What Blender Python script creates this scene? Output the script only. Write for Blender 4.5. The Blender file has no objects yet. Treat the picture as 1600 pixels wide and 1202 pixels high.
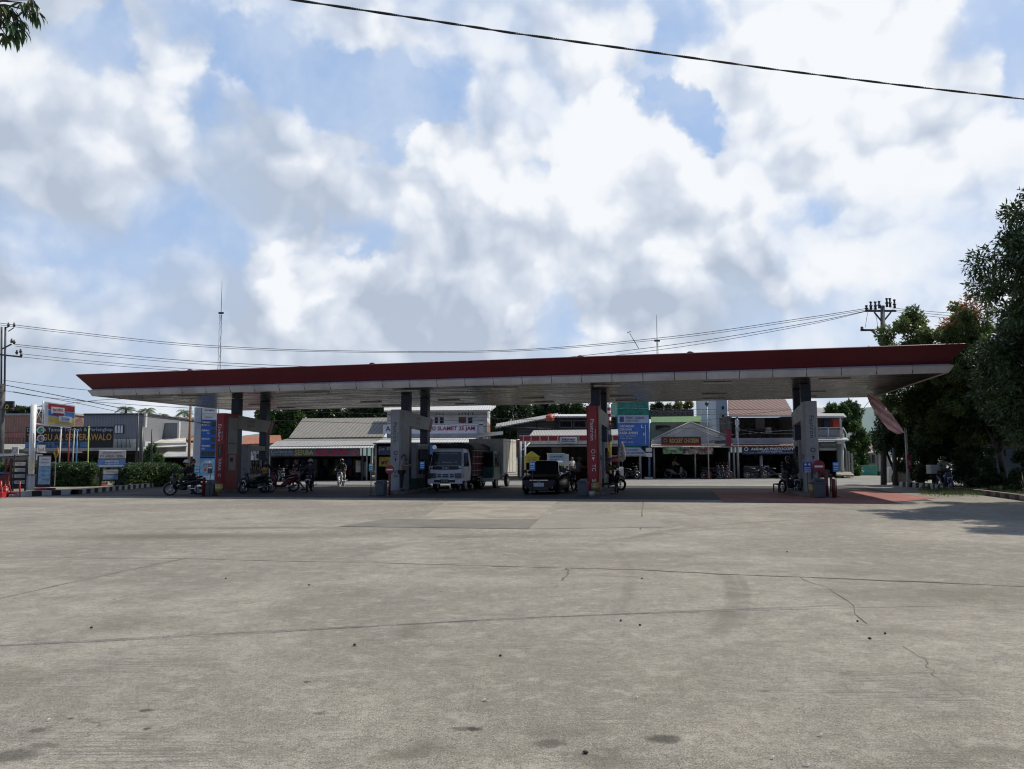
import bpy, bmesh, math, random
import numpy as np
from mathutils import Vector, Matrix
R = math.radians
SC = bpy.context.scene
COL = SC.collection
random.seed(7)

# ------------------------------------------------------------------ camera
F_PX, CX, CY, CAM_H = 1220.0, 800.0, 601.0, 1.65
PITCH, ROLL = R(5.40), R(0.30)
_f = Vector((0, math.cos(PITCH), math.sin(PITCH)))
_r0 = Vector((1, 0, 0)); _u0 = Vector((0, -math.sin(PITCH), math.cos(PITCH)))
_r = _r0 * math.cos(ROLL) - _u0 * math.sin(ROLL)
_u = _r0 * math.sin(ROLL) + _u0 * math.cos(ROLL)
cd = bpy.data.cameras.new('camera'); cam = bpy.data.objects.new('camera', cd); COL.objects.link(cam)
cam.matrix_world = Matrix(((_r.x, _u.x, -_f.x, 0), (_r.y, _u.y, -_f.y, 0), (_r.z, _u.z, -_f.z, CAM_H), (0, 0, 0, 1)))
cd.sensor_fit = 'HORIZONTAL'; cd.sensor_width = 36; cd.lens = F_PX / 1600 * 36
cd.clip_start = 0.1; cd.clip_end = 5000
SC.camera = cam

def ray(px, py):
    return _f + _r * ((px - CX) / F_PX) + _u * (-(py - CY) / F_PX)
def P(px, py, Y):
    """the point seen at photo position (px, py) that stands Y metres out"""
    d = ray(px, py); return Vector((0, 0, CAM_H)) + d * (Y / d.y)
def G(px, py, z=0.0):
    d = ray(px, py); t = (z - CAM_H) / d.z; return Vector((0, 0, CAM_H)) + d * t
def X(px, Y, py=720): return P(px, py, Y).x
def Z(py, Y, px=800): return P(px, py, Y).z

# ------------------------------------------------------------------ light
SUN = Vector((3.6, 1.9, 5.7)).normalized()
sun_el = math.asin(SUN.z); sun_az = math.atan2(SUN.x, SUN.y)
sd = bpy.data.lights.new('sun', 'SUN'); so = bpy.data.objects.new('sun', sd); COL.objects.link(so)
sd.energy = 4.3; sd.angle = R(0.6); sd.color = (1.0, 0.93, 0.82)
so.rotation_euler = SUN.to_track_quat('Z', 'Y').to_euler()
SC.view_settings.view_transform = 'Standard'; SC.view_settings.look = 'None'
SC.view_settings.exposure = 0; SC.view_settings.gamma = 1
SC.cycles.use_denoising = True; SC.cycles.pixel_filter_type = 'BLACKMAN_HARRIS'; SC.cycles.filter_width = 1.15
SC.cycles.max_bounces = 6; SC.cycles.diffuse_bounces = 3; SC.cycles.transparent_max_bounces = 12
SC.cycles.sample_clamp_indirect = 4

class NT:
    """small node-tree writer"""
    def __init__(s, nt): s.nt = nt; nt.nodes.clear()
    def n(s, typ, **kw):
        nd = s.nt.nodes.new(typ)
        for k, v in kw.items(): setattr(nd, k, v)
        return nd
    def set(s, sock, v):
        if isinstance(v, bpy.types.NodeSocket): s.nt.links.new(v, sock)
        else: sock.default_value = v
    def m(s, op, a, b=0.0, c=None, clamp=False):
        nd = s.n('ShaderNodeMath', operation=op, use_clamp=clamp)
        s.set(nd.inputs[0], a); s.set(nd.inputs[1], b)
        if c is not None: s.set(nd.inputs[2], c)
        return nd.outputs[0]
    def vm(s, op, a, b=None, sc=None):
        nd = s.n('ShaderNodeVectorMath', operation=op)
        s.set(nd.inputs[0], a)
        if b is not None: s.set(nd.inputs[1], b)
        if sc is not None: s.set(nd.inputs['Scale'], sc)
        return nd.outputs['Value' if op in ('DOT_PRODUCT', 'LENGTH') else 'Vector']
    def mr(s, v, a, b, c=0.0, d=1.0, smooth=True):
        nd = s.n('ShaderNodeMapRange', interpolation_type='SMOOTHSTEP' if smooth else 'LINEAR')
        for i, q in enumerate((v, a, b, c, d)): s.set(nd.inputs[i], q)
        return nd.outputs[0]
    def noise(s, vec, scale, detail=4, rough=0.5, dist=0.0, color=False):
        nd = s.n('ShaderNodeTexNoise')
        if vec is not None: s.set(nd.inputs['Vector'], vec)
        nd.inputs['Scale'].default_value = scale; nd.inputs['Detail'].default_value = detail
        nd.inputs['Roughness'].default_value = rough; nd.inputs['Distortion'].default_value = dist
        return nd.outputs['Color' if color else 0]
    def mix(s, f, a, b, bt='MIX'):
        nd = s.n('ShaderNodeMix', data_type='RGBA', blend_type=bt)
        s.set(nd.inputs[0], f)
        for sock, v in ((nd.inputs[6], a), (nd.inputs[7], b)):
            if isinstance(v, (tuple, list)): v = tuple(v)[:3] + (1,)
            s.set(sock, v)
        return nd.outputs[2]

# ------------------------------------------------------------------ sky with clouds (world)
world = bpy.data.worlds.new('World'); SC.world = world; world.use_nodes = True
w = NT(world.node_tree)
geo = w.n('ShaderNodeTexCoord'); D = w.vm('NORMALIZE', geo.outputs['Generated'])
sky = w.n('ShaderNodeTexSky', sky_type='NISHITA'); sky.sun_disc = False
sky.sun_elevation = sun_el; sky.sun_rotation = sun_az; sky.air_density = 1.0; sky.dust_density = 1.6; sky.ozone_density = 1.0
def sdir(px, py): return tuple(ray(px, py).normalized())
# clouds live in direction space; edges are ragged by displacing the direction with fractal noise
world.cycles.sampling_method = 'MANUAL'; world.cycles.sample_map_resolution = 256
n1 = w.noise(D, 3.2, 6, 0.6, color=True)
n2 = w.noise(D, 13.0, 5, 0.6, color=True)
off = w.vm('SCALE', w.vm('SUBTRACT', n1, (0.5, 0.5, 0.5)), sc=0.24)
off2 = w.vm('SCALE', w.vm('SUBTRACT', n2, (0.5, 0.5, 0.5)), sc=0.07)
Q = w.vm('NORMALIZE', w.vm('ADD', w.vm('ADD', D, off), off2))
def blobs(lst):
    tot = None
    for (px, py, rad, wt) in lst:
        a = rad / F_PX
        dot = w.vm('DOT_PRODUCT', Q, sdir(px, py))
        v = w.mr(dot, math.cos(a * 1.5), math.cos(a * 0.2), 0.0, wt)
        tot = v if tot is None else w.m('ADD', tot, v)
    return tot
holes = blobs([(320, 25, 42, .7), (365, 55, 48, .9), (420, 95, 52, 1.0), (415, 150, 38, .8), (480, 155, 50, .8), (530, 165, 50, .8), (575, 195, 55, 1.0), (620, 215, 42, .8), (690, 165, 42, .7), (640, 180, 40, .8), (600, 245, 36, .8), (660, 200, 36, .6),
    (455, 55, 40, .6), (300, 140, 30, .6), (325, 180, 28, .4), (160, 60, 36, .5), (240, 335, 42, .45), (215, 395, 34, .4), (285, 352, 34, .4), (30, 320, 60, .15), (90, 370, 60, .18), (60, 430, 70, .18), (170, 420, 50, .15), (360, 365, 32, .4), (515, 370, 34, .5), (560, 400, 30, .2),
    (855, 275, 26, .6), (1025, 115, 32, .7), (1045, 160, 34, .9), (1085, 160, 28, .6), (1020, 60, 24, .3), (1120, 120, 24, .3), (1560, 20, 60, .9), (1590, 100, 44, .6), (1530, 150, 24, .25), (1275, 365, 42, .45), (1290, 320, 32, .4), (1050, 20, 40, .5),
    (885, 500, 40, .35), (855, 440, 30, .25), (100, 500, 50, .3), (200, 570, 70, .3), (1110, 545, 90, .35), (1400, 520, 60, .3), (900, 450, 30, .2)])
bright = blobs([(255, 55, 40, .7), (262, 100, 38, .5), (270, 150, 42, .5), (240, 200, 45, .35), (300, 300, 50, .45), (660, 240, 36, .8), (700, 262, 36, .6), (640, 255, 26, .5), (50, 40, 90, .4), (90, 150, 80, .35), (110, 240, 50, .3), (230, 270, 60, .4),
    (560, 50, 60, .5), (600, 90, 45, .5), (650, 125, 36, .5), (345, 95, 20, .5), (820, 60, 70, .3), (960, 60, 60, .5), (990, 150, 45, .5), (960, 210, 60, .35), (480, 372, 30, .9), (425, 385, 26, .7), (510, 440, 42, .9), (480, 475, 44, .7), (555, 440, 30, .7), (430, 545, 45, .6), (500, 540, 40, .4),
    (15, 480, 70, .5), (150, 540, 60, .4), (820, 470, 26, .9), (822, 510, 26, .7), (840, 290, 30, .5), (820, 320, 34, .4), (955, 500, 36, .5), (980, 520, 30, .4), (1060, 240, 110, .3), (1250, 120, 150, .45), (1400, 150, 150, .45), (1450, 300, 140, .35),
    (1250, 230, 120, .3), (1225, 455, 30, .8), (1255, 480, 30, .5), (1330, 420, 50, .5), (1410, 430, 50, .4), (1430, 340, 40, .4), (1130, 60, 60, .4), (780, 290, 40, .25), (1080, 370, 70, .3), (1180, 330, 70, .3)])
dark = blobs([(470, 250, 80, .5), (410, 230, 60, .4), (530, 290, 80, .5), (640, 400, 100, .45), (400, 290, 60, .3), (330, 510, 80, .4), (700, 480, 110, .5), (560, 520, 70, .4), (760, 400, 70, .4), (390, 470, 50, .4),
    (1090, 445, 110, 1.0), (1170, 440, 80, .9), (960, 430, 70, .45), (1000, 500, 90, .4), (900, 240, 50, .15), (1000, 350, 60, .3), (150, 330, 80, .4), (300, 440, 80, .35), (60, 560, 130, .5), (1400, 570, 110, .15), (200, 460, 80, .35), (840, 180, 80, .15), (1320, 260, 50, .1), (640, 560, 90, .4), (240, 590, 90, .4)])
def billow(v, sc, det):
    nd = w.n('ShaderNodeTexVoronoi', feature='F1'); w.set(nd.inputs['Vector'], v); nd.inputs['Scale'].default_value = sc; nd.inputs['Detail'].default_value = det; nd.inputs['Roughness'].default_value = .62; 
    return w.m('SUBTRACT', 1.0, nd.outputs['Distance'])
wob = w.vm('ADD', D, w.vm('SCALE', w.vm('SUBTRACT', n1, (0.5, 0.5, 0.5)), sc=0.10))
b0 = billow(wob, 7.0, 2.6); b1_ = billow(w.vm('ADD', wob, tuple(SUN * .030)), 7.0, 1.6)
fb = w.noise(D, 4.0, 7, 0.56)
dens = w.m('SUBTRACT', w.m('ADD', 0.87, w.m('MULTIPLY', w.m('SUBTRACT', fb, .5), 1.15)), w.m('MULTIPLY', w.m('MINIMUM', holes, 1.1), 0.76))
dens = w.m('ADD', dens, w.m('MULTIPLY', w.m('SUBTRACT', b0, .5), .42))
dens = w.m('ADD', w.m('ADD', dens, w.m('MULTIPLY', w.m('MINIMUM', bright, 1.0), .50)), w.m('MULTIPLY', dark, .22))
soft = w.mr(w.noise(D, 2.3, 2), .40, .6, .34, 1.05)
cover = w.mr(dens, 0.08, w.m('ADD', .16, soft))
relief = w.m('MULTIPLY', w.m('SUBTRACT', b0, b1_), 1.3)
lum = w.m('ADD', w.m('ADD', 0.705, relief), w.m('MULTIPLY', w.m('SUBTRACT', fb, .5), .62))
lum = w.m('ADD', lum, w.m('MULTIPLY', w.m('MINIMUM', bright, 1.1), 0.26))
lum = w.m('SUBTRACT', lum, w.m('MULTIPLY', w.m('MINIMUM', dark, 1.0), 0.25))
glow = w.mr(w.vm('DOT_PRODUCT', D, tuple(Vector(sdir(1330, 60)))), math.cos(R(40)), math.cos(R(6)), 0.0, .30)
lum = w.m('ADD', lum, glow)
ramp = w.n('ShaderNodeValToRGB'); w.set(ramp.inputs[0], lum)
els = ramp.color_ramp.elements
els[0].position = 0.12; els[0].color = (.47, .545, .665, 1)
els[1].position = 1.0; els[1].color = (.92, .945, .98, 1)
for p_, c_ in ((.42, (.59, .655, .765, 1)), (.66, (.71, .765, .86, 1)), (.84, (.84, .88, .94, 1))):
    e_ = els.new(p_); e_.color = c_
skyc = w.vm('MULTIPLY', sky.outputs[0], (0.105, 0.115, 0.135))
# thin veil over the blue, thicker in places
veil = w.mix(0.78, skyc, (.41, .57, .84))
veil = w.mix(w.m('ADD', w.mr(w.noise(D, 6.5, 5, .6), .40, .66, 0, .55), w.m('MULTIPLY', dark, .3), clamp=True), veil, (.62, .71, .86))
hz = w.n('ShaderNodeSeparateXYZ'); w.set(hz.inputs[0], D)
col = w.mix(cover, veil, ramp.outputs[0])
low = w.mr(hz.outputs[2], -0.02, 0.20, .5, 0.0)
col = w.mix(low, col, (.60, .67, .76))
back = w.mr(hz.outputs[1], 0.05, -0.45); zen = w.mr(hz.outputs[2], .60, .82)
clear = w.m('MULTIPLY', w.m('MAXIMUM', back, zen), .85)  # out-of-view sky behind and overhead is darkened to cut the fill light
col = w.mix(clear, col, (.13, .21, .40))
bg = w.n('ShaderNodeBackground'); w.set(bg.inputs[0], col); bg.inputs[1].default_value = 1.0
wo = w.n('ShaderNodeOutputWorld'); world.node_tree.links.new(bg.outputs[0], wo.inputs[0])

# ------------------------------------------------------------------ materials
MATS = {}
def mat(name, col, rough=0.7, var=0.12, scale=3.0, metal=0.0, bump=0.0, bscale=30.0, emit=None, col2=None, dirt=0.0, alpha=None, coat=0.0, spec=None):
    if name in MATS: return MATS[name]
    m = bpy.data.materials.new(name); m.use_nodes = True; t = NT(m.node_tree)
    b = t.n('ShaderNodeBsdfPrincipled'); o = t.n('ShaderNodeOutputMaterial')
    tc = t.n('ShaderNodeTexCoord').outputs['Object']
    nz = t.noise(tc, scale, 6, 0.6)
    c2 = col2 if col2 else tuple(c * (1 - var * 2.2) for c in col)
    c1 = col if col2 else tuple(min(1, c * (1 + var)) for c in col)
    fac = t.mr(nz, 0.35, 0.68)
    c = t.mix(fac, c1, c2)
    if dirt:
        nd = t.noise(tc, scale * 0.35 + .3, 8, 0.7)
        c = t.mix(t.mr(nd, .5, .75, 0, dirt), c, (.07, .06, .05))
    t.set(b.inputs['Base Color'], c); b.inputs['Metallic'].default_value = metal
    t.set(b.inputs['Roughness'], t.m('ADD', rough - .06, t.m('MULTIPLY', nz, .12)))
    if spec is not None: b.inputs['Specular IOR Level'].default_value = spec
    if coat: b.inputs['Coat Weight'].default_value = coat
    if bump:
        bp = t.n('ShaderNodeBump'); bp.inputs['Strength'].default_value = bump; bp.inputs['Distance'].default_value = .02
        t.set(bp.inputs['Height'], t.noise(tc, bscale, 5, .6)); m.node_tree.links.new(bp.outputs[0], b.inputs['Normal'])
    if emit:
        b.inputs['Emission Color'].default_value = tuple(emit[:3]) + (1,); b.inputs['Emission Strength'].default_value = emit[3]
    if alpha is not None: b.inputs['Alpha'].default_value = alpha
    m.node_tree.links.new(b.outputs[0], o.inputs[0]); MATS[name] = m
    return m
def stripes(name, c1, c2, axis, period, duty=.5, rough=.7, bump=0.0, dirt=.2, soft=.06, extra=None):
    """material with regular bands (tiles, corrugation, painted kerb) along a local axis"""
    if name in MATS: return MATS[name]
    m = bpy.data.materials.new(name); m.use_nodes = True; t = NT(m.node_tree)
    b = t.n('ShaderNodeBsdfPrincipled'); o = t.n('ShaderNodeOutputMaterial')
    tc = t.n('ShaderNodeTexCoord').outputs['Object']
    sp = t.n('ShaderNodeSeparateXYZ'); t.set(sp.inputs[0], tc)
    wob = t.m('MULTIPLY', t.m('SUBTRACT', t.noise(tc, .9, 3), .5), period * .25)
    fr = t.m('FRACT', t.m('DIVIDE', t.m('ADD', sp.outputs['XYZ'.index(axis)], wob), period))
    tri = t.m('ABSOLUTE', t.m('SUBTRACT', fr, .5))
    f = t.mr(tri, duty / 2 - soft, duty / 2 + soft)
    nz = t.noise(tc, 2.2, 8, .65); nf = t.noise(tc, 14, 6, .6)
    c = t.mix(f, c1, c2)
    if extra:
        ax2, p2, cc = extra
        fr2 = t.m('FRACT', t.m('DIVIDE', sp.outputs['XYZ'.index(ax2)], p2))
        c = t.mix(t.mr(fr2, .86, .95, 0, .8), c, cc)
    c = t.mix(t.mr(nf, .35, .75, 0, .35), c, tuple(x * .55 for x in c2[:3]))
    c = t.mix(t.mr(nz, .48, .72, 0, dirt), c, (.06, .055, .05))
    t.set(b.inputs['Base Color'], c); b.inputs['Roughness'].default_value = rough
    if bump:
        bp = t.n('ShaderNodeBump'); bp.inputs['Strength'].default_value = bump; bp.inputs['Distance'].default_value = .04
        t.set(bp.inputs['Height'], f); m.node_tree.links.new(bp.outputs[0], b.inputs['Normal'])
    m.node_tree.links.new(b.outputs[0], o.inputs[0]); MATS[name] = m
    return m
def leafmat(name, c1, c2, trans=.25, c3=None):
    if name in MATS: return MATS[name]
    m = bpy.data.materials.new(name); m.use_nodes = True; t = NT(m.node_tree)
    b = t.n('ShaderNodeBsdfPrincipled'); o = t.n('ShaderNodeOutputMaterial')
    g = t.n('ShaderNodeNewGeometry'); rnd = g.outputs['Random Per Island']
    c = t.mix(rnd, c1, c2)
    if c3: c = t.mix(t.m('GREATER_THAN', rnd, .9), c, c3)
    tc = t.n('ShaderNodeTexCoord').outputs['Object']
    c = t.mix(t.mr(t.noise(tc, 1.1, 3), .4, .65, 0, .5), c, tuple(x * 1.5 for x in c2))
    t.set(b.inputs['Base Color'], c); b.inputs['Roughness'].default_value = .42
    tr = t.n('ShaderNodeBsdfTranslucent'); t.set(tr.inputs[0], c)
    mx = t.n('ShaderNodeMixShader'); mx.inputs[0].default_value = trans
    m.node_tree.links.new(b.outputs[0], mx.inputs[1]); m.node_tree.links.new(tr.outputs[0], mx.inputs[2])
    m.node_tree.links.new(mx.outputs[0], o.inputs[0]); MATS[name] = m
    return m

# ------------------------------------------------------------------ mesh helpers
class MB:
    def __init__(s): s.v = []; s.f = []; s.mi = []; s.sm = []
    def add(s, vs, fs, mi=0, smooth=False):
        k = len(s.v); s.v += [tuple(v) for v in vs]
        for f in fs: s.f.append(tuple(i + k for i in f)); s.mi.append(mi); s.sm.append(smooth)
        return s
    def box(s, c, d, rz=0, mi=0, top=(1, 1), rx=0, ry=0):
        hx, hy, hz = d[0] / 2, d[1] / 2, d[2] / 2
        M = Matrix.Rotation(rz, 3, 'Z') @ Matrix.Rotation(ry, 3, 'Y') @ Matrix.Rotation(rx, 3, 'X')
        vs = []
        for z in (-1, 1):
            tx, ty = (top if z > 0 else (1, 1))
            for (x, y) in ((-1, -1), (1, -1), (1, 1), (-1, 1)):
                vs.append(M @ Vector((x * hx * tx, y * hy * ty, z * hz)) + Vector(c))
        return s.add(vs, [(3, 2, 1, 0), (4, 5, 6, 7), (0, 1, 5, 4), (1, 2, 6, 5), (2, 3, 7, 6), (3, 0, 4, 7)], mi)
    def bb(s, x0, x1, y0, y1, z0, z1, mi=0): return s.box(((x0 + x1) / 2, (y0 + y1) / 2, (z0 + z1) / 2), (x1 - x0, y1 - y0, z1 - z0), mi=mi)
    def poly(s, pts, mi=0): return s.add(pts, [tuple(range(len(pts)))], mi)
    def prism(s, pts, vec, mi=0):
        n = len(pts); vec = Vector(vec)
        vs = [Vector(p) for p in pts] + [Vector(p) + vec for p in pts]
        fs = [tuple(range(n))[::-1], tuple(range(n, 2 * n))] + [(i, (i + 1) % n, n + (i + 1) % n, n + i) for i in range(n)]
        return s.add(vs, fs, mi)
    def cyl(s, a, b, r0, r1=None, n=10, mi=0, cap=True, smooth=True):
        a, b = Vector(a), Vector(b); r1 = r0 if r1 is None else r1
        d = (b - a); q = d.to_track_quat('Z', 'Y') if d.length > 1e-9 else Matrix.Identity(3).to_quaternion()
        vs = []
        for (c, r) in ((a, r0), (b, r1)):
            for i in range(n):
                t = 2 * math.pi * i / n; vs.append(c + q @ Vector((r * math.cos(t), r * math.sin(t), 0)))
        s.add(vs, [(i, (i + 1) % n, n + (i + 1) % n, n + i) for i in range(n)], mi, smooth)
        if cap: s.add(vs, [tuple(range(n))[::-1], tuple(range(n, 2 * n))], mi)
        return s
    def tube(s, pts, r, n=6, mi=0):
        for i in range(len(pts) - 1):
            ra = r[i] if isinstance(r, (list, tuple)) else r; rb = r[i + 1] if isinstance(r, (list, tuple)) else r
            s.cyl(pts[i], pts[i + 1], ra, rb, n, mi)
        return s
    def sphere(s, c, r, nu=12, nv=8, mi=0, z0=-1.0, z1=1.0):
        rr = (r, r, r) if not isinstance(r, (tuple, list)) else r; vs = []
        for j in range(nv + 1):
            ph = math.asin(z0) + (math.asin(z1) - math.asin(z0)) * j / nv
            for i in range(nu):
                t = 2 * math.pi * i / nu
                vs.append((c[0] + rr[0] * math.cos(ph) * math.cos(t), c[1] + rr[1] * math.cos(ph) * math.sin(t), c[2] + rr[2] * math.sin(ph)))
        return s.add(vs, [(j * nu + i, j * nu + (i + 1) % nu, (j + 1) * nu + (i + 1) % nu, (j + 1) * nu + i) for j in range(nv) for i in range(nu)], mi, True)
    def torus(s, c, R_, r, axis='Y', nu=24, nv=8, mi=0, sq=1.0):
        vs = []
        for i in range(nu):
            t = 2 * math.pi * i / nu
            for j in range(nv):
                p = 2 * math.pi * j / nv; rad = R_ + r * math.cos(p); h = r * math.sin(p) * sq
                q = {'Y': (rad * math.cos(t), h, rad * math.sin(t)), 'X': (h, rad * math.cos(t), rad * math.sin(t)), 'Z': (rad * math.cos(t), rad * math.sin(t), h)}[axis]
                vs.append((c[0] + q[0], c[1] + q[1], c[2] + q[2]))
        return s.add(vs, [(i * nv + j, i * nv + (j + 1) % nv, ((i + 1) % nu) * nv + (j + 1) % nv, ((i + 1) % nu) * nv + j) for i in range(nu) for j in range(nv)], mi, True)
    def loft(s, rings, mi=0, cap=True, smooth=True):
        n = len(rings[0]); vs = [p for r in rings for p in r]
        s.add(vs, [(k * n + i, k * n + (i + 1) % n, (k + 1) * n + (i + 1) % n, (k + 1) * n + i) for k in range(len(rings) - 1) for i in range(n)], mi, smooth)
        if cap: s.add(rings[0], [tuple(range(n))[::-1]], mi); s.add(rings[-1], [tuple(range(n))], mi)
        return s
    def build(s, name, m, parent=None, loc=None, bevel=0, rz=None):
        me = bpy.data.meshes.new(name); me.from_pydata(s.v, [], s.f)
        for mm in (m if isinstance(m, (list, tuple)) else [m]): me.materials.append(mm)
        me.polygons.foreach_set('material_index', s.mi); me.polygons.foreach_set('use_smooth', s.sm)
        bm = bmesh.new(); bm.from_mesh(me)
        bmesh.ops.remove_doubles(bm, verts=bm.verts, dist=1e-5)
        bmesh.ops.recalc_face_normals(bm, faces=bm.faces)
        if bevel: bmesh.ops.bevel(bm, geom=[e for e in bm.edges if len(e.link_faces) == 2 and e.calc_face_angle(0) > .5], offset=bevel, segments=2, affect='EDGES', profile=.6)
        bm.to_mesh(me); bm.free(); me.update()
        o = bpy.data.objects.new(name, me); COL.objects.link(o)
        if parent: o.parent = parent
        if loc is not None: o.location = loc
        if rz is not None: o.rotation_euler.z = rz
        return o
def tag(o, label=None, cat=None, group=None, kind=None):
    if label: o['label'] = label
    if cat: o['category'] = cat
    if group: o['group'] = group
    if kind: o['kind'] = kind
    return o
def thing(name, label, cat, loc=(0, 0, 0), rz=0, group=None):
    o = bpy.data.objects.new(name, None); COL.objects.link(o); o.location = loc; o.rotation_euler = (0, 0, rz); o.empty_display_size = .2
    return tag(o, label, cat, group)
def kids(o): return [c for c in bpy.data.objects if c.parent == o]
def copy_tree(o, parent=None):
    c = o.copy(); COL.objects.link(c)
    if parent: c.parent = parent
    for k in kids(o): copy_tree(k, c)
    return c
def again(o, loc, rz=None, label=None, group=None):
    c = copy_tree(o); c.location = loc
    if rz is not None: c.rotation_euler.z = rz
    return tag(c, label, None, group)
def text(name, body, parent, m, cx, cz, wd, ht, y=-.01, ext=.003, rot90=0, side=None, bold=0.0, label=None):
    """lettering as a mesh, standing in the local XZ plane facing -Y, fitted into wd x ht; rot90=-1 reads downwards; side turns it to face +-X"""
    cu = bpy.data.curves.new('t', 'FONT'); cu.body = body; cu.size = 1; cu.extrude = 0; cu.offset = bold; cu.resolution_u = 2
    ob = bpy.data.objects.new('t', cu); me = bpy.data.meshes.new_from_object(ob); bpy.data.objects.remove(ob)
    n = len(me.vertices)
    co = np.zeros(n * 3); me.vertices.foreach_get('co', co); co = co.reshape(-1, 3)
    lo, hi = co.min(0), co.max(0); a = (co - (lo + hi) / 2); d = np.maximum(hi - lo, 1e-6)
    if rot90: W_, H_ = ht, wd
    else: W_, H_ = wd, ht
    x = a[:, 0] * W_ / d[0]; z = a[:, 1] * H_ / d[1]
    if rot90: x, z = (z, -x) if rot90 < 0 else (-z, x)
    out = np.zeros((n, 3))
    if side is None: out[:, 0] = x + cx; out[:, 1] = y; out[:, 2] = z + cz
    else: out[:, 0] = y; out[:, 1] = (x if side > 0 else -x) + cx; out[:, 2] = z + cz
    me.vertices.foreach_set('co', out.ravel()); me.materials.clear(); me.materials.append(m); me.update()
    o = bpy.data.objects.new(name, me); COL.objects.link(o); o.parent = parent; me.name = name
    return o

M_white = mat('white_paint', (.72, .72, .70), .45, .05)
M_black = mat('black_paint', (.02, .02, .022), .45, .1)
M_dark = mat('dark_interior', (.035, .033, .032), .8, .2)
M_metal = mat('galvanised_metal', (.38, .39, .40), .4, .1, metal=.7)
M_darkmetal = mat('dark_metal', (.06, .062, .065), .45, .1, metal=.5)
M_rubber = mat('rubber', (.018, .018, .018), .75, .15)
M_glass = mat('dark_glass', (.012, .014, .016), .06, .02, spec=.6)
M_red = mat('red_paint', (.48, .025, .03), .4, .08)
M_wood = mat('weathered_wood', (.14, .10, .07), .8, .2)
M_conc = mat('grey_concrete', (.27, .26, .24), .85, .12, dirt=.25)
# ------------------------------------------------------------------ ground
EA = R(-13.3); E_ = Vector((math.cos(EA), math.sin(EA), 0)); N_ = Vector((-math.sin(EA), math.cos(EA), 0))
S3 = Vector((X(927, 35.4), 35.4, 0))
def L(s, t, z=0): return S3 + E_ * s + N_ * t + Vector((0, 0, z))

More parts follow.
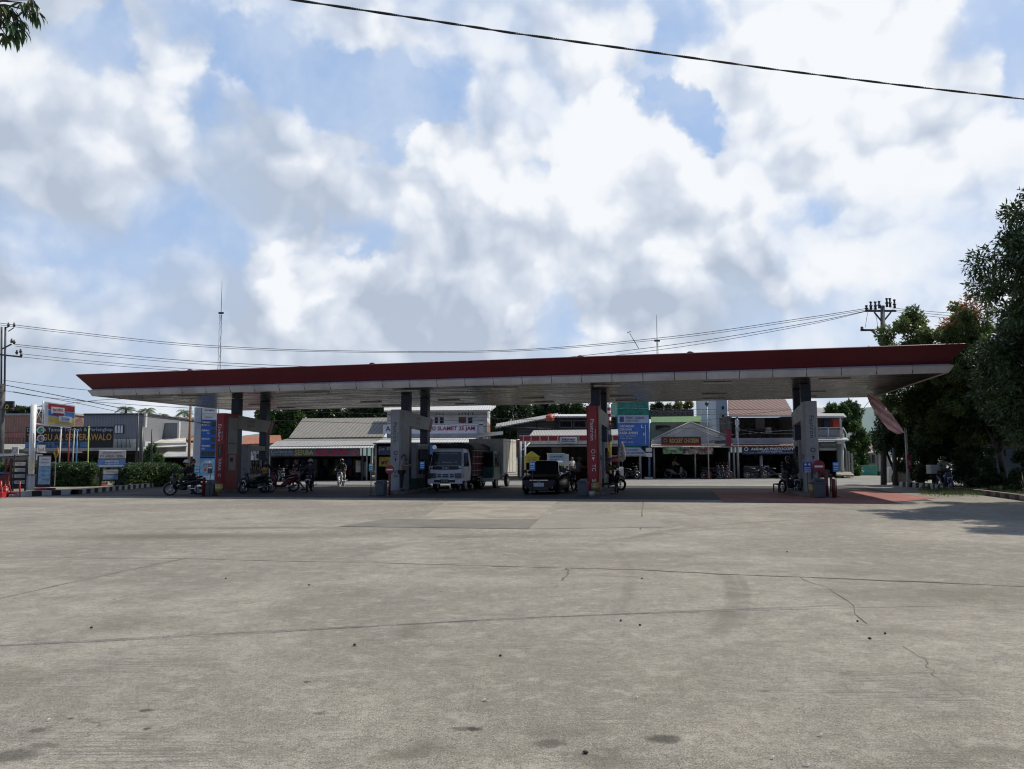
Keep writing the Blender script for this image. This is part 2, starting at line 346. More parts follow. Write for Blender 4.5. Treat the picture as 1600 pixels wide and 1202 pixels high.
def ground_mat():
    m = bpy.data.materials.new('worn_concrete'); m.use_nodes = True; t = NT(m.node_tree)
    b = t.n('ShaderNodeBsdfPrincipled'); o = t.n('ShaderNodeOutputMaterial')
    tc = t.n('ShaderNodeTexCoord').outputs['Object']
    big = t.noise(tc, .22, 6, .6, .6); mid = t.noise(tc, 1.3, 8, .68, .4); fine = t.noise(tc, 22, 5, .75); grit = t.noise(tc, 95, 3, .7)
    c = t.mix(t.mr(big, .38, .60), (.365, .338, .282), (.225, .206, .168))
    c = t.mix(t.mr(mid, .42, .66, 0, .7), c, (.225, .207, .176))
    c = t.mix(t.mr(t.noise(tc, .8, 7, .7, 1.2), .56, .72, 0, .35), c, (.40, .372, .325))
    c = t.mix(t.mr(t.noise(tc, 2.6, 8, .7, .5), .60, .70, 0, .45), c, (.34, .27, .215))
    c = t.mix(t.mr(fine, .46, .64, 0, .62), c, (.135, .122, .10))
    c = t.mix(t.mr(t.noise(tc, 7, 6, .75), .52, .70, 0, .5), c, (.16, .145, .12))
    c = t.mix(t.mr(grit, .52, .62, 0, .85), c, (.07, .063, .053))
    c = t.mix(t.mr(grit, .46, .34, 0, .8), c, (.52, .48, .41))
    g2 = t.noise(tc, 42, 4, .75); c = t.mix(t.mr(g2, .55, .66, 0, .7), c, (.085, .077, .064)); c = t.mix(t.mr(g2, .44, .34, 0, .45), c, (.46, .425, .36))
    # oil stains, large soft ones
    st = t.noise(tc, .34, 5, .6, 2.0)
    c = t.mix(t.mr(st, .57, .72, 0, .4), c, (.15, .135, .10))
    m3 = t.noise(tc, 3.6, 7, .72, .3); c = t.mix(t.mr(m3, .52, .64, 0, .42), c, (.40, .372, .31)); c = t.mix(t.mr(m3, .48, .37, 0, .42), c, (.155, .143, .118)); m4 = t.noise(tc, 12, 5, .7); c = t.mix(t.mr(m4, .53, .66, 0, .32), c, (.13, .12, .10)); c = t.mix(t.mr(m4, .46, .36, 0, .28), c, (.42, .395, .335))
    # individual oil spots, damp marks and dusty areas lying where they lie on the slab
    wsm = t.vm('SCALE', t.vm('SUBTRACT', t.noise(tc, 16, 5, .7, color=True), (.5, .5, .5)), sc=.11)
    wbg = t.vm('SCALE', t.vm('SUBTRACT', t.noise(tc, 1.6, 7, .72, color=True), (.5, .5, .5)), sc=1.1)
    ps, pb_ = t.vm('ADD', tc, wsm), t.vm('ADD', tc, wbg)
    spots = [(228, 1110, .05, .045, .8), (742, 1140, .045, .04, .7), (728, 1139, .10, .04, .5), (1036, 1155, .11, .08, .65), (60, 1141, .06, .05, .5), (22, 1180, .15, .11, .5), (480, 1066, .03, .04, .9), (554, 1010, .03, .03, .6), (860, 1162, .10, .07, .45), (500, 1115, .05, .04, .5), (1195, 1080, .04, .03, .4), (70, 1165, .10, .05, .4)]
    areas = [(300, 838, 3.6, .9, .50), (400, 825, 2.6, .45, .45), (640, 1175, .45, .22, .40), (1120, 960, .35, .5, .28), (950, 1192, .28, .14, .35), (1330, 890, 1.2, .7, .25), (1500, 930, 1.6, .6, .25), (1400, 985, .5, .35, .3), (20, 1060, .5, .4, .28), (650, 985, .25, .3, .35), (760, 838, 3.5, .4, .25), (1050, 866, 2.4, .6, .2), (1540, 1185, .35, .2, .3), (880, 1140, .3, .25, .25), (230, 975, .8, .5, .2)]
    for grp_, vec, colr in ((spots, ps, (.045, .04, .033)), (areas, pb_, (.105, .095, .07))):
        for (px, py, rx, ry, st_) in grp_:
            st_ = min(.85, st_ * (1.45 if grp_ is areas else 1.2))
            q = G(px, py); dd = t.vm('LENGTH', t.vm('MULTIPLY', t.vm('SUBTRACT', vec, (q.x, q.y, 0)), (1 / rx, 1 / ry, 0)))
            c = t.mix(t.mr(dd, 1.25, .55 if grp_ is spots else .1, 0, st_), c, colr)
    # curved tyre marks: soft rings limited to where the wheels turned
    for (p1, p2, p3, wd, cen, rx, ry, st_) in [((1118, 885), (1146, 930), (1112, 1000), .13, (1135, 935), 1.0, 3.2, .5), ((1140, 885), (1166, 930), (1140, 995), .08, (1155, 930), 1.0, 3.0, .35), ((1000, 838), (1130, 820), (1270, 812), .22, (1120, 824), 4.6, 3.6, .42), ((940, 850), (1040, 833), (1180, 824), .2, (1060, 836), 3.6, 3.0, .35), ((960, 960), (985, 905), (960, 862), .12, (975, 900), 1.2, 4.0, .25), ((560, 870), (640, 850), (760, 838), .2, (650, 852), 3.0, 3.0, .25)]:
        a, b2, d3 = [G(*q) for q in (p1, p2, p3)]
        k = 2 * (a.x * (b2.y - d3.y) + b2.x * (d3.y - a.y) + d3.x * (a.y - b2.y)); A2, B2, C2 = a.x**2 + a.y**2, b2.x**2 + b2.y**2, d3.x**2 + d3.y**2
        ux = (A2 * (b2.y - d3.y) + B2 * (d3.y - a.y) + C2 * (a.y - b2.y)) / k; uy = (A2 * (d3.x - b2.x) + B2 * (a.x - d3.x) + C2 * (b2.x - a.x)) / k; rad = math.hypot(a.x - ux, a.y - uy); q = G(*cen)
        ring = t.m('ABSOLUTE', t.m('SUBTRACT', t.vm('LENGTH', t.vm('MULTIPLY', t.vm('SUBTRACT', tc, (ux, uy, 0)), (1, 1, 0))), rad))
        em = t.vm('LENGTH', t.vm('MULTIPLY', t.vm('SUBTRACT', pb_, (q.x, q.y, 0)), (1 / rx, 1 / ry, 0)))
        f = t.m('MULTIPLY', t.mr(ring, wd, wd * .3, 0, st_), t.mr(em, 1.1, .5)); f = t.m('MULTIPLY', f, t.mr(mid, .3, .6, .5, 1.0)); c = t.mix(f, c, (.12, .11, .09))
    # broom-finish streaks across the slab
    mp = t.n('ShaderNodeMapping'); t.set(mp.inputs[0], tc); mp.inputs['Scale'].default_value = (1.2, 46, 1); mp.inputs['Rotation'].default_value = (0, 0, R(-7))
    br = t.noise(mp.outputs[0], 1.0, 3, .5)
    msk = t.mr(t.noise(tc, .55, 3), .5, .66)
    c = t.mix(t.m('MULTIPLY', t.mr(br, .50, .60, 0, .6), msk), c, (.13, .12, .10))
    # hairline cracks
    vo = t.n('ShaderNodeTexVoronoi', feature='DISTANCE_TO_EDGE'); vo.inputs['Scale'].default_value = .42
    t.set(vo.inputs['Vector'], t.vm('ADD', tc, t.vm('SCALE', t.noise(tc, 1.7, 6, .6, color=True), sc=.9)))
    ck = t.m('MULTIPLY', t.mr(vo.outputs['Distance'], .0105, .002), t.mr(t.noise(tc, .5, 3), .58, .66))
    c = t.mix(t.m('MULTIPLY', ck, .5), c, (.09, .08, .07))
    # dark droplets and pits
    v2 = t.n('ShaderNodeTexVoronoi'); v2.inputs['Scale'].default_value = 1.5; t.set(v2.inputs['Vector'], tc)
    sr = t.n('ShaderNodeSeparateColor'); t.set(sr.inputs[0], v2.outputs['Color'])
    spot = t.m('MULTIPLY', t.m('LESS_THAN', t.m('ADD', v2.outputs['Distance'], t.m('MULTIPLY', fine, .03)), .05), t.m('GREATER_THAN', sr.outputs[0], .55))
    c = t.mix(t.m('MULTIPLY', spot, .8), c, (.045, .04, .035))
    t.set(b.inputs['Base Color'], c); b.inputs['Roughness'].default_value = .88; b.inputs['Specular IOR Level'].default_value = .25
    bp = t.n('ShaderNodeBump'); bp.inputs['Strength'].default_value = .9; bp.inputs['Distance'].default_value = .014
    h = t.m('ADD', t.m('MULTIPLY', fine, .8), t.m('ADD', t.m('MULTIPLY', grit, .5), t.m('MULTIPLY', t.m('MULTIPLY', br, msk), .8)))
    t.set(bp.inputs['Height'], h); m.node_tree.links.new(bp.outputs[0], b.inputs['Normal'])
    m.node_tree.links.new(b.outputs[0], o.inputs[0]); return m
M_ground = ground_mat()
def surf(name, c1, c2, rough=.85, sc=1.0, dirt=.3):
    m = bpy.data.materials.new(name); m.use_nodes = True; t = NT(m.node_tree)
    b = t.n('ShaderNodeBsdfPrincipled'); o = t.n('ShaderNodeOutputMaterial'); tc = t.n('ShaderNodeTexCoord').outputs['Object']
    c = t.mix(t.mr(t.noise(tc, .35 * sc, 7, .65, .8), .38, .64), c1, c2)
    c = t.mix(t.mr(t.noise(tc, 30 * sc, 4, .7), .5, .7, 0, .5), c, tuple(x * .55 for x in c2))
    c = t.mix(t.mr(t.noise(tc, 1.4 * sc, 8, .7), .55, .72, 0, dirt), c, tuple(x * .45 for x in c2))
    t.set(b.inputs['Base Color'], c); b.inputs['Roughness'].default_value = rough; b.inputs['Specular IOR Level'].default_value = .25
    bp = t.n('ShaderNodeBump'); bp.inputs['Strength'].default_value = .5; bp.inputs['Distance'].default_value = .012
    t.set(bp.inputs['Height'], t.noise(tc, 40 * sc, 4, .7)); m.node_tree.links.new(bp.outputs[0], b.inputs['Normal'])
    m.node_tree.links.new(b.outputs[0], o.inputs[0]); MATS[name] = m; return m
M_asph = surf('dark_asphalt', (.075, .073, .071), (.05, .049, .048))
M_road = surf('road_asphalt', (.235, .23, .22), (.18, .175, .165))
M_patch = surf('patched_concrete', (.185, .173, .145), (.14, .132, .112), sc=2)
M_pale = surf('pale_concrete', (.31, .285, .235), (.235, .205, .165), sc=2)
M_redg = surf('red_ground_paint', (.34, .135, .115), (.21, .105, .09), sc=1.5, dirt=.6)
M_stain = surf('oil_stain', (.10, .09, .07), (.15, .135, .11), sc=3)
M_stain2 = surf('faint_stain', (.22, .205, .172), (.26, .24, .20), sc=3)
M_crack = surf('crack_fill', (.085, .075, .06), (.14, .125, .10), sc=4)
M_soil = surf('verge_soil', (.12, .10, .075), (.07, .065, .04), sc=2)

def sheet(name, pts, z, m, kind='structure'):
    o = MB().poly([(p[0], p[1], 0) for p in pts]).build(name, m, loc=(0, 0, z)); return tag(o, kind=kind)
def gpts(lst): return [G(a, b) for a, b in lst]
g = MB()
xs = [-900, -60, 60, 900]; ys = [-60, 60, 1500]
for i in range(3):
    for j in range(2): g.poly([(xs[i], ys[j], 0), (xs[i + 1], ys[j], 0), (xs[i + 1], ys[j + 1], 0), (xs[i], ys[j + 1], 0)])
tag(g.build('ground', M_ground), kind='structure')
# the through road, and its far verge in front of the shops
sheet('road', [(-140, 58.5), (-140, 50), (-20, 49.2), (60, 49.8), (140, 50.5), (140, 59)], .004, M_road)
# dark asphalt apron to the left of the lot and lane beside the forecourt
sheet('lane', [(-60, 49), (-60, 30.6), L(-29, -4.4), L(-24, -4.2), L(-21.5, 12.2), (-20, 49)], .005, M_asph)
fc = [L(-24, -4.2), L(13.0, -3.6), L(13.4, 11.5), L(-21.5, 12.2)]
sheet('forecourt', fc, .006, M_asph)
sheet('red_pavement', gpts([(1112, 766), (1340, 764.5), (1400, 771), (1462, 779), (1400, 785), (1372, 787.5), (1130, 785)]), .010, M_redg)
sheet('pavement', gpts([(655, 812), (700, 783), (872, 783), (840, 812)]), .005, M_pale)
sheet('asphalt_patch', gpts([(528, 823), (600, 812), (842, 812), (826, 827)]), .008, M_patch)
sheet('asphalt_patch', gpts([(842, 812), (870, 800), (1000, 806), (1050, 824), (826, 827)]), .006, M_stain2)

def strip(pts_px, w0, z=.004, m=M_crack, wob=.03, name='expansion_joint', step=.25):
    pts = [G(*p) for p in pts_px]; out = []
    for a, b_ in zip(pts[:-1], pts[1:]):
        n = max(2, int((b_ - a).length / step))
        for i in range(n): out.append(a.lerp(b_, i / n))
    out.append(pts[-1]); Ls, Rs = [], []
    for i, p in enumerate(out):
        d = (out[min(i + 1, len(out) - 1)] - out[max(i - 1, 0)]).normalized(); nn = Vector((-d.y, d.x, 0))
        ww = w0 * random.uniform(.35, 1.5); c = p + nn * random.uniform(-wob, wob)
        Ls.append(c + nn * ww / 2); Rs.append(c - nn * ww / 2)
    mb = MB(); n = len(out)
    mb.add([(q.x, q.y, 0) for q in Ls + Rs], [(i, i + 1, n + i + 1, n + i) for i in range(n - 1)])
    return tag(mb.build(name, m, loc=(0, 0, z)), kind='structure')
strip([(-60, 871), (290, 873), (430, 877), (600, 880), (770, 885)], .022, wob=.012)
strip([(770, 885), (885, 888), (1000, 891), (1120, 897), (1250, 902), (1420, 909), (1680, 920)], .05, wob=.03)
strip([(-50, 946), (60, 922), (160, 900), (230, 885), (290, 873)], .014, wob=.015)
strip([(-60, 1012), (150, 1003), (400, 990), (600, 978), (800, 966), (1000, 959), (1300, 951), (1680, 942)], .011, m=M_stain2, wob=.006)
strip([(1250, 902), (1290, 918), (1325, 940), (1350, 975)], .010, wob=.05, name='ground_crack')
strip([(1410, 1010), (1440, 1030), (1460, 1055), (1500, 1085)], .005, wob=.03, name='ground_crack', step=.1)
strip([(885, 888), (887, 900), (878, 908)], .02, wob=.03, name='ground_crack', step=.1)
strip([(1005, 783), (1003, 808), (1000, 828)], .03, wob=.02, name='ground_crack')
# litter and pebbles
rnd = random.Random(3)
bits = [(76, 1127, 'w'), (758, 1096, 'w'), (1556, 1038, 'w'), (1281, 1151, 'w'), (1208, 1187, 'w'), (1260, 1198, 'w'), (996, 1092, 'w'), (942, 961, 'w'), (1312, 1006, 'w'),
        (483, 915, 'b'), (554, 1009, 'b'), (353, 905, 'b'), (1003, 905, 'b'), (970, 971, 'b'), (1000, 978, 'b'), (1340, 972, 'b'), (1359, 999, 'b'), (1383, 991, 'b'), (915, 1178, 'b'), (782, 1026, 'b'), (1230, 863, 'b'), (143, 982, 'b')]
M_paper = mat('litter_paper', (.55, .53, .48), .8, .1); M_peb = mat('pebble', (.06, .055, .05), .9, .2)
for (px, py, k) in bits:
    c = G(px, py); mb = MB()
    if k == 'w':
        pts = [(rnd.uniform(.5, 1) * .024 * math.cos(t), rnd.uniform(.4, 1) * .012 * math.sin(t), .004 + rnd.uniform(0, .012)) for t in [i * math.pi / 3 for i in range(6)]]
        mb.add(pts + [(0, 0, .018)], [(i, (i + 1) % 6, 6) for i in range(6)]); nm = 'litter'; mm = M_paper
        lb = 'crumpled white scrap of litter on the concrete'
    else:
        mb.sphere((0, 0, .008), (rnd.uniform(.012, .018), .012, .010), 7, 5); nm = 'pebble'; mm = M_peb; lb = 'small dark pebble lying on the concrete'
    o = mb.build(nm, mm, loc=(c.x, c.y, .002), rz=rnd.random() * 3)
    tag(o, lb, nm, 'white litter scattered on the lot' if k == 'w' else 'dark pebbles scattered on the lot')

# ------------------------------------------------------------------ canopy
def soffit_mat():
    m = bpy.data.materials.new('soffit_metal'); m.use_nodes = True; t = NT(m.node_tree)
    b = t.n('ShaderNodeBsdfPrincipled'); o = t.n('ShaderNodeOutputMaterial'); tc = t.n('ShaderNodeTexCoord').outputs['Object']
    sp = t.n('ShaderNodeSeparateXYZ'); t.set(sp.inputs[0], tc)
    mp = t.n('ShaderNodeMapping'); t.set(mp.inputs[0], tc); mp.inputs['Scale'].default_value = (.35, 2.2, 1)
    streak = t.noise(mp.outputs[0], 1.0, 7, .7)
    mp2 = t.n('ShaderNodeMapping'); t.set(mp2.inputs[0], tc); mp2.inputs['Scale'].default_value = (1.2, .15, 1)
    cellx = t.noise(mp2.outputs[0], .8, 3)
    c = t.mix(t.mr(streak, .4, .62), (.155, .138, .125), (.05, .044, .04))
    c = t.mix(t.mr(cellx, .45, .6, 0, .5), c, (.035, .03, .028))
    fr = t.m('FRACT', t.m('DIVIDE', sp.outputs[1], .30)); ln = t.mr(t.m('ABSOLUTE', t.m('SUBTRACT', fr, .5)), .44, .49)
    c = t.mix(t.m('MULTIPLY', ln, .7), c, (.04, .035, .03))
    t.set(b.inputs['Base Color'], c); b.inputs['Metallic'].default_value = .85
    t.set(b.inputs['Roughness'], t.mr(streak, .35, .65, .14, .42))
    bp = t.n('ShaderNodeBump'); bp.inputs['Strength'].default_value = .35; bp.inputs['Distance'].default_value = .03
    t.set(bp.inputs['Height'], t.m('ADD', t.m('MULTIPLY', streak, .8), t.m('MULTIPLY', ln, .4))); m.node_tree.links.new(bp.outputs[0], b.inputs['Normal'])
    m.node_tree.links.new(b.outputs[0], o.inputs[0]); return m
M_soffit = soffit_mat()
M_fascia = mat('maroon_fascia', (.10, .005, .013), .42, .06, scale=.6, dirt=.12)
M_band = mat('white_light_band', (.50, .495, .49), .5, .08, scale=.8, dirt=.3)
M_blue = mat('navy_column_paint', (.012, .02, .05), .4, .1)
s0, s1, t0, t1 = -24.75, 14.1, -2.3, 10.3
ZS, ZB, ZT = 4.85, 5.20, 5.88
can = thing('canopy', 'long petrol station canopy with a dark red outward-leaning fascia and white lower band', 'canopy', tuple(S3), EA)
def ringpts(o, z): return [(s0 - o, t0 - o, z), (s1 + o, t0 - o, z), (s1 + o, t1 + o, z), (s0 - o, t1 + o, z)]
fa = MB(); fa.loft([ringpts(.02, ZB), ringpts(.55, ZT), ringpts(.50, ZT + .03), ringpts(.05, ZT - .05)], cap=False, smooth=False)
fa.build('fascia', M_fascia, can)
se = MB()
for i in range(1, 13):
    x = s0 + (s1 - s0) * i / 13; se.prism([(x - .006, t0 - .03, ZB + .03), (x + .006, t0 - .03, ZB + .03), (x + .006, t0 - .545, ZT - .02), (x - .006, t0 - .545, ZT - .02)], (0, -.004, .0))
tag(se.build('fascia_seams', M_darkmetal, can), kind='stuff')
MB().poly(ringpts(.03, ZT - .06)).build('roof', mat('roof_sheet', (.25, .25, .25), .7), can)
# band: pointed profile made of separate-looking panels (dark joints between them)
bd = MB(); jn = MB()
def band_side(p, q, n):
    p, q = Vector(p), Vector(q); d = (q - p) / n
    for i in range(n):
        a = p + d * i + d * .008; b_ = p + d * (i + 1) - d * .008; yield a, b_, p + d * i
def outward(pt, o): return pt
corners = [(s0, t0), (s1, t0), (s1, t1), (s0, t1)]
for k in range(4):
    (xa, ya), (xb, yb) = corners[k], corners[(k + 1) % 4]
    n = 30 if k % 2 == 0 else 10
    du = Vector((xb - xa, yb - ya, 0)).normalized(); out = Vector((du.y, -du.x, 0))
    prof = [(.0, ZB - .002), (.16, ZB - .09), (.0, ZS + .0), (-.14, ZS + .0)]
    for i in range(n):
        fa_, fb_ = i / n, (i + 1) / n
        pa = Vector((xa, ya, 0)).lerp(Vector((xb, yb, 0)), fa_); pb = Vector((xa, ya, 0)).lerp(Vector((xb, yb, 0)), fb_)
        g0 = .012; jit = random.uniform(-.006, .006)
        def pr(pt, sgn, end):
            res = []
            for (o_, z_) in prof:
                ext = 0
                if end == 'a' and i == 0: ext = -o_
                if end == 'b' and i == n - 1: ext = o_
                res.append(tuple(pt + du * (ext + sgn * g0) + out * (o_ + jit) + Vector((0, 0, z_))))
            return res
        bd.loft([pr(pa, 1, 'a'), pr(pb, -1, 'b')], smooth=False)
        jn.box(tuple(pa + out * .03 + Vector((0, 0, (ZB + ZS) / 2))), (.03, .03, .3), rz=EA * 0)
bd.build('light_band', M_band, can); tag(jn.build('band_joints', M_dark, can), kind='stuff')
MB().poly([(s0 + .1, t0 + .1, ZS + .01), (s1 - .1, t0 + .1, ZS + .01), (s1 - .1, t1 - .1, ZS + .01), (s0 + .1, t1 - .1, ZS + .01)]).build('soffit', M_soffit, can)
M_lampoff = mat('dull_diffuser', (.5, .5, .47), .3, .1)
for i, s in enumerate((-21, -14, -9.4, -4.7, 0, 4.7, 9.4)):
    for t_ in (-.9, 5.5, 8.6):
        o = MB().box((s + .8, t_, ZS - .03), (1.2, .3, .06)).build('soffit_lamp', M_lampoff, can, bevel=.01)
for s in (-24, -19.3, -14.5, -9.8, -5, -.2, 4.4, 9.0, 12.8): # small roof vents
    for t_ in (-2.2,):
        MB().cyl((s, t_, ZT - .08), (s, t_, ZT + .10), .12, .12, 10).cyl((s, t_, ZT + .10), (s, t_, ZT + .16), .16, .08, 10).build('roof_vent', M_darkmetal, can) if s in (-19.3, -9.8, -.2, 4.4) else None
for s in (-18.9, -9.45, 0, 9.3):
    for t_ in (1.25, 4.0):
        mb = MB().box((s, t_, ZS / 2 + .06), (.42, .42, ZS - .12)); mb.box((s, t_, .15), (.56, .56, .3))
        mb.build('column', M_blue, can, bevel=.02)
# ------------------------------------------------------------------ pump islands
M_kerb = mat('island_concrete', (.16, .15, .14), .85, .15, dirt=.4)
M_slabw = mat('white_sign_cabinet', (.30, .305, .305), .4, .06, dirt=.12)
M_slabr = mat('red_sign_cabinet', (.27, .012, .016), .4, .06, dirt=.1)
M_beige = mat('beige_header', (.27, .255, .22), .4, .06, scale=1.5, dirt=.12)
M_grey = mat('grey_plastic', (.075, .08, .085), .6, .1, dirt=.2)
M_green = mat('dark_green_paint', (.02, .07, .035), .5, .1)
M_txtw = mat('white_lettering', (.75, .75, .73), .5, .02)
M_txtd = mat('dark_lettering', (.03, .035, .06), .5, .02)
M_yel = mat('yellow_paint', (.36, .23, .03), .5, .1, dirt=.25)
M_screen = mat('pump_screen', (.03, .035, .03), .15, .05)
M_signb = mat('blue_sign', (.05, .24, .60), .5, .06)
M_teal = mat('teal_sign', (.07, .30, .36), .5, .06)
M_maroon = mat('dark_red_paint', (.12, .014, .014), .5, .1, dirt=.2)
S_ISL = (-18.9, -9.45, 0.0, 9.3)
where = ['leftmost', 'second from the left', 'second from the right', 'rightmost']
isl = None
for k, s in enumerate(S_ISL):
    if isl is None:
        isl = thing('pump_island', '', 'pump island', tuple(L(s, 0)), EA, 'raised islands carrying the fuel pumps')
        pts = [(-.62, -.5, 0), (-.45, -.75, 0), (.45, -.75, 0), (.62, -.5, 0), (.62, 6.3, 0), (.45, 6.55, 0), (-.45, 6.55, 0), (-.62, 6.3, 0)]
        MB().prism(pts, (0, 0, .16)).build('kerb', M_kerb, isl, bevel=.02)
        st = MB()
        for i in range(3): st.box((-.3 + i * .3, -.76, .08), (.14, .02, .15))
        st.build('kerb_stripe', mat('worn_yellow', (.25, .18, .06), .8, .2), isl); o = isl
    else: o = again(isl, tuple(L(s, 0)), EA)
    o['label'] = 'raised concrete island under the %s row of pumps below the canopy' % where[k]

def slab_words(root, words, m):
    for (txt, zc, h, wdt, xo) in words: text('lettering', txt, root, m, xo, zc, wdt, h, y=-.216, rot90=-1)
def totem(k, s, ms, mt, words, label, hmat):
    r = thing('pump_totem', label, 'totem', tuple(L(s, 0, .16)), EA, 'lettered totems with header beams over the pumps')
    r['label'] = label
    mb = MB(); pts = []
    for (x, y) in ((-.27, -.12), (-.20, -.20), (.20, -.20), (.27, -.12), (.27, .98), (-.27, .98)): pts.append((x, y, 0))
    mb.prism(pts, (0, 0, 3.85)); mb.build('cabinet', ms, r, bevel=.015)
    for sx in (-1, 1):     # pale side panels with seams
        p = MB(); p.box((sx * .275, .5, 3.0), (.02, .8, 1.3)); p.box((sx * .275, .5, 2.05), (.02, .8, .52)); p.box((sx * .28, .5, 1.35), (.03, .62, .8)); p.build('side_panel', hmat, r, bevel=.006)
        sc = MB(); sc.box((sx * .298, .42, 1.5), (.012, .26, .2)); sc.build('card_reader', M_screen, r)
        lg = MB(); lg.cyl((sx * .284, .5, 2.75), (sx * .292, .5, 2.75), .22, .22, 20).build('emblem_ring', M_beige if hmat is not M_beige else M_slabw, r)
    hb = MB(); pr = [(-.24, .3, 3.12), (-.24, 3.9, 2.98), (-.24, 4.3, 3.62), (-.24, .3, 3.84)]
    hb.prism([(x, y, z - .0) for x, y, z in pr], (.48, 0, 0)); hb.build('header', hmat, r, bevel=.01)
    tip = MB(); tip.prism([(-.245, 3.92, 2.95), (-.245, 4.25, 2.92), (-.245, 4.62, 3.55), (-.245, 4.32, 3.64)], (.49, 0, 0)); tip.build('header_tip', M_slabr, r, bevel=.01)
    for sx in (-1, 1):
        text('lettering', 'P', r, M_txtd, .62, 3.56, .22, .2, y=sx * .247, side=sx)
        text('lettering', 'PERTALITE', r, M_txtd, 2.3, 3.52, .62, .09, y=sx * .247, side=sx)
        text('lettering', 'BIOSOLAR', r, M_txtd, 2.3, 3.28, .62, .09, y=sx * .247, side=sx)
    if k == 3: MB().box((-.05, -.212, .62), (.1, .012, 1.1)).build('grey_strip', M_grey, r)
    slab_words(r, words, mt)
    if k == 0:
        MB().box((.05, -.212, 1.95), (.24, .014, .62)).build('black_label', M_black, r)
        text('lettering', 'Meditran', r, M_yel, .05, 1.95, .12, .5, y=-.223, rot90=-1)
    if k in (1, 2, 3):
        i_ = MB(); i_.torus((.03, -.214, 1.78), .085, .014, 'Y', 16, 6); i_.box((.03, -.212, 1.60), (.16, .012, .012)); i_.build('drop_emblem', mt, r)
        tr = MB(); tr.prism([(-.03, -.212, 1.52), (.09, -.212, 1.52), (.03, -.212, 1.36)], (0, -.008, 0)).build('triangle_emblem', mt, r)
    return r
totem(0, S_ISL[0], M_slabr, M_txtw, [('Enduro', 2.85, .85, .17, 0), ('Racing', 2.7, .4, .05, .14), ('TURALIK', 1.25, .62, .15, .05), ('C', .72, .16, .16, .05)], 'red totem lettered Enduro with beige header beam, leftmost of four', M_beige)
totem(1, S_ISL[1], M_slabw, M_txtd, [('Fastron', 2.75, .95, .17, 0), ('TECHNO', 2.55, .45, .05, .14), ('S2', .78, .34, .16, .05)], 'white totem lettered Fastron in front of the white truck', M_slabw)
totem(2, S_ISL[2], M_slabr, M_txtw, [('Fastron', 2.75, .95, .17, 0), ('TECHNO', 2.55, .45, .05, .14), ('TC', 1.05, .3, .17, .05), ('S3', .38, .34, .17, .05)], 'red totem lettered Fastron and S3 beside the black car', M_slabw)
totem(3, S_ISL[3], M_slabw, M_txtd, [('Fastron', 2.75, .95, .17, .02), ('TECHNO', 2.55, .45, .05, .14), ('Techno', 1.05, .55, .15, .08), ('63', .42, .3, .18, .08)], 'white totem lettered Fastron and 63 on the rightmost island', M_slabw)

def make_pump():
    r = thing('fuel_pump', '', 'fuel pump', rz=EA, group='fuel pumps under the canopy')
    MB().box((0, 0, .25), (.52, 1.5, .5)).build('base', M_green, r, bevel=.02)
    MB().box((0, -.55, 1.38), (.56, .34, 1.74)).box((0, .2, .98), (.50, 1.1, .94)).build('cabinet', M_slabw, r, bevel=.02)
    MB().box((0, .25, 2.1), (.62, 1.45, .26)).build('top_box', M_slabw, r, bevel=.02)
    for sx in (-1, 1):
        f = MB().box((sx * .26, .15, 1.30), (.04, .8, .34)).build('display', M_screen, r, bevel=.01)
        n = MB()
        for q in range(3): n.box((sx * .285, -.1 + q * .26, 1.32), (.01, .16, .09))
        n.build('price_window', mat('lcd_grey', (.22, .24, .20), .3), f)
        for q in range(3):
            y0 = -.25 + q * .38
            h = MB().tube([(sx * .26, y0, 2.0), (sx * .36, y0 + .02, 1.7), (sx * .40, y0 + .05, 1.1), (sx * .37, y0 + .02, .72), (sx * .31, y0 - .04, .75), (sx * .30, y0 - .02, .98)], .016, 6).build('hose', M_black, r)
            h2 = MB().box((sx * .31, y0, 1.02), (.05, .05, .24), ry=.2).cyl((sx * .31, y0, .95), (sx * .33, y0 + .09, .84), .012, .012, 6).build('nozzle', M_darkmetal, h)
        MB().box((sx * .257, .15, .8), (.012, 1.0, .14)).build('red_stripe', M_slabr, r)
    return r
pump = make_pump()
plabel = ['white fuel pump with dark hoses behind the red totem at the left', 'white fuel pump beside the front of the white truck', 'white fuel pump between the black car and the rainbow umbrella', 'white fuel pump on the rightmost island']
for k, s in enumerate(S_ISL):
    (pump if k == 0 else None)
    if k == 0: pump.location = L(s, 2.62, .16); pump['label'] = plabel[0]
    else: again(pump, tuple(L(s, 2.62, .16)), EA, plabel[k])

def make_bin():
    r = thing('trash_bin', '', 'trash bin', rz=EA, group='grey trash bins at the island ends')
    MB().box((0, 0, .28), (.36, .36, .52), top=(1.18, 1.18)).build('body', M_grey, r, bevel=.02)
    MB().box((0, 0, .56), (.48, .46, .06)).box((0, .02, .64), (.44, .42, .12), top=(.72, .7)).build('lid', M_grey, r, bevel=.012)
    MB().box((0, -.225, .63), (.24, .02, .07), rx=-.3).build('flap', M_black, r)
    return r
bn = make_bin()
bl = ['grey trash bin in front of the red totem at the far left island', 'grey trash bin left of the round no-entry sign before the white truck', 'grey trash bin in front of the red totem beside the black car', 'grey trash bin below the no-entry sign at the rightmost island']
for k, (px, py) in enumerate([(331, 775), (595.5, 775), (911, 775.5), (1280, 778.5)]):
    p = G(px, py); sc = 1.0 if k != 3 else 1.12
    if k == 0: bn.location = p; bn['label'] = bl[0]; o = bn
    else: o = again(bn, tuple(p), EA, bl[k])
    o.scale = (1.05 * sc, 1.05 * sc, 1.0 * sc)

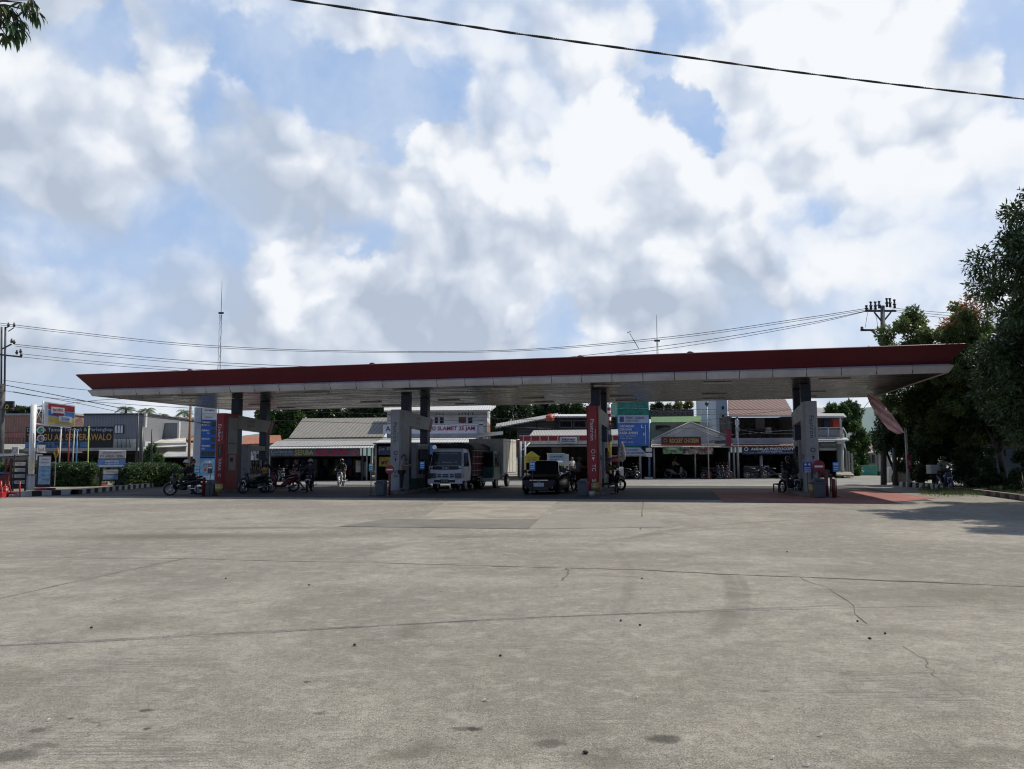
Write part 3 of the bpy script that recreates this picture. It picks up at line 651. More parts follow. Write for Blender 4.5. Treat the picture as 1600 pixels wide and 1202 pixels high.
def pole_sign(px, base, ztop, w_, h_, m, label, name='notice_sign', lines=2, group=None, cap=None):
    p = G(px, base); r = thing(name, label, 'sign', tuple(p), 0, group)
    b = MB().cyl((0, 0, 0), (0, 0, ztop - h_ * .3), .018, .018, 8); b.cyl((0, 0, 0), (0, 0, .04), .17, .12, 12); b.build('pole', M_darkmetal, r)
    o = MB().box((0, -.03, ztop - h_ / 2), (w_, .03, h_)).build('panel', m, r, bevel=.006)
    ic = MB(); ic.cyl((-w_ * .2, -.046, ztop - h_ * .22), (-w_ * .2, -.05, ztop - h_ * .22), h_ * .12, h_ * .12, 12); ic.cyl((w_ * .2, -.046, ztop - h_ * .22), (w_ * .2, -.05, ztop - h_ * .22), h_ * .12, h_ * .12, 12)
    for q in range(lines): ic.box((0, -.048, ztop - h_ * (.55 + .2 * q)), (w_ * .7, .004, h_ * .08))
    ic.build('pictogram', M_txtw, r)
    if cap: MB().box((0, -.026, ztop - .03), (w_ * 1.02, .026, .08)).build('cap', cap, r)
    return r
pole_sign(579.5, 775, 1.45, .20, .36, M_teal, 'teal notice sign on a thin pole, left of the second island')
pole_sign(659.5, 772, 1.52, .22, .36, M_signb, 'small blue notice sign on a pole just left of the white truck')
pole_sign(832, 774.5, 1.48, .26, .38, M_signb, 'blue notice sign on a pole standing in front of the black car')
pole_sign(1307.5, 776, 1.42, .25, .40, M_signb, 'blue notice sign on a pole right of the rightmost no-entry disc')
pole_sign(1263, 776, 1.42, .38, .42, mat('deep_blue_sign', (.04, .10, .42), .5), 'deep blue two-column notice sign in front of the rightmost white totem', lines=3)
pole_sign(307, 774, 1.35, .28, .32, M_teal, 'teal notice sign on a post beside the blue price totem')
pole_sign(327.5, 776, 1.38, .20, .34, M_darkmetal, 'dark square sign on a pole rising behind the leftmost bin', lines=0)
# long thin stick in the second bin
def no_entry(px, base, py, rad, label):
    p = G(px, base); r = thing('no_entry_sign', label, 'sign', tuple(p), 0, 'round red no-entry signs')
    zc = Z(py, p.y, px)
    MB().cyl((0, 0, 0), (0, 0, zc - rad * .6), .055, .05, 12).cyl((0, 0, 0), (0, 0, .05), .2, .16, 14).build('post', M_maroon, r)
    MB().cyl((0, .0, zc), (0, -.025, zc), rad, rad, 32).build('disc', mat('no_entry_red', (.26, .018, .028), .45), r)
    MB().box((0, -.031, zc), (rad * 1.35, .008, rad * .30)).build('bar', M_txtw, r)
no_entry(608.5, 775.5, 734, .20, 'round red no-entry sign on a red post, left of the white truck')
no_entry(1281, 777, 729, .26, 'larger round red no-entry sign at the rightmost island')
def bollard(px, base, h, label):
    p = G(px, base); r = thing('bollard', label, 'bollard', tuple(p), 0, 'dark red bollards guarding the islands')
    MB().cyl((0, 0, 0), (0, 0, h), .075, .075, 14).sphere((0, 0, h), .075, 14, 6, z0=0).build('post', M_maroon, r)
    MB().cyl((0, 0, 0), (0, 0, .03), .12, .11, 14).build('base_plate', M_darkmetal, r)
bollard(318, 776, .80, 'dark red bollard left of the leftmost bin')
bollard(1292, 777, .95, 'dark red bollard right of the rightmost bin')
bollard(1303.5, 778.5, .7, 'short dark red bollard at the right end of the rightmost island')
M_pale_band = mat('dull_pale_band', (.34, .30, .22), .6, .1)
def drum(px, base, zb, label):
    p = G(px, base, zb); r = thing('sand_bucket', label, 'bucket', tuple(p), 0, 'yellow sand buckets by the totems')
    MB().cyl((0, 0, 0), (0, 0, .42), .15, .18, 16).build('bucket', M_yel, r)
    MB().cyl((0, 0, .14), (0, 0, .26), .165, .173, 16).build('white_band', M_pale_band, r)
    MB().torus((0, 0, .42), .175, .012, 'Z', 16, 6).build('rim', M_black, r)
drum(614.5, 766, .16, 'yellow bucket with a white band by the second totem'); drum(930, 768.5, .16, 'yellow bucket at the foot of the red Fastron totem')
drum(1271, 772, .16, 'yellow bucket behind the rightmost bin'); drum(342, 770, .16, 'orange-yellow bucket at the foot of the leftmost red totem')
p = G(925.5, 776); o = MB().cyl((0, 0, 0), (0, 0, .22), .10, .14, 14).torus((0, 0, .22), .14, .01, 'Z', 14, 6).build('bucket', mat('pale_bucket', (.35, .33, .3), .6), loc=tuple(p)); tag(o, 'small pale bucket on the ground before the red Fastron totem', 'bucket')
# low steel guard frames at the far ends of islands
def guard(px0, px1, base, hgt, label):
    a, b = G(px0, base), G(px1, base); r = thing('guard_frame', label, 'guard rail', tuple(a), 0, 'low black steel guard frames at the islands')
    w_ = (b - a).length; mb = MB(); mb.tube([(0, 0, 0), (0, 0, hgt), (w_, 0, hgt), (w_, 0, 0)], .035, 8); mb.build('front_rail', M_black, r)
    mb = MB(); mb.tube([(0, .7, 0), (0, .7, hgt), (w_, .7, hgt), (w_, .7, 0)], .035, 8); mb.tube([(0, 0, hgt), (0, .7, hgt)], .03, 8); mb.build('rear_rail', M_black, r)
guard(1217, 1243, 769.5, .36, 'low black guard frame left of the rightmost island'); guard(943, 965, 771, .42, 'low black guard frame right of the red Fastron totem')
def table_box(px, base, w_, h_, label):
    p = G(px, base); r = thing('work_table', label, 'table', tuple(p), EA)
    MB().box((0, 0, h_ + .02), (w_, .5, .05)).build('top', M_maroon, r)
    for sx in (-1, 1):
        for sy in (-1, 1): MB().box((sx * (w_ / 2 - .05), sy * .2, h_ / 2), (.05, .05, h_)).build('leg', M_darkmetal, r)
table_box(1290, 770, .62, .78, 'small dark red table beside the rightmost no-entry sign')
p = G(1289, 770); o = MB().box((0, 0, .93), (.42, .3, .22)).build('crate', M_grey, loc=tuple(p), bevel=.01); tag(o, 'grey box standing on the small dark red table', 'box')

# umbrella
p = G(959.5, 771.5); r = thing('rainbow_umbrella', 'small rainbow umbrella on a thin pole right of the red Fastron totem', 'umbrella', tuple(p))
MB().cyl((0, 0, 0), (0, 0, 1.62), .016, .012, 8).cyl((0, 0, 0), (0, 0, .05), .16, .12, 12).build('pole', M_darkmetal, r)
uc = [(.10, .10, .40), (.72, .60, .05), (.70, .62, .10), (.12, .12, .35), (.10, .10, .30), (.55, .10, .10), (.70, .20, .16), (.15, .35, .14)]
ums = [mat('umbrella_cloth_%s' % n, c, .8, .03) for n, c in zip(['orange', 'yellow', 'lime', 'blue', 'navy', 'red', 'coral', 'green'], uc)]
mb = MB(); nn = 16
for i in range(nn):
    for j in range(5):
        def q(i_, j_):
            t = 2 * math.pi * i_ / nn + .3; a = j_ / 5 * R(62); rr = .40 * math.sin(a) / math.sin(R(62)); return (rr * math.cos(t), rr * math.sin(t), 1.48 + .19 * (math.cos(a) - math.cos(R(62))) / (1 - math.cos(R(62))))
        mb.add([q(i, j), q(i + 1, j), q(i + 1, j + 1), q(i, j + 1)], [(0, 1, 2, 3)], (i // 2) % 8)
mb.build('canopy_cloth', ums, r)
ribs = MB()
for i in range(8):
    t = 2 * math.pi * i / 8 + .3; ribs.cyl((0, 0, 1.60), (.39 * math.cos(t), .39 * math.sin(t), 1.47), .004, .004, 4)
ribs.build('ribs', M_darkmetal, r)

# ------------------------------------------------------------------ vehicles
def wheel(root, x, y, rad, wdt, rimm, axis='X', name='wheel', spokes=5):
    mb = MB(); mb.torus((x, y, rad), rad - wdt * .42, wdt * .42, 'X', 28, 10, sq=1.15); t = mb.build(name, M_rubber, root)
    sx = 1 if x > 0 else -1
    rm = MB(); rm.cyl((x - wdt * .33, y, rad), (x + wdt * .33, y, rad), rad * .66, rad * .66, 24)
    rm.cyl((x + sx * wdt * .33, y, rad), (x + sx * wdt * .42, y, rad), rad * .2, rad * .14, 12)
    for k in range(spokes):
        a = 2 * math.pi * k / spokes; rm.box((x + sx * wdt * .35, y + rad * .38 * math.cos(a), rad + rad * .38 * math.sin(a)), (.03, rad * .5, rad * .16), rx=a)
    rm.build('rim', rimm, t); return t
def panel(name, pts, m, root, off=.006, inset=0.0):
    ps = [Vector(p) for p in pts]; c = sum(ps, Vector()) / len(ps); n = (ps[1] - ps[0]).cross(ps[2] - ps[0]).normalized()
    ps = [p.lerp(c, inset) for p in ps]
    return MB().prism([tuple(p) for p in ps], tuple(n * off)).build(name, m, root)
M_carb = mat('black_car_paint', (.006, .006, .008), .16, .02, spec=.28)
M_chrome = mat('chrome', (.6, .6, .62), .15, .03, metal=1.0)
M_lampg = mat('headlight_glass', (.07, .075, .08), .10, .05)
M_plate = mat('number_plate_white', (.55, .55, .58), .5, .03)
def rr(hw, zb, zt, y, cr=.12, n=4):
    pts = []
    for (cx, cz, a0) in ((hw - cr, zb + cr * .6, -90), (hw - cr, zt - cr, 0), (-hw + cr, zt - cr, 90), (-hw + cr, zb + cr * .6, 180)):
        for i in range(n + 1):
            a = R(a0 + 90 * i / n); pts.append((cx + cr * math.cos(a), y, cz + (cr if cz > (zb + zt) / 2 else cr * .6) * math.sin(a)))
    return pts
def hatch():
    r = thing('parked_car', 'black hatchback facing out with a white number plate under the canopy', 'car')
    st = [(-1.96, .58, .30, .56), (-1.93, .70, .22, .66), (-1.84, .79, .18, .75), (-1.6, .835, .17, .83), (-1.2, .85, .17, .91), (-.85, .855, .17, .98), (0, .855, .17, 1.0), (1.2, .855, .17, 1.02), (1.75, .84, .2, 1.02), (1.92, .78, .26, .95), (1.96, .66, .34, .8)]
    body = MB().loft([rr(h, a, b, y) for (y, h, a, b) in st]).build('body', M_carb, r)
    b0 = [(-.76, -.98, .95), (.76, -.98, .95), (.77, 1.86, .98), (-.77, 1.86, .98)]
    t0_ = [(-.58, -.12, 1.46), (.58, -.12, 1.46), (.58, 1.45, 1.47), (-.58, 1.45, 1.47)]
    cabn = MB().loft([b0, t0_, [(x * .8, y * .9 + .05, 1.53) for x, y, z in t0_]], smooth=False).build('cabin', M_carb, r, bevel=.05)
    panel('windscreen', [b0[0], b0[1], t0_[1], t0_[0]], M_glass, r, .008, .10)
    panel('rear_window', [b0[2], b0[3], t0_[3], t0_[2]], M_glass, r, .008, .12)
    for sx in (1, -1):
        a = [(.77, -.72, 1.0), (.77, .45, 1.0), (.60, .45, 1.42), (.60, -.05, 1.42)]; b_ = [(.77, .52, 1.0), (.775, 1.5, 1.02), (.60, 1.3, 1.43), (.60, .52, 1.42)]
        for q in (a, b_):
            pts = [(sx * x, y, z) for x, y, z in q]; pts = pts if sx > 0 else pts[::-1]
            panel('side_window', pts, M_glass, r, .008, .04)
        MB().box((sx * .92, -.66, 1.04), (.2, .11, .14)).box((sx * .83, -.66, 1.0), (.1, .05, .04)).build('mirror', M_carb, r, bevel=.03)
        h = MB().loft([[(sx * .46, -1.905, .62), (sx * .74, -1.86, .66), (sx * .80, -1.72, .78), (sx * .52, -1.80, .72)], [(sx * .46, -1.87, .60), (sx * .72, -1.80, .64), (sx * .76, -1.66, .74), (sx * .52, -1.76, .70)]], smooth=False).build('headlight', M_lampg, r)
        MB().cyl((sx * .60, -1.925, .34), (sx * .60, -1.955, .34), .055, .055, 12).build('fog_lamp', M_lampg, r)
        for sy in (-1.24, 1.24): wheel(r, sx * .74, sy, .30, .2, M_chrome)
        MB().box((sx * .862, .0, .72), (.01, .16, .025)).box((sx * .862, .95, .74), (.01, .16, .025)).build('door_handle', M_chrome, r)
    MB().box((0, -1.935, .66), (.84, .03, .03)).build('chrome_bar', M_chrome, r)
    MB().torus((0, -1.965, .60), .055, .010, 'Y', 16, 6).build('emblem', M_chrome, r)
    MB().box((0, -1.975, .28), (.9, .03, .14)).build('lower_grille', M_black, r)
    pl = MB().box((0, -1.99, .46), (.46, .015, .16)).build('number_plate', M_plate, r); text('lettering', 'R 1783 A', pl, M_txtd, 0, .465, .36, .085, y=-2.0)
    return r
car = hatch()
fr_ = G(842, 773.6); car.rotation_euler.z = EA; car.location = fr_ + N_ * 1.95

def lt():
    r = thing('light_truck', 'white light truck facing out with dark slatted cargo bed and tinted windscreen', 'truck')
    Wm = mat('truck_white', (.74, .76, .78), .35, .05, dirt=.10); Dk = mat('cargo_dark', (.035, .03, .03), .8, .2)
    # cab : loft in z
    def rg(z, hw, yf, yb): return [(-hw + .1, yf, z), (hw - .1, yf, z), (hw, yf + .1, z), (hw, yb, z), (-hw, yb, z), (-hw, yf + .1, z)]
    MB().loft([rg(.52, .86, .04, 1.5), rg(.95, .89, 0, 1.52), rg(1.22, .90, .03, 1.52), rg(1.95, .82, .28, 1.50), rg(2.12, .78, .42, 1.46), rg(2.17, .68, .55, 1.38)], smooth=False).build('cab', Wm, r, bevel=.025)
    panel('windscreen', [(-.83, .025, 1.13), (.83, .025, 1.13), (.755, .25, 1.99), (-.755, .25, 1.99)], M_glass, r, .012)
    text('windscreen_lettering', 'PUTRA MULYA JAYA', r, M_txtw, .02, 1.90, 1.1, .055, y=.20)
    text('windscreen_lettering', 'Gemilang', r, M_txtw, .05, 1.46, .5, .07, y=.075)
    MB().box((-.45, .075, 1.44), (.28, .006, .05)).box((.5, .075, 1.47), (.2, .006, .06)).build('sticker', mat('grey_sticker', (.3, .32, .34), .6), r)
    MB().box((0, .0, 1.19), (1.36, .05, .17)).build('garnish', mat('dark_blue_black', (.01, .014, .03), .25), r, bevel=.02)
    text('lettering', 'ISUZU', r, M_txtw, 0, 1.19, .34, .075, y=-.03, bold=.02)
    for sx in (1, -1):
        MB().box((sx * .66, -.015, .80), (.36, .06, .24)).build('headlight', M_lampg, r, bevel=.03)
        MB().box((sx * .845, .0, 1.22), (.06, .05, .16)).build('indicator', M_plate, r, bevel=.01)
        pts = [(sx * .897, .2, 1.24), (sx * .897, 1.15, 1.24), (sx * .825, 1.12, 1.95), (sx * .825, .42, 1.95)]
        panel('door_window', pts if sx > 0 else pts[::-1], M_glass, r, .01)
        MB().box((sx * .903, .68, .93), (.012, .95, .5)).build('door', Wm, r, bevel=.01)
        MB().box((sx * .915, 1.0, 1.12), (.02, .16, .04)).build('door_handle', M_black, r)
        m_ = MB().tube([(sx * .88, .15, 1.25), (sx * 1.02, .05, 1.3), (sx * 1.02, .05, 1.75), (sx * .86, .3, 1.85)], .014, 6).build('mirror_arm', M_black, r)
        MB().box((sx * 1.02, .03, 1.55), (.15, .05, .32)).build('mirror', M_black, m_, bevel=.02)
        wheel(r, sx * .74, .78, .37, .22, M_metal, spokes=6); wheel(r, sx * .74, 3.7, .37, .22, M_metal, spokes=6); wheel(r, sx * .52, 3.7, .37, .2, M_metal, spokes=6)
        MB().box((sx * .97, 3.7, .40), (.02, 1.0, .05)).build('mudguard', M_black, r)
    g_ = MB()
    for i in range(2):
        for (a, b_) in ((-.33, .18), (0, .3), (.33, .18)): g_.box((a, -.012, .75 + i * .1), (b_, .04, .055))
    g_.build('grille', M_black, r)
    MB().box((0, -.08, .52), (1.78, .16, .24)).build('bumper', Wm, r, bevel=.03)
    MB().box((-.38, -.165, .53), (.34, .02, .12)).box((.38, -.165, .53), (.34, .02, .12)).build('bumper_vent', M_black, r)
    pl = MB().box((0, -.175, .53), (.44, .02, .17)).build('number_plate', mat('plate_dark', (.02, .02, .025), .4), r); text('lettering', 'R 1932 BE', pl, M_txtw, 0, .53, .34, .08, y=-.188)
    MB().box((0, 2.9, .62), (.8, 4.6, .16)).cyl((.55, 2.2, .55), (.55, 2.9, .55), .2, .2, 12).box((-.6, 2.4, .5), (.3, .7, .3)).build('chassis', M_black, r)
    MB().box((0, 3.35, .80), (1.9, 3.6, .1)).build('bed_floor', M_maroon, r)
    # slatted sides : uprights plus pale rails
    red = mat('faded_red_slats', (.16, .025, .03), .7, .2)
    for sx in (1, -1):
        u = MB()
        for i in range(13): u.box((sx * .93, 1.65 + i * .285, 1.45), (.05, .12, 1.3))
        u.build('side_slats', red, r)
        q = MB()
        for z in (1.02, 1.38, 1.74, 2.06): q.box((sx * .965, 3.36, z), (.025, 3.55, .05))
        q.build('side_rail', mat('pale_rail', (.30, .28, .27), .7, .15), r)
        MB().box((sx * .975, 3.0, .66), (.03, 1.1, .06)).box((sx * .975, 3.0, .5), (.03, 1.1, .05)).build('under_guard', mat('pale_rail', (1, 1, 1)), r)
        MB().box((sx * .9, 3.36, 1.45), (.02, 3.5, 1.25)).build('side_board', Dk, r)
    MB().box((0, 1.58, 1.55), (1.86, .06, 1.5)).build('end_board', Dk, r); MB().box((0, 5.13, 1.45), (1.86, .05, 1.3)).build('end_board', Dk, r)
    ring = lambda y: [(-.95, y, 2.0), (-.93, y, 2.25), (-.6, y, 2.42), (0, y, 2.47), (.6, y, 2.42), (.93, y, 2.25), (.95, y, 2.0)]
    tp = MB(); tp.loft([[(x, y, z + (.03 if i % 2 else 0)) for x, y, z in ring(y)] for i, y in enumerate((1.45, 2.1, 2.8, 3.5, 4.2, 5.15))]).build('tarpaulin', mat('black_tarpaulin', (.03, .028, .028), .75, .25, bump=.5, bscale=4), r)
    return r
tr = lt(); tr.rotation_euler.z = EA; tr.location = G(699, 768.2) + N_ * -.3

def box_truck():
    r = thing('box_truck', 'green-cabbed box truck with a tall white cargo box behind the slatted truck', 'truck')
    Gc = mat('dark_green_cab', (.03, .12, .10), .4, .1); Wb = mat('white_box_sheet', (.70, .67, .58), .5, .06, dirt=.15)
    MB().loft([[(-.85, 0, .5), (.85, 0, .5), (.85, 1.5, .5), (-.85, 1.5, .5)], [(-.88, -.02, 1.15), (.88, -.02, 1.15), (.88, 1.5, 1.15), (-.88, 1.5, 1.15)], [(-.78, .3, 2.05), (.78, .3, 2.05), (.78, 1.45, 2.05), (-.78, 1.45, 2.05)]], smooth=False).build('cab', Gc, r, bevel=.04)
    panel('windscreen', [(-.80, .0, 1.2), (.80, .0, 1.2), (.72, .26, 1.95), (-.72, .26, 1.95)], M_glass, r, .012)
    for sx in (1, -1):
        pts = [(sx * .88, .2, 1.2), (sx * .88, 1.15, 1.2), (sx * .80, 1.12, 1.9), (sx * .80, .42, 1.9)]; panel('door_window', pts if sx > 0 else pts[::-1], M_glass, r, .01)
        MB().box((sx * .63, -.015, .78), (.3, .06, .2)).build('headlight', M_lampg, r, bevel=.02)
        wheel(r, sx * .73, .8, .36, .21, M_metal, spokes=6); wheel(r, sx * .73, 3.5, .36, .21, M_metal, spokes=6)
        MB().tube([(sx * .86, .1, 1.2), (sx * 1.0, .0, 1.3), (sx * 1.0, 0, 1.8), (sx * .82, .3, 1.85)], .014, 6).box((sx * 1.0, -.02, 1.55), (.14, .05, .3)).build('mirror', M_black, r)
    MB().box((0, -.06, .5), (1.7, .14, .2)).build('bumper', M_plate, r, bevel=.02)
    MB().box((0, 2.7, .6), (.8, 4.2, .16)).build('chassis', M_black, r)
    MB().box((0, 3.2, 1.78), (2.0, 3.3, 1.95)).build('cargo_box', Wb, r, bevel=.015)
    ln = MB()
    for sx in (1, -1):
        for y in (1.58, 2.3, 3.05, 3.8, 4.82): ln.box((sx * 1.004, y, 1.78), (.012, .03, 1.93))
        ln.box((sx * 1.004, 3.2, 2.62), (.012, 3.28, .03)); ln.box((sx * 1.004, 3.2, .84), (.014, 3.28, .04))
    ln.build('box_seams', M_metal, r)
    return r
bt = box_truck(); bt.rotation_euler.z = EA; bt.location = G(746, 764.5) + N_ * .2

def rider_bike(bodycol, name='motorcycle', style='scooter', pl='white'):
    """faces -Y"""
    r = thing(name, '', 'motorcycle')
    for y in (-.62, .62):
        t = MB().torus((0, y, .29), .245, .045, 'X', 26, 8).build('wheel', M_rubber, r)
        rm = MB().torus((0, y, .29), .20, .014, 'X', 22, 6).cyl((-.05, y, .29), (.05, y, .29), .04, .04, 10)
        for k in range(8):
            a = math.pi * k / 4; rm.cyl((0, y, .29), (0, y + .2 * math.cos(a), .29 + .2 * math.sin(a)), .007, .007, 4)
        rm.build('rim', M_chrome, t)
        MB().torus((0, y, .30), .285, .03, 'X', 20, 6, sq=2.0).build('mudguard', bodycol, r).scale = (1, 1, 1)
    MB().tube([(-.07, -.62, .29), (-.07, -.48, .68)], .02, 8).tube([(.07, -.62, .29), (.07, -.48, .68)], .02, 8).build('fork', M_chrome, r)
    def el(y, z, hw, hh): return [(hw * math.cos(a), y, z + hh * math.sin(a)) for a in [2 * math.pi * i / 10 for i in range(10)]]
    b = MB(); b.loft([el(-.60, .72, .03, .05), el(-.56, .74, .13, .17), el(-.50, .66, .17, .30), el(-.42, .60, .19, .34), el(-.36, .55, .16, .30)])
    if style == 'scooter': b.loft([el(-.40, .34, .15, .07), el(-.1, .30, .17, .07), el(.10, .38, .15, .15), el(.25, .52, .16, .17), el(.6, .62, .14, .13), el(.88, .70, .05, .05)])
    else: b.loft([el(-.40, .62, .06, .06), el(-.1, .55, .09, .08), el(.15, .58, .12, .14), el(.5, .64, .13, .12), el(.88, .74, .05, .05)]); b.loft([el(-.32, .40, .09, .10), el(-.1, .36, .12, .14), el(.12, .36, .10, .12)])
    b.build('body', bodycol, r)
    MB().loft([el(-.02, .73, .09, .03), el(.1, .76, .13, .05), el(.45, .80, .14, .055), el(.72, .85, .12, .05), el(.80, .86, .06, .03)]).build('seat', M_black, r)
    MB().tube([(-.33, -.36, 1.0), (-.12, -.46, .97), (.12, -.46, .97), (.33, -.36, 1.0)], .015, 8).sphere((0, -.49, .95), (.14, .08, .08), 12, 8).build('handlebar', M_black, r)
    MB().sphere((0, -.585, .80), (.10, .05, .07), 12, 8).build('headlight', M_lampg, r)
    for sx in (-1, 1): MB().cyl((sx * .22, -.42, .98), (sx * .26, -.44, 1.17), .007, .007, 6).sphere((sx * .28, -.45, 1.2), (.07, .015, .045), 10, 6).build('mirror', M_black, r)
    MB().cyl((.15, .1, .28), (.18, .75, .34), .03, .055, 10).build('exhaust', M_chrome, r)
    MB().box((0, -.625, .60), (.24, .012, .10)).build('number_plate', M_plate if pl == 'white' else M_black, r)
    MB().sphere((0, .88, .74), (.08, .03, .04), 10, 6).build('tail_light', M_slabr, r)
    return r

# ------------------------------------------------------------------ people
def skin(verts, radii, edges, sub=1):
    me = bpy.data.meshes.new('s'); me.from_pydata([tuple(v) for v in verts], edges, [])
    ob = bpy.data.objects.new('s', me); COL.objects.link(ob)
    md = ob.modifiers.new('k', 'SKIN'); md.use_smooth_shade = True
    for i, d in enumerate(me.skin_vertices[0].data):
        rr_ = radii[i]; d.radius = rr_ if isinstance(rr_, tuple) else (rr_, rr_); d.use_root = (i == 0)
    sb = ob.modifiers.new('s', 'SUBSURF'); sb.levels = sub; sb.render_levels = sub
    dg = bpy.context.evaluated_depsgraph_get(); out = bpy.data.meshes.new_from_object(ob.evaluated_get(dg))
    bpy.data.objects.remove(ob); vs = [tuple(v.co) for v in out.vertices]; fs = [tuple(p_.vertices) for p_ in out.polygons]
    bpy.data.meshes.remove(out); return vs, fs
POSES = {
 'stand': dict(pel=(0, 0, .94), ch=(0, 0, 1.22), nk=(0, 0, 1.43), hd=(0, -.02, 1.58), el=[(-.24, .02, 1.13), (.24, .02, 1.13)], wr=[(-.25, -.08, .90), (.25, -.08, .90)], kn=[(-.10, 0, .50), (.10, -.03, .50)], an=[(-.10, .02, .09), (.11, .02, .09)]),
 'reach': dict(pel=(0, 0, .94), ch=(0, -.03, 1.22), nk=(0, -.06, 1.42), hd=(0, -.10, 1.57), el=[(-.26, -.16, 1.18), (.26, -.18, 1.20)], wr=[(-.20, -.42, 1.16), (.16, -.45, 1.22)], kn=[(-.10, -.02, .50), (.11, .02, .50)], an=[(-.11, 0, .09), (.12, .05, .09)]),
 'walk': dict(pel=(0, 0, .92), ch=(0, -.03, 1.20), nk=(0, -.05, 1.40), hd=(0, -.08, 1.55), el=[(-.24, .10, 1.12), (.24, -.08, 1.14)], wr=[(-.24, .05, .88), (.22, -.28, 1.02)], kn=[(-.10, -.20, .52), (.10, .06, .49)], an=[(-.10, -.30, .10), (.10, .34, .14)]),
 'ride': dict(pel=(0, .24, .90), ch=(0, .17, 1.17), nk=(0, .10, 1.37), hd=(0, .05, 1.52), el=[(-.28, -.06, 1.14), (.28, -.06, 1.14)], wr=[(-.31, -.31, 1.03), (.31, -.31, 1.03)], kn=[(-.19, -.18, .72), (.19, -.18, .72)], an=[(-.15, -.12, .34), (.15, -.12, .34)])}
M_skin = mat('skin', (.26, .14, .09), .6, .05); M_hair = mat('black_hair', (.012, .011, .011), .5, .1)
M_shoe = mat('dark_shoe', (.03, .03, .03), .6, .1)
def cloth(n, c): return mat('cloth_' + n, c, .9, .12, scale=8)
def person(label, loc, rz, pose, shirt, trousers, head='hair', hcol=None, sleeves='short', legs='long', vest=None, group=None, scale=1.0, twist=0):
    J = POSES[pose]; r = thing('person', label, 'person', tuple(loc), rz, group); r.scale = (scale,) * 3
    pel, ch, nk, hd = map(Vector, (J['pel'], J['ch'], J['nk'], J['hd']))
    el, wr, kn, an = [[Vector(a) for a in J[k]] for k in ('el', 'wr', 'kn', 'an')]
    sh = [Vector((-.18, nk.y + .01, nk.z - .05)), Vector((.18, nk.y + .01, nk.z - .05))]; hp = [pel + Vector((-.09, 0, -.05)), pel + Vector((.09, 0, -.05))]
    V = [pel, ch, nk - Vector((0, 0, .03)), nk + Vector((0, -.01, .06)), hd - Vector((0, 0, .02))]; Rd = [(.15, .11), (.155, .11), (.11, .08), .052, .06]; Ed = [(0, 1), (1, 2), (2, 3), (3, 4)]
    for i in (0, 1):
        k = len(V); V += [sh[i], el[i], wr[i]]; Rd += [.058, .042, .028]; Ed += [(2, k), (k, k + 1), (k + 1, k + 2)]
        k = len(V); V += [hp[i], kn[i], an[i]]; Rd += [.085, .058, .038]; Ed += [(0, k), (k, k + 1), (k + 1, k + 2)]
    vs, fs = skin(V, Rd, Ed); mb = MB(); mb.add(vs, fs, 0, True)
    # head
    mb.sphere(tuple(hd + Vector((0, 0, .01))), (.077, .095, .115), 14, 10); mb.sphere(tuple(hd + Vector((0, -.02, -.06))), (.055, .07, .06), 12, 8)
    mb.cyl(tuple(hd + Vector((0, -.085, .03))), tuple(hd + Vector((0, -.112, -.02))), .008, .017, 8)
    mb.box(tuple(hd + Vector((0, -.090, -.055))), (.045, .012, .012))
    for sx in (-1, 1):
        mb.sphere(tuple(hd + Vector((sx * .078, .0, 0))), (.012, .022, .032), 8, 6); mb.sphere(tuple(hd + Vector((sx * .03, -.086, .018))), (.012, .008, .007), 8, 6, mi=1)
    # hands: palm, four unequal fingers, side thumb
    for i in (0, 1):
        d = (wr[i] - el[i]).normalized(); side = d.cross(Vector((0, 0, 1)) if abs(d.z) < .8 else Vector((0, 1, 0))).normalized(); dn = d.cross(side).normalized()
        if dn.z > 0: dn = -dn
        c = wr[i] + d * .045; q = d.to_track_quat('Z', 'Y')
        pv = []
        for t_, wd in ((-.05, .024), (0, .036), (.045, .040)):
            pv.append([tuple(c + d * t_ + side * (wd * a) + dn * (.014 * b_)) for a, b_ in ((-1, -1), (1, -1), (1, 1), (-1, 1))])
        mb.loft(pv, 0)
        for f_, ln_ in enumerate((.062, .074, .068, .052)):
            o_ = c + d * .04 + side * (-.028 + f_ * .0187); m1 = o_ + d * ln_ * .5 + dn * .008; m2 = m1 + (d * .6 + dn * .8) * ln_ * .5
            mb.cyl(tuple(o_), tuple(m1), .0088, .008, 6); mb.cyl(tuple(m1), tuple(m2), .008, .0065, 6)
        sg = -1 if i else 1; o_ = c + side * (sg * .03) - d * .015; mb.cyl(tuple(o_), tuple(o_ + side * sg * .025 + d * .04 + dn * .012), .011, .008, 6)
    mb.build('body', [M_skin, M_hair], r)
    # shirt
    V = [pel + Vector((0, 0, -.02)), ch, nk - Vector((0, 0, .045))]; Rd = [(.170, .128), (.178, .130), (.12, .09)]; Ed = [(0, 1), (1, 2)]
    for i in (0, 1):
        k = len(V); end = sh[i].lerp(el[i], .75) if sleeves == 'short' else el[i]
        V += [sh[i], end]; Rd += [.072, .062]; Ed += [(2, k), (k, k + 1)]
        if sleeves == 'long': V += [wr[i]]; Rd += [.042]; Ed += [(k + 1, k + 2)]
    vs, fs = skin(V, Rd, Ed); MB().add(vs, fs, 0, True).build('shirt' if sleeves == 'short' else 'jacket', shirt, r)
    if vest:
        vs, fs = skin([pel + Vector((0, 0, .06)), ch, nk - Vector((0, 0, .07))], [(.185, .145), (.19, .145), (.15, .11)], [(0, 1), (1, 2)]); MB().add(vs, fs, 0, True).build('vest', vest, r)
    V = [pel + Vector((0, 0, .03))]; Rd = [(.155, .12)]; Ed = []
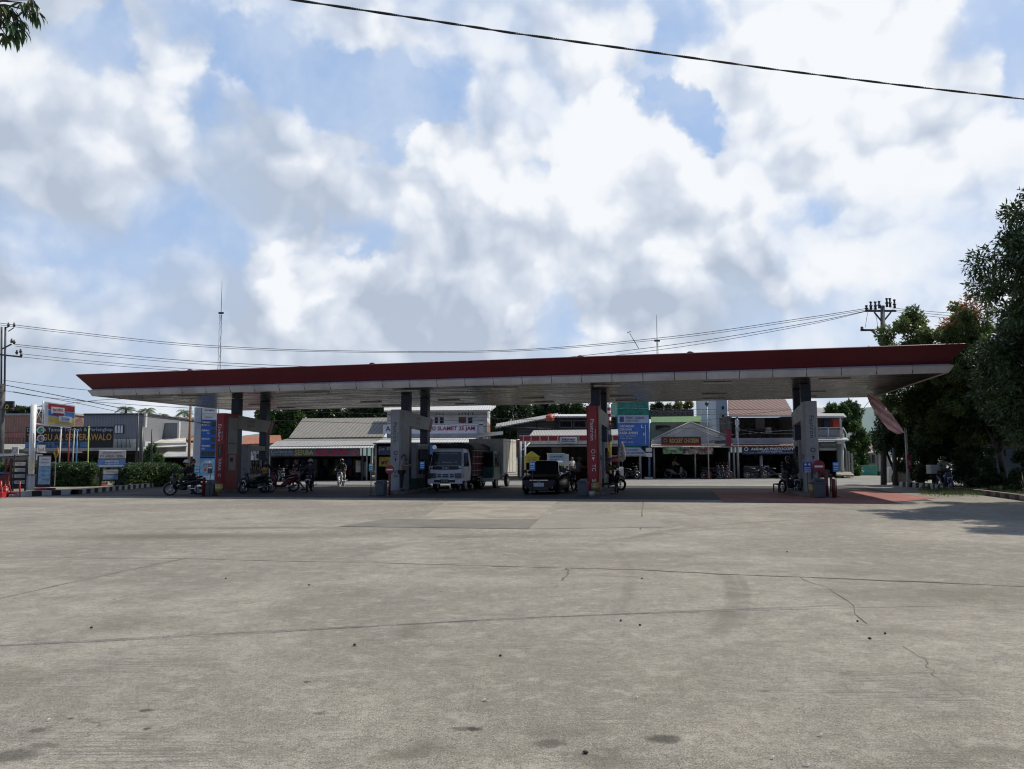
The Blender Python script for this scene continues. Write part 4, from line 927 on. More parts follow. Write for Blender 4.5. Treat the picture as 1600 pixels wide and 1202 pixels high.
    for i in (0, 1):
        k = len(V); V += [hp[i]]; Rd += [.10]; Ed += [(0, k)]
        if legs == 'long': V += [kn[i], an[i] + Vector((0, 0, .02))]; Rd += [.078, .056]; Ed += [(k, k + 1), (k + 1, k + 2)]
        else: V += [hp[i].lerp(kn[i], .9)]; Rd += [.095]; Ed += [(k, k + 1)]
    vs, fs = skin(V, Rd, Ed); MB().add(vs, fs, 0, True).build('trousers' if legs == 'long' else 'shorts', trousers, r)
    for i in (0, 1):
        a = an[i]; s_ = MB().sphere((a.x, a.y - .06, a.z - .045), (.048, .135, .045), 12, 8).build('shoe', M_shoe, r)
    if head == 'helmet':
        h = MB().sphere(tuple(hd + Vector((0, .01, .03))), (.125, .145, .135), 16, 10, z0=-.35); h.build('helmet', hcol, r)
        MB().sphere(tuple(hd + Vector((0, -.02, .0))), (.118, .13, .085), 14, 8, z0=-.6, z1=.6).build('visor', M_glass, r)
    elif head == 'cap':
        MB().sphere(tuple(hd + Vector((0, .01, .05))), (.09, .105, .08), 14, 8, z0=-.2).box(tuple(hd + Vector((0, -.12, .055))), (.13, .1, .015)).build('cap', hcol or M_black, r)
        MB().sphere(tuple(hd + Vector((0, .10, .0))), (.035, .04, .06), 10, 8).build('hair', M_hair, r)
    else:
        MB().sphere(tuple(hd + Vector((0, .022, .035))), (.087, .095, .105), 14, 9, z0=-.45).build('hair', M_hair, r)
    return r
grp = 'motorcycles on the forecourt'
bk_black = mat('black_bike_plastic', (.015, .015, .017), .3, .1); bk_white = mat('white_bike_plastic', (.62, .62, .62), .3, .05); bk_blue = mat('blue_bike_plastic', (.03, .05, .13), .3, .08); bk_red = mat('dark_red_bike_plastic', (.12, .015, .02), .3, .08)
def dark(n, v): return cloth(n, v)
c_black = cloth('black', (.015, .015, .018)); c_grey = cloth('grey', (.22, .21, .22)); c_dred = cloth('dark_red', (.10, .015, .02)); c_white = cloth('white', (.62, .62, .62)); c_dgrey = cloth('charcoal', (.06, .06, .065)); c_khaki = cloth('khaki', (.16, .13, .09)); c_orange = cloth('orange', (.55, .22, .03)); c_green = cloth('dark_green', (.04, .09, .06))
h_grey = mat('grey_helmet', (.42, .43, .45), .25, .03); h_black = mat('black_helmet', (.02, .02, .02), .2, .03); h_white = mat('white_helmet', (.6, .6, .58), .25, .03)
def bike_at(px, base, deg, col, label, style='scooter', rider=None, group=grp, pl='white', first={}):
    p = G(px, base) if not isinstance(px, Vector) else px
    key = (col.name, style)
    if key in first: r = again(first[key], tuple(p), R(deg), label, group)
    else:
        r = rider_bike(col, 'motorcycle', style, pl); first[key] = r; r.location = p; r.rotation_euler.z = R(deg); r['label'] = label; r['group'] = group
    if rider: person(rider['label'], p, R(deg), 'ride', rider['shirt'], rider['trousers'], rider.get('head', 'helmet'), rider.get('hcol', h_black), rider.get('sleeves', 'long'), group='people on motorcycles')
    return r
# deg: 0 faces the camera, -90 faces left, +90 faces right
bike_at(288, 774, -62, bk_black, 'black motorcycle facing left at the edge of the forecourt', 'under', dict(label='rider in black with a pale grey helmet on the leftmost motorcycle', shirt=c_black, trousers=c_black, hcol=h_grey))
person('person in black standing behind the leftmost motorcycle rider', G(300, 772), R(120), 'stand', c_black, c_black, 'hair', sleeves='long')
bike_at(397, 771, -35, bk_black, 'dark motorcycle beside the person in the orange vest', 'under')
person('person in an orange-yellow vest standing at the leftmost pump', G(413, 769.5), R(160), 'reach', c_black, c_dgrey, 'hair', sleeves='long', vest=c_orange)
bike_at(441, 769, -50, bk_red, 'dark red scooter right of the orange vest', 'scooter')
person('person in dark shirt and grey shorts walking between two scooters', G(465, 768), R(-70), 'walk', c_black, c_grey, 'hair', legs='short')
bike_at(484, 768, 5, bk_black, 'black scooter facing out with a helmeted rider in grey', 'scooter', dict(label='rider in a grey jacket and grey helmet facing out on a black scooter', shirt=c_dgrey, trousers=c_black, hcol=h_grey))
bike_at(533.5, 760, 0, bk_white, 'white scooter riding in from the road in sunlight', 'scooter', dict(label='rider in dark clothes with black helmet on the sunlit white scooter', shirt=c_dgrey, trousers=c_black, hcol=h_black), group='motorcycles on the road')
person('attendant in grey shirt and cap working at the second pump', Vector((X(628, 36.95), 36.95, .16)), R(80), 'reach', c_grey, c_black, 'cap', sleeves='short')
person('attendant in pale grey shirt and dark red trousers left of the red Fastron totem', G(903, 767), R(95), 'reach', c_grey, c_dred, 'cap', sleeves='short')
bike_at(889, 766, 20, bk_black, 'dark motorcycle being filled left of the red Fastron totem', 'under')
person('attendant in grey shirt and dark red trousers right of the red Fastron totem', G(941, 768.5), R(100), 'reach', c_grey, c_dred, 'hair', sleeves='short')
bike_at(952, 766, 60, bk_black, 'dark motorcycle under the rainbow umbrella', 'under', dict(label='rider in charcoal jacket beside the rainbow umbrella', shirt=c_dgrey, trousers=c_black, hcol=h_black))
bike_at(1234, 771, 10, bk_black, 'dark motorcycle left of the rightmost white pump', 'under', dict(label='rider in black at the rightmost pump', shirt=c_black, trousers=c_dgrey, hcol=h_black))
bike_at(1056, 746.8, 62, bk_white, 'white scooter heading right in front of the chicken shop', 'scooter', dict(label='rider in a white shirt on the white scooter before the chicken shop', shirt=c_white, trousers=c_dgrey, head='hair'), group='motorcycles on the road')
bike_at(1477, 766.5, -8, bk_blue, 'blue scooter with white panels under the right-hand trees', 'scooter', dict(label='rider with pale sleeves on the blue scooter under the trees', shirt=cloth('pale_green', (.22, .26, .2)), trousers=c_black, hcol=h_black), group='motorcycles on the road')
p_ = G(1469, 766.5); o = MB().box((0, 0, 1.0), (.44, .44, .44)).build('delivery_box', bk_white, loc=tuple(p_ + Vector((.10, .75, 0))), bevel=.03); tag(o, 'white delivery box carried behind the rider under the trees', 'box')
# ------------------------------------------------------------------ shops and houses over the road
def pb(px0, px1, py0, py1, Y, th, mb=None, mi=0):
    """box whose front face, Y metres out, spans the given picture range; th metres deep (py1 None = down to the ground)"""
    mb = mb or MB(); pm = (px0 + px1) / 2; z1 = Z(py0, Y, pm); z0 = 0 if py1 is None else Z(py1, Y, pm)
    return mb.bb(X(px0, Y), X(px1, Y), Y, Y + th, z0, z1, mi)
def quad(pts, th, m, name, root, bevel=0):
    """sloping slab through four world points, th thick"""
    ps = [Vector(p) for p in pts]; n = (ps[1] - ps[0]).cross(ps[2] - ps[0]).normalized()
    if n.z > 0: n = -n
    return MB().prism([tuple(p) for p in ps], tuple(n * th)).build(name, m, root, bevel=bevel)
def bld(name, label, cat='building', group=None): return thing(name, label, cat, (0, 0, 0), 0, group)
def ftext(body, root, m, px0, px1, py0, py1, Y, bold=0.0):
    pm = (px0 + px1) / 2
    return text('lettering', body, root, m, X(pm, Y), (Z(py0, Y, pm) + Z(py1, Y, pm)) / 2, X(px1, Y) - X(px0, Y), Z(py0, Y, pm) - Z(py1, Y, pm), y=Y - .02, bold=bold)
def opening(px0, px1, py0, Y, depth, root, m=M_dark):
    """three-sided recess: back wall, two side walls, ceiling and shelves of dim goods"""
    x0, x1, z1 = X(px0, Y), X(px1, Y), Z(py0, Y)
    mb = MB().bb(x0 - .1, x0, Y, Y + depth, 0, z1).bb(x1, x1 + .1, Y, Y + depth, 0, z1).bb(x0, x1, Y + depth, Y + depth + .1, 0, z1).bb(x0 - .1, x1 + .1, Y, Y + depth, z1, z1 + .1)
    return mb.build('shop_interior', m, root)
def goods(px0, px1, Y, depth, root, hues, n=14, h=1.6, seed=1):
    rg = random.Random(seed); x0, x1 = X(px0, Y), X(px1, Y); sh = MB()
    for z in (.5, 1.0, 1.5): sh.bb(x0 + .2, x1 - .2, Y + depth - .5, Y + depth - .1, z, z + .03)
    f = sh.build('shelf', M_darkmetal, root); mb = MB()
    for i in range(n * 3):
        x = rg.uniform(x0 + .3, x1 - .4); z = rg.choice((.03, .53, 1.03, 1.53)); mb.bb(x, x + rg.uniform(.1, .3), Y + depth - .48, Y + depth - .15, z, z + rg.uniform(.15, .35), rg.randrange(len(hues)))
    tag(mb.build('goods', [mat('goods_%d_%d' % (seed, i), c, .8, .2) for i, c in enumerate(hues)], f), kind='stuff')
M_gwall = stripes('grey_sheet_wall', (.20, .21, .225), (.235, .245, .26), 'X', .25, bump=.2, dirt=.25)
M_brick = stripes('brick_wall', (.33, .17, .12), (.27, .13, .095), 'Z', .10, .75, dirt=.35, extra=('X', .24, (.42, .36, .30)))
M_tile = stripes('clay_roof_tiles', (.19, .075, .05), (.055, .025, .02), 'X', .40, .5, bump=.8, dirt=.5, extra=('Y', .42, (.04, .02, .02)))
M_otile = stripes('orange_striped_roof', (.42, .24, .12), (.14, .075, .045), 'X', .85, .5, bump=.3, dirt=.4)
M_asb = stripes('asbestos_roof', (.225, .213, .178), (.165, .155, .13), 'X', .34, .5, bump=.7, dirt=.6)
M_zinc = stripes('zinc_roof', (.60, .60, .58), (.42, .42, .41), 'X', .22, .5, bump=.6, dirt=.25)
M_zinc2 = stripes('dull_zinc_roof', (.36, .35, .33), (.25, .245, .235), 'X', .22, .5, bump=.6, dirt=.4)
M_pwall = mat('plaster_white', (.56, .55, .52), .85, .08, scale=.8, dirt=.25)
M_pgrey = mat('plaster_grey', (.33, .33, .32), .85, .1, scale=.8, dirt=.35)
M_stained = mat('stained_plaster', (.52, .50, .44), .85, .15, scale=1.2, dirt=.5)
M_banner = mat('black_banner', (.018, .018, .022), .7, .1)
M_gold = mat('gold_lettering', (.45, .26, .07), .6, .05); M_silv = mat('silver_lettering', (.34, .40, .46), .6, .05)
M_navy = mat('navy_panel', (.03, .06, .16), .6, .1)
M_bluep = mat('blue_panel', (.05, .14, .42), .6, .08)

# brick house, far left
b = bld('brick_house', 'brick upper wall of a house at the far left behind the petrol station sign')
pb(-160, 112, 648, None, 72, 8).build('wall', M_brick, b)
pb(-162, 113, 646.5, 649.5, 71.9, 8.2).build('coping', M_pgrey, b)
rl = MB()
for i in range(34): rl.cyl((X(-40, 70) + i * .33, 70, Z(694, 70, 30)), (X(-40, 70) + i * .33, 70, Z(676, 70, 30)), .02, .02, 6)
rl.tube([(X(-42, 70), 70, Z(676, 70, 30)), (X(44, 70), 70, Z(676, 70, 30))], .03, 6).tube([(X(-42, 70), 70, Z(685, 70, 30)), (X(44, 70), 70, Z(685, 70, 30))], .03, 6)
rl.build('railing', M_maroon, b)
quad([P(108, 668, 69), P(132, 668, 69), P(126, 650, 74), P(114, 650, 74)], .1, M_tile, 'roof', b)
pb(-160, 62, 697, None, 68, 3).build('ground_floor_wall', M_pgrey, b); quad([P(-160, 702, 65.5), P(64, 702, 65.5), P(62, 694, 69), P(-160, 694, 69)], .08, M_zinc2, 'awning', b)

# plant shop with the black banner
b = bld('plant_shop', 'grey sheet-metal building with a long black banner over a dark open front')
pb(128, 222, 648, None, 66, 14).build('wall', M_gwall, b)
pb(127, 223, 646, 648.5, 65.9, 14.2).build('coping', M_darkmetal, b)
pb(222, 225, 645, 668, 65.8, .3).build('white_post', M_pwall, b)
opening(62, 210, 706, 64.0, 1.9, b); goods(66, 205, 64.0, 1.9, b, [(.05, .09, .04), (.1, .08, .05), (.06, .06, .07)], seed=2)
pb(36, 212, 700, 705, 62.6, 3.3).build('awning', M_pgrey, b)
bn_ = pb(38, 175.5, 667, 700, 62.7, .12).build('banner', M_banner, b)
pb(38, 136, 690.5, 699.5, 62.68, .01).build('banner_stripe', mat('steel_blue_panel', (.08, .17, .32), .6, .1), b)
ftext('Dekoran Taman Terruah & Perlengkap', bn_, M_silv, 40, 174, 668.5, 676, 62.67, .012)
ftext('TELAGU AK SEWERAWALO', bn_, M_gold, 40.5, 173, 678, 688.5, 62.67, .02)
ftext('0812 99 00 222', bn_, mat('dark_blue_lettering', (.02, .03, .06), .6), 60, 124, 691.5, 698.5, 62.65, .01)
mb = MB(); 
for q in (179, 183.5, 188): pb(q - 1.6, q + 1.6, 665, 677, 65.93, .05, mb)
mb.build('white_window', M_white, b)
pb(176, 192, 664, 678, 65.96, .03).build('window_frame', M_darkmetal, b)
pb(175, 215, 686, 700, 65.9, .2).build('pale_wall_panel', M_stained, b)
for i, px in enumerate((183, 190, 197, 204)): MB().cyl(P(px, 700, 65.6), P(px + random.uniform(-3, 3), 684, 65.6), .03, .02, 6).build('bracket', M_darkmetal, b)
# warehouse extension with orange roof
b = bld('warehouse', 'dark grey shed wall below an orange striped roof left of the blue price totem')
pb(222, 276, 661, None, 70, 10).build('wall', M_gwall, b); pb(275, 278, 659, 686, 69.8, .3).build('corner_post', M_pwall, b)
quad([P(225, 664, 70.5), P(303, 690, 70.5), P(303, 652, 84), P(226, 650, 84)], .1, M_otile, 'roof', b)
pb(276, 305, 690, None, 70.6, 8).build('side_wall', M_pgrey, b)
b = bld('stained_house', 'stained whitewashed walls with a sagging pale roof behind the hedge')
pb(228, 290, 692, None, 66.5, 3).build('wall', M_stained, b)
quad([P(222, 700, 65.8), P(292, 697, 65.8), P(290, 684, 70), P(230, 686, 70)], .1, M_stained, 'roof', b)
pb(218, 226, 690, None, 66, 1).build('side_pier', M_pwall, b)
opening(252, 304, 712, 62.5, 2.5, b); quad([P(246, 714, 61.5), P(306, 713, 61.5), P(306, 706, 65), P(262, 706, 65)], .08, M_pgrey, 'awning', b)
b = bld('white_wall_shop', 'small white-walled shop with a red tiled roof behind the leftmost pump')
quad([P(378, 694, 68), P(441, 692, 68), P(438, 680, 74), P(380, 681, 74)], .12, mat('bright_clay_tiles', (.33, .13, .075), .8, .25, scale=6), 'roof', b)
pb(370, 440, 695, None, 68.3, 6).build('wall', M_pwall, b); pb(425, 428, 713, None, 62, .3).build('post', M_white, b)
pb(384, 396, 712, 728, 68.2, .06).build('poster', M_txtw, b); pb(400, 409, 710, 716, 68.2, .06).build('window', M_glass, b)

# clothing shop
b = bld('clothing_shop', 'long clothing shop with weathered corrugated roof and a SERBA 35.000 banner')
quad([P(451, 684.5, 64.5), P(598, 682.5, 64.5), P(616, 652.5, 73), P(473, 654, 73)], .12, M_asb, 'roof', b)
quad([P(436, 689, 62.5), P(600, 688, 62.5), P(604, 684.5, 65), P(450, 685.5, 65)], .06, M_asb, 'middle_roof', b)
quad([P(420, 698, 59.6), P(583, 695.5, 59.6), P(602, 688, 62.6), P(434, 689, 62.6)], .06, M_zinc2, 'lower_roof', b)
quad([P(420, 701, 59.2), P(584, 699.5, 59.2), P(584, 695.5, 59.8), P(420, 697.8, 59.8)], .05, M_zinc, 'eave', b)
bn_ = pb(421, 562.5, 701, 712.5, 59.4, .06).build('banner', mat('grey_blue_banner', (.10, .12, .15), .7, .1), b)
ftext('Collection', bn_, M_silv, 423, 457, 702.5, 708.5, 59.38, .01); ftext('OBRAL BAJU TERMURAH', bn_, M_silv, 423, 457, 709.3, 711.3, 59.38)
ftext('SERBA', bn_, mat('pale_yellow_lettering', (.42, .38, .16), .6), 460, 490, 703, 711.3, 59.38, .03)
ftext('35.000', bn_, mat('crimson_lettering', (.42, .03, .07), .6), 493, 545, 702.5, 711.5, 59.38, .04)
pb(549, 561, 702, 712, 59.385, .01).build('picture', mat('pink_print', (.30, .12, .14), .7, .4, scale=20), b)
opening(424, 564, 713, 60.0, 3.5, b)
rg = random.Random(5); mb = MB()
for i in range(60):      # clothes on rails
    x = rg.uniform(X(427, 61), X(560, 61)); zt = rg.choice((1.7, 1.65, 1.0)); hh = rg.uniform(.55, .8); yy = 61 + rg.uniform(.4, 2.2)
    mb.box((x, yy, zt - hh / 2), (rg.uniform(.30, .42), .07, hh), rz=rg.uniform(-.5, .5), mi=rg.randrange(5), top=(.8, 1))
tag(mb.build('hanging_clothes', [cloth('stock_%d' % i, c) for i, c in enumerate([(.05, .05, .06), (.10, .04, .04), (.05, .06, .12), (.12, .10, .08), (.06, .07, .05)])], b), kind='stuff')
for i, px in enumerate((565, 572, 579, 586)): pb(px, px + 2, 700, None, 60.2, .12).build('post', M_pgrey, b)
pb(566, 572, 722, 745, 60.6, .5).build('side_counter', M_pgrey, b); pb(556, 563.5, 720, 738, 60.3, .3).build('white_stock', M_stained, b)
# shop under the two-storey house
b = bld('corner_house', 'two-storey whitewashed house with a long TOKO SLAMET 25 JAM board on its front')
pb(604, 761, 640, None, 67, 9).build('wall', M_pwall, b)
MB().prism([(X(761, 67), 67.0, 0), (X(761, 67), 67.0, Z(640, 67, 761)), (X(761, 67), 76, Z(640, 67, 761)), (X(761, 67), 76, 0)], (.02, 0, 0)).build('side_wall', M_pwall, b)
mb = MB(); xx = X(761, 67) + .022; mb.bb(xx, xx + .02, 67.6, 75.5, 2.0, Z(658, 67, 761)); mb.build('bare_brick', M_brick, b)
quad([P(600, 641.5, 66.2), P(766, 640.5, 66.2), P(775, 634, 71.5), P(600, 635.5, 71.5)], .14, M_zinc, 'roof', b)
for (a, c_) in ((679, 684), (687, 693)): pb(a, c_, 652, 661.5, 66.96, .05).build('window', M_glass, b)
pb(716.5, 728, 651.5, 661, 66.95, .06).build('shutter', mat('brown_shutter', (.16, .05, .035), .7, .1), b); pb(731.5, 738, 652, 661, 66.96, .05).build('window', M_glass, b)
for q in (682, 687, 692, 717, 722, 727, 732, 738): pb(q - .7, q + .7, 645.5, 649, 66.96, .05).build('vent_slot', M_dark, b)
mb = MB()
for q in (648, 657, 666): pb(604, 761, q, q + .5, 66.95, .04, mb)
mb.build('wall_course', M_pgrey, b)
sb = pb(598, 745, 663.5, 677.5, 63.2, .2).build('sign_board', mat('sign_white', (.52, .54, .60), .6, .05), b)
M_crim = mat('crimson_board_lettering', (.26, .02, .05), .6)
ftext('ATK', sb, M_txtd, 602, 624, 666, 674, 63.18, .01); ftext('TOKO SLAMET 25 JAM', sb, M_crim, 655.5, 742, 666.5, 674.5, 63.17, .025)
pb(748, 755, 660, 686, 63.4, .15).build('frame_post', M_pwall, b); pb(745, 757, 663, 664.5, 63.4, .15).build('frame_bar', M_pwall, b)
quad([P(583, 691.5, 60.2), P(752, 691, 60.2), P(758, 684.5, 64), P(600, 685.5, 64)], .07, M_zinc, 'awning', b)
quad([P(744, 684, 61), P(786, 679, 61), P(786, 674, 64), P(748, 677, 64)], .05, M_darkmetal, 'side_awning', b)
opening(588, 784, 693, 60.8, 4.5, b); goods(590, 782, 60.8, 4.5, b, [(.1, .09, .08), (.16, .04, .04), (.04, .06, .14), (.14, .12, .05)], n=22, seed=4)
bb_ = pb(590, 634, 697.5, 711, 60.5, .05).build('hanging_banner', mat('dim_navy_banner', (.05, .06, .10), .7, .3, scale=9), b); ftext('Jus  ES BUAH', bb_, M_silv, 592, 632, 699, 705, 60.48, .01)
yb = pb(592, 633, 714, 729, 60.9, .05).build('yellow_banner', mat('yellow_print', (.42, .36, .07), .7, .25, scale=5), b); ftext('MIE AYAM', yb, M_crim, 596, 628, 720, 726, 60.88, .01)
pb(671, 680, 695, 710, 60.3, .06).build('blue_sign', mat('mid_blue_panel', (.06, .18, .42), .6), b)
o = MB().cyl(P(679, 699, 60.2), P(679, 699, 60.16), .17, .17, 20).build('round_sign', M_txtw, b)
for px in (586, 640, 700, 784): pb(px, px + 2, 692, None, 60.5, .15).build('post', M_pgrey, b)

# convenience store
b = bld('convenience_store', 'convenience store with red and white fascia reading Alfamart under a pale metal roof')
fas = MB(); pb(812, 966, 681.5, 688.5, 60.0, .4, fas); fas.build('red_fascia', mat('store_red', (.30, .02, .03), .5, .06), b)
pb(812, 966, 688.6, 694, 60.02, .38).build('white_fascia', M_pwall, b); pb(811, 967, 680.2, 681.4, 59.9, .5).build('fascia_trim', M_pwall, b)
mb = MB()
for q in (818, 830, 844, 857, 872, 905, 919, 932, 945, 958): pb(q - .6, q + .6, 681.5, 694, 59.95, .05, mb)
mb.build('fascia_divider', M_pwall, b)
sg = pb(875, 902.5, 683, 692.5, 59.8, .15).build('store_sign', mat('sign_offwhite', (.52, .53, .55), .5), b, bevel=.04)
ftext('Alfamart', sg, mat('blue_lettering', (.02, .05, .25), .5), 877.5, 899, 684.5, 688.5, 59.78, .02); pb(878, 899, 689.8, 690.6, 59.78, .02).build('sign_underline', M_slabr, sg)
pb(812, 966, 695, 698, 60.1, .3).build('beam', M_pgrey, b)
quad([P(827, 681, 60.2), P(966, 680, 60.2), P(966, 671, 65), P(834, 672.5, 65)], .08, M_zinc2, 'roof', b)
opening(822, 966, 699, 60.6, 6, b, mat('store_interior', (.09, .09, .085), .8, .2)); goods(846, 960, 60.6, 6, b, [(.2, .05, .05), (.2, .18, .14), (.05, .1, .2), (.2, .16, .04)], n=26, seed=6)
pb(862, 878, 698, 708, 63.0, .05).build('poster', M_pgrey, b)
for px in (813.5, 820.5): MB().cyl(P(px, 745, 59), P(px, 690, 59), .07, .07, 10).build('post', M_pwall, b)
MB().tube([P(817, 703, 59), P(828, 692, 59.6)], .05, 8).build('strut', M_pwall, b)
# upper house behind the store
b = bld('upper_house', 'grey boarded upper house with a lean-to roof behind the convenience store')
M_plank = stripes('grey_planks', (.27, .26, .26), (.15, .145, .145), 'Z', .28, .3, dirt=.4)
MB().prism([(X(809, 68), 68, 0), (X(870, 68), 68, 0), (X(870, 68), 68, Z(651, 68, 870)), (X(809, 68), 68, Z(661, 68, 809))], (0, 6, 0)).build('wall', M_plank, b)
quad([P(774, 668, 66.5), P(872, 650, 66.5), P(872, 645.5, 74), P(776, 662, 74)], .1, M_zinc2, 'roof', b)
for px in (783, 797): MB().cyl(P(px, 690, 67), P(px, 664, 67), .06, .06, 8).build('post', M_darkmetal, b)
MB().tube([P(780, 667, 67), P(800, 674, 67), P(810, 672, 67)], .05, 6).build('truss', M_darkmetal, b)
pb(838, 840, 657, 675, 67.9, .1).build('wall_batten', M_darkmetal, b)
mb = pb(870, 966, 652, None, 67.5, 7).build('dark_upper_wall', mat('charcoal_wall', (.07, .07, .075), .8, .15), b)
quad([P(866, 650.5, 66.5), P(967, 650, 66.5), P(967, 647, 70), P(868, 647.5, 70)], .12, M_zinc, 'upper_roof', b)
for (a, c_) in ((875, 894), (897, 917), (921, 940), (944, 961)):
    fr = pb(a, c_, 657, 668.5, 67.4, .06).build('window_frame', M_pgrey, b); pb(a + .8, c_ - .8, 658, 667.5, 67.37, .04).build('pane', M_glass, fr)
pb(944, 953, 670, 684, 60.9, .4).build('white_cabinet', M_pwall, b)
# water tank
p = P(859.5, 659, 66.2); tk = thing('water_tank', 'red-orange plastic water tank on the roof of the upper house', 'water tank', tuple(p))
M_tank = mat('orange_red_tank', (.42, .07, .04), .45, .08)
mb = MB().cyl((0, 0, 0), (0, 0, .5), .35, .36, 20)
for z in (.12, .3, .46): mb.torus((0, 0, z), .36, .025, 'Z', 20, 6)
mb.cyl((0, 0, .5), (0, 0, .62), .36, .18, 20).build('tank', M_tank, tk); MB().cyl((0, 0, .62), (0, 0, .68), .13, .13, 14).build('lid', M_tank, tk)

# pawn shop
b = bld('pawn_shop', 'pawn shop with green upper wall and a large blue banner about pawning safely')
pb(966, 1015.5, 626, None, 66, 8).build('wall', mat('green_sheet', (.03, .22, .16), .6, .15, scale=2), b); pb(965, 1016, 638, 639.5, 65.9, .1).build('green_course', mat('light_green', (.10, .34, .26), .6), b)
s1_ = pb(967, 1015, 649, 661, 60.5, .15).build('top_sign', mat('pale_blue_sign', (.40, .46, .58), .6, .05), b)
pb(969.5, 976, 651, 659.5, 60.48, .03).build('logo_square', M_navy, s1_); ftext('PUSAT GADAI', s1_, M_txtd, 979, 1007, 651, 655, 60.48, .01); ftext('INDONESIA', s1_, M_txtd, 979, 1000, 656.5, 659, 60.48)
s2_ = pb(967, 1015, 661.5, 696.5, 60.5, .15).build('blue_banner', M_bluep, b)
ftext('GADAIKAN', s2_, M_txtw, 969, 992, 664, 668, 60.48, .01); ftext('DENGAN', s2_, M_txtw, 969, 988, 669.5, 673, 60.48, .01); ftext('RASA AMAN', s2_, M_txtw, 969, 997, 674.5, 678.8, 60.48, .02)
ftext('Proses Cepat & Mudah', s2_, M_txtw, 969, 994, 680.5, 682.5, 60.48); ftext('Bunga Ringan', s2_, M_txtw, 969, 988, 684, 686, 60.48); ftext('0822 1234', s2_, M_txtw, 971, 990, 690, 692, 60.48)
ftext('L', s2_, M_txtw, 1003, 1007, 664, 669, 60.48, .02); ftext('H', s2_, M_txtw, 1006, 1010, 676, 681, 60.48, .02); pb(1009.3, 1010, 664, 694, 60.48, .02).build('banner_line', M_txtw, s2_)
MB().prism([P(972, 699.5, 60.3), P(1000, 699.5, 60.3), P(1013, 711.5, 60.3), P(974, 711.5, 60.3)], (0, .08, 0)).build('lower_banner', mat('pale_blue_sign', (1, 1, 1)), b)
ftext('PT. INDONESIA', b, M_txtd, 977, 998, 702, 704.5, 60.28, .01); ftext('PUSAT GADAI INDONESIA', b, M_txtd, 977, 1007, 706.5, 709.5, 60.28, .01)
opening(968, 1015, 713, 61, 4, b); pb(999, 1002, 712, None, 60.8, .3).build('pier', M_pgrey, b); pb(966, 968, 698, None, 60.7, .2).build('post', M_pgrey, b)
pb(940, 1016, 711.5, 713.5, 60.9, .2).build('lintel', M_pgrey, b)
pt = bld('pole_sign', 'slim blue pole with small white plates in front of the pawn shop', 'sign')
MB().cyl((X(1014, 59.5), 59.5, 0), P(1014, 655, 59.5), .07, .06, 10).build('pole', mat('blue_pole', (.06, .14, .36), .5), pt)
for (a, b2) in ((700, 706), (708, 714)): pb(1009.5, 1019, a, b2, 59.35, .05).build('plate', M_pwall, pt)
pb(1008, 1020, 746, None, 59.2, .7).build('footing', M_conc, pt)

# chicken shop
b = bld('chicken_shop', 'fried-chicken shop with white gable, brown ROCKET CHICKEN sign and dark open front')
pb(1017, 1095, 661, None, 67, 7).build('upper_wall', M_pgrey, b); pb(1026, 1048, 665, 671, 66.9, .1).build('window', M_glass, b); pb(1018, 1086, 640, 651, 68.5, 5).build('parapet', mat('dark_brick', (.09, .075, .07), .9, .3, scale=6), b)
quad([P(1017, 660, 64.8), P(1095, 659.5, 64.8), P(1095, 650.5, 66), P(1017, 651.5, 66)], .08, mat('green_fascia', (.05, .15, .03), .6, .1), 'green_fascia', b)
gz = [P(1018, 690, 62.2), P(1032, 682, 62.2), P(1078, 661.5, 62.2), P(1137, 684, 62.2), P(1137, 694, 62.2), P(1018, 694, 62.2)]
MB().prism([tuple(v) for v in gz], (0, .25, 0)).build('gable', M_pwall, b)
tb = MB().tube([P(1018, 688, 62), P(1078, 660, 62), P(1138, 682, 62)], .07, 8).tube([P(1028, 691, 62), P(1078, 667, 62), P(1128, 686, 62)], .035, 6)
tb.build('gable_trim', M_pgrey, b)
quad([P(1095, 697, 60.8), P(1140, 697, 60.8), P(1138, 682, 63), P(1118, 684, 63)], .1, M_darkmetal, 'side_roof', b)
quad([P(1017, 698, 60.6), P(1142, 698, 60.6), P(1140, 693, 62.3), P(1018, 693, 62.3)], .08, M_zinc2, 'awning', b)
sg = pb(1034.5, 1096.5, 683, 694, 60.2, .2).build('sign_board', mat('brown_sign', (.09, .02, .015), .5, .1), b)
ftext('ROCKET CHICKEN', sg, mat('cream_lettering', (.52, .36, .14), .5), 1047, 1092, 685.3, 692, 60.18, .03)
MB().torus(P(1039.5, 688.5, 60.17), .12, .022, 'Y', 16, 6).build('sign_emblem', M_gold, sg); pb(1034.5, 1096.5, 694.2, 695.6, 60.2, .2).build('red_trim', M_slabr, sg)
bn_ = pb(1036, 1066, 697.5, 709.5, 60.3, .04).build('green_banner', mat('green_print', (.16, .28, .12), .7, .4, scale=6), b); ftext('GEPREK', bn_, M_txtw, 1045, 1059, 699.5, 703, 60.28, .01)
bn_ = pb(1066.2, 1115, 698, 710, 60.3, .04).build('food_banner', mat('food_print', (.30, .26, .20), .7, .5, scale=3), b); ftext('PAKET HEMAT', bn_, M_crim, 1086, 1112, 700, 704, 60.28, .01)
opening(1022, 1140, 699, 61, 5, b); goods(1028, 1130, 61, 5, b, [(.12, .05, .04), (.1, .1, .1), (.14, .10, .05)], n=12, seed=9)
for px in (1022, 1086, 1139): MB().cyl((X(px, 60.9), 60.9, 0), P(px, 699, 60.9), .06, .06, 8).build('post', M_pgrey, b)
o = pb(1103.5, 1111, 737, None, 59.8, .5).build('crate', M_maroon); tag(o, 'dark red box on the pavement before the chicken shop', 'box')
b = bld('vertical_sign', 'narrow dark red vertical sign between the chicken shop and the photocopy shop', 'sign')
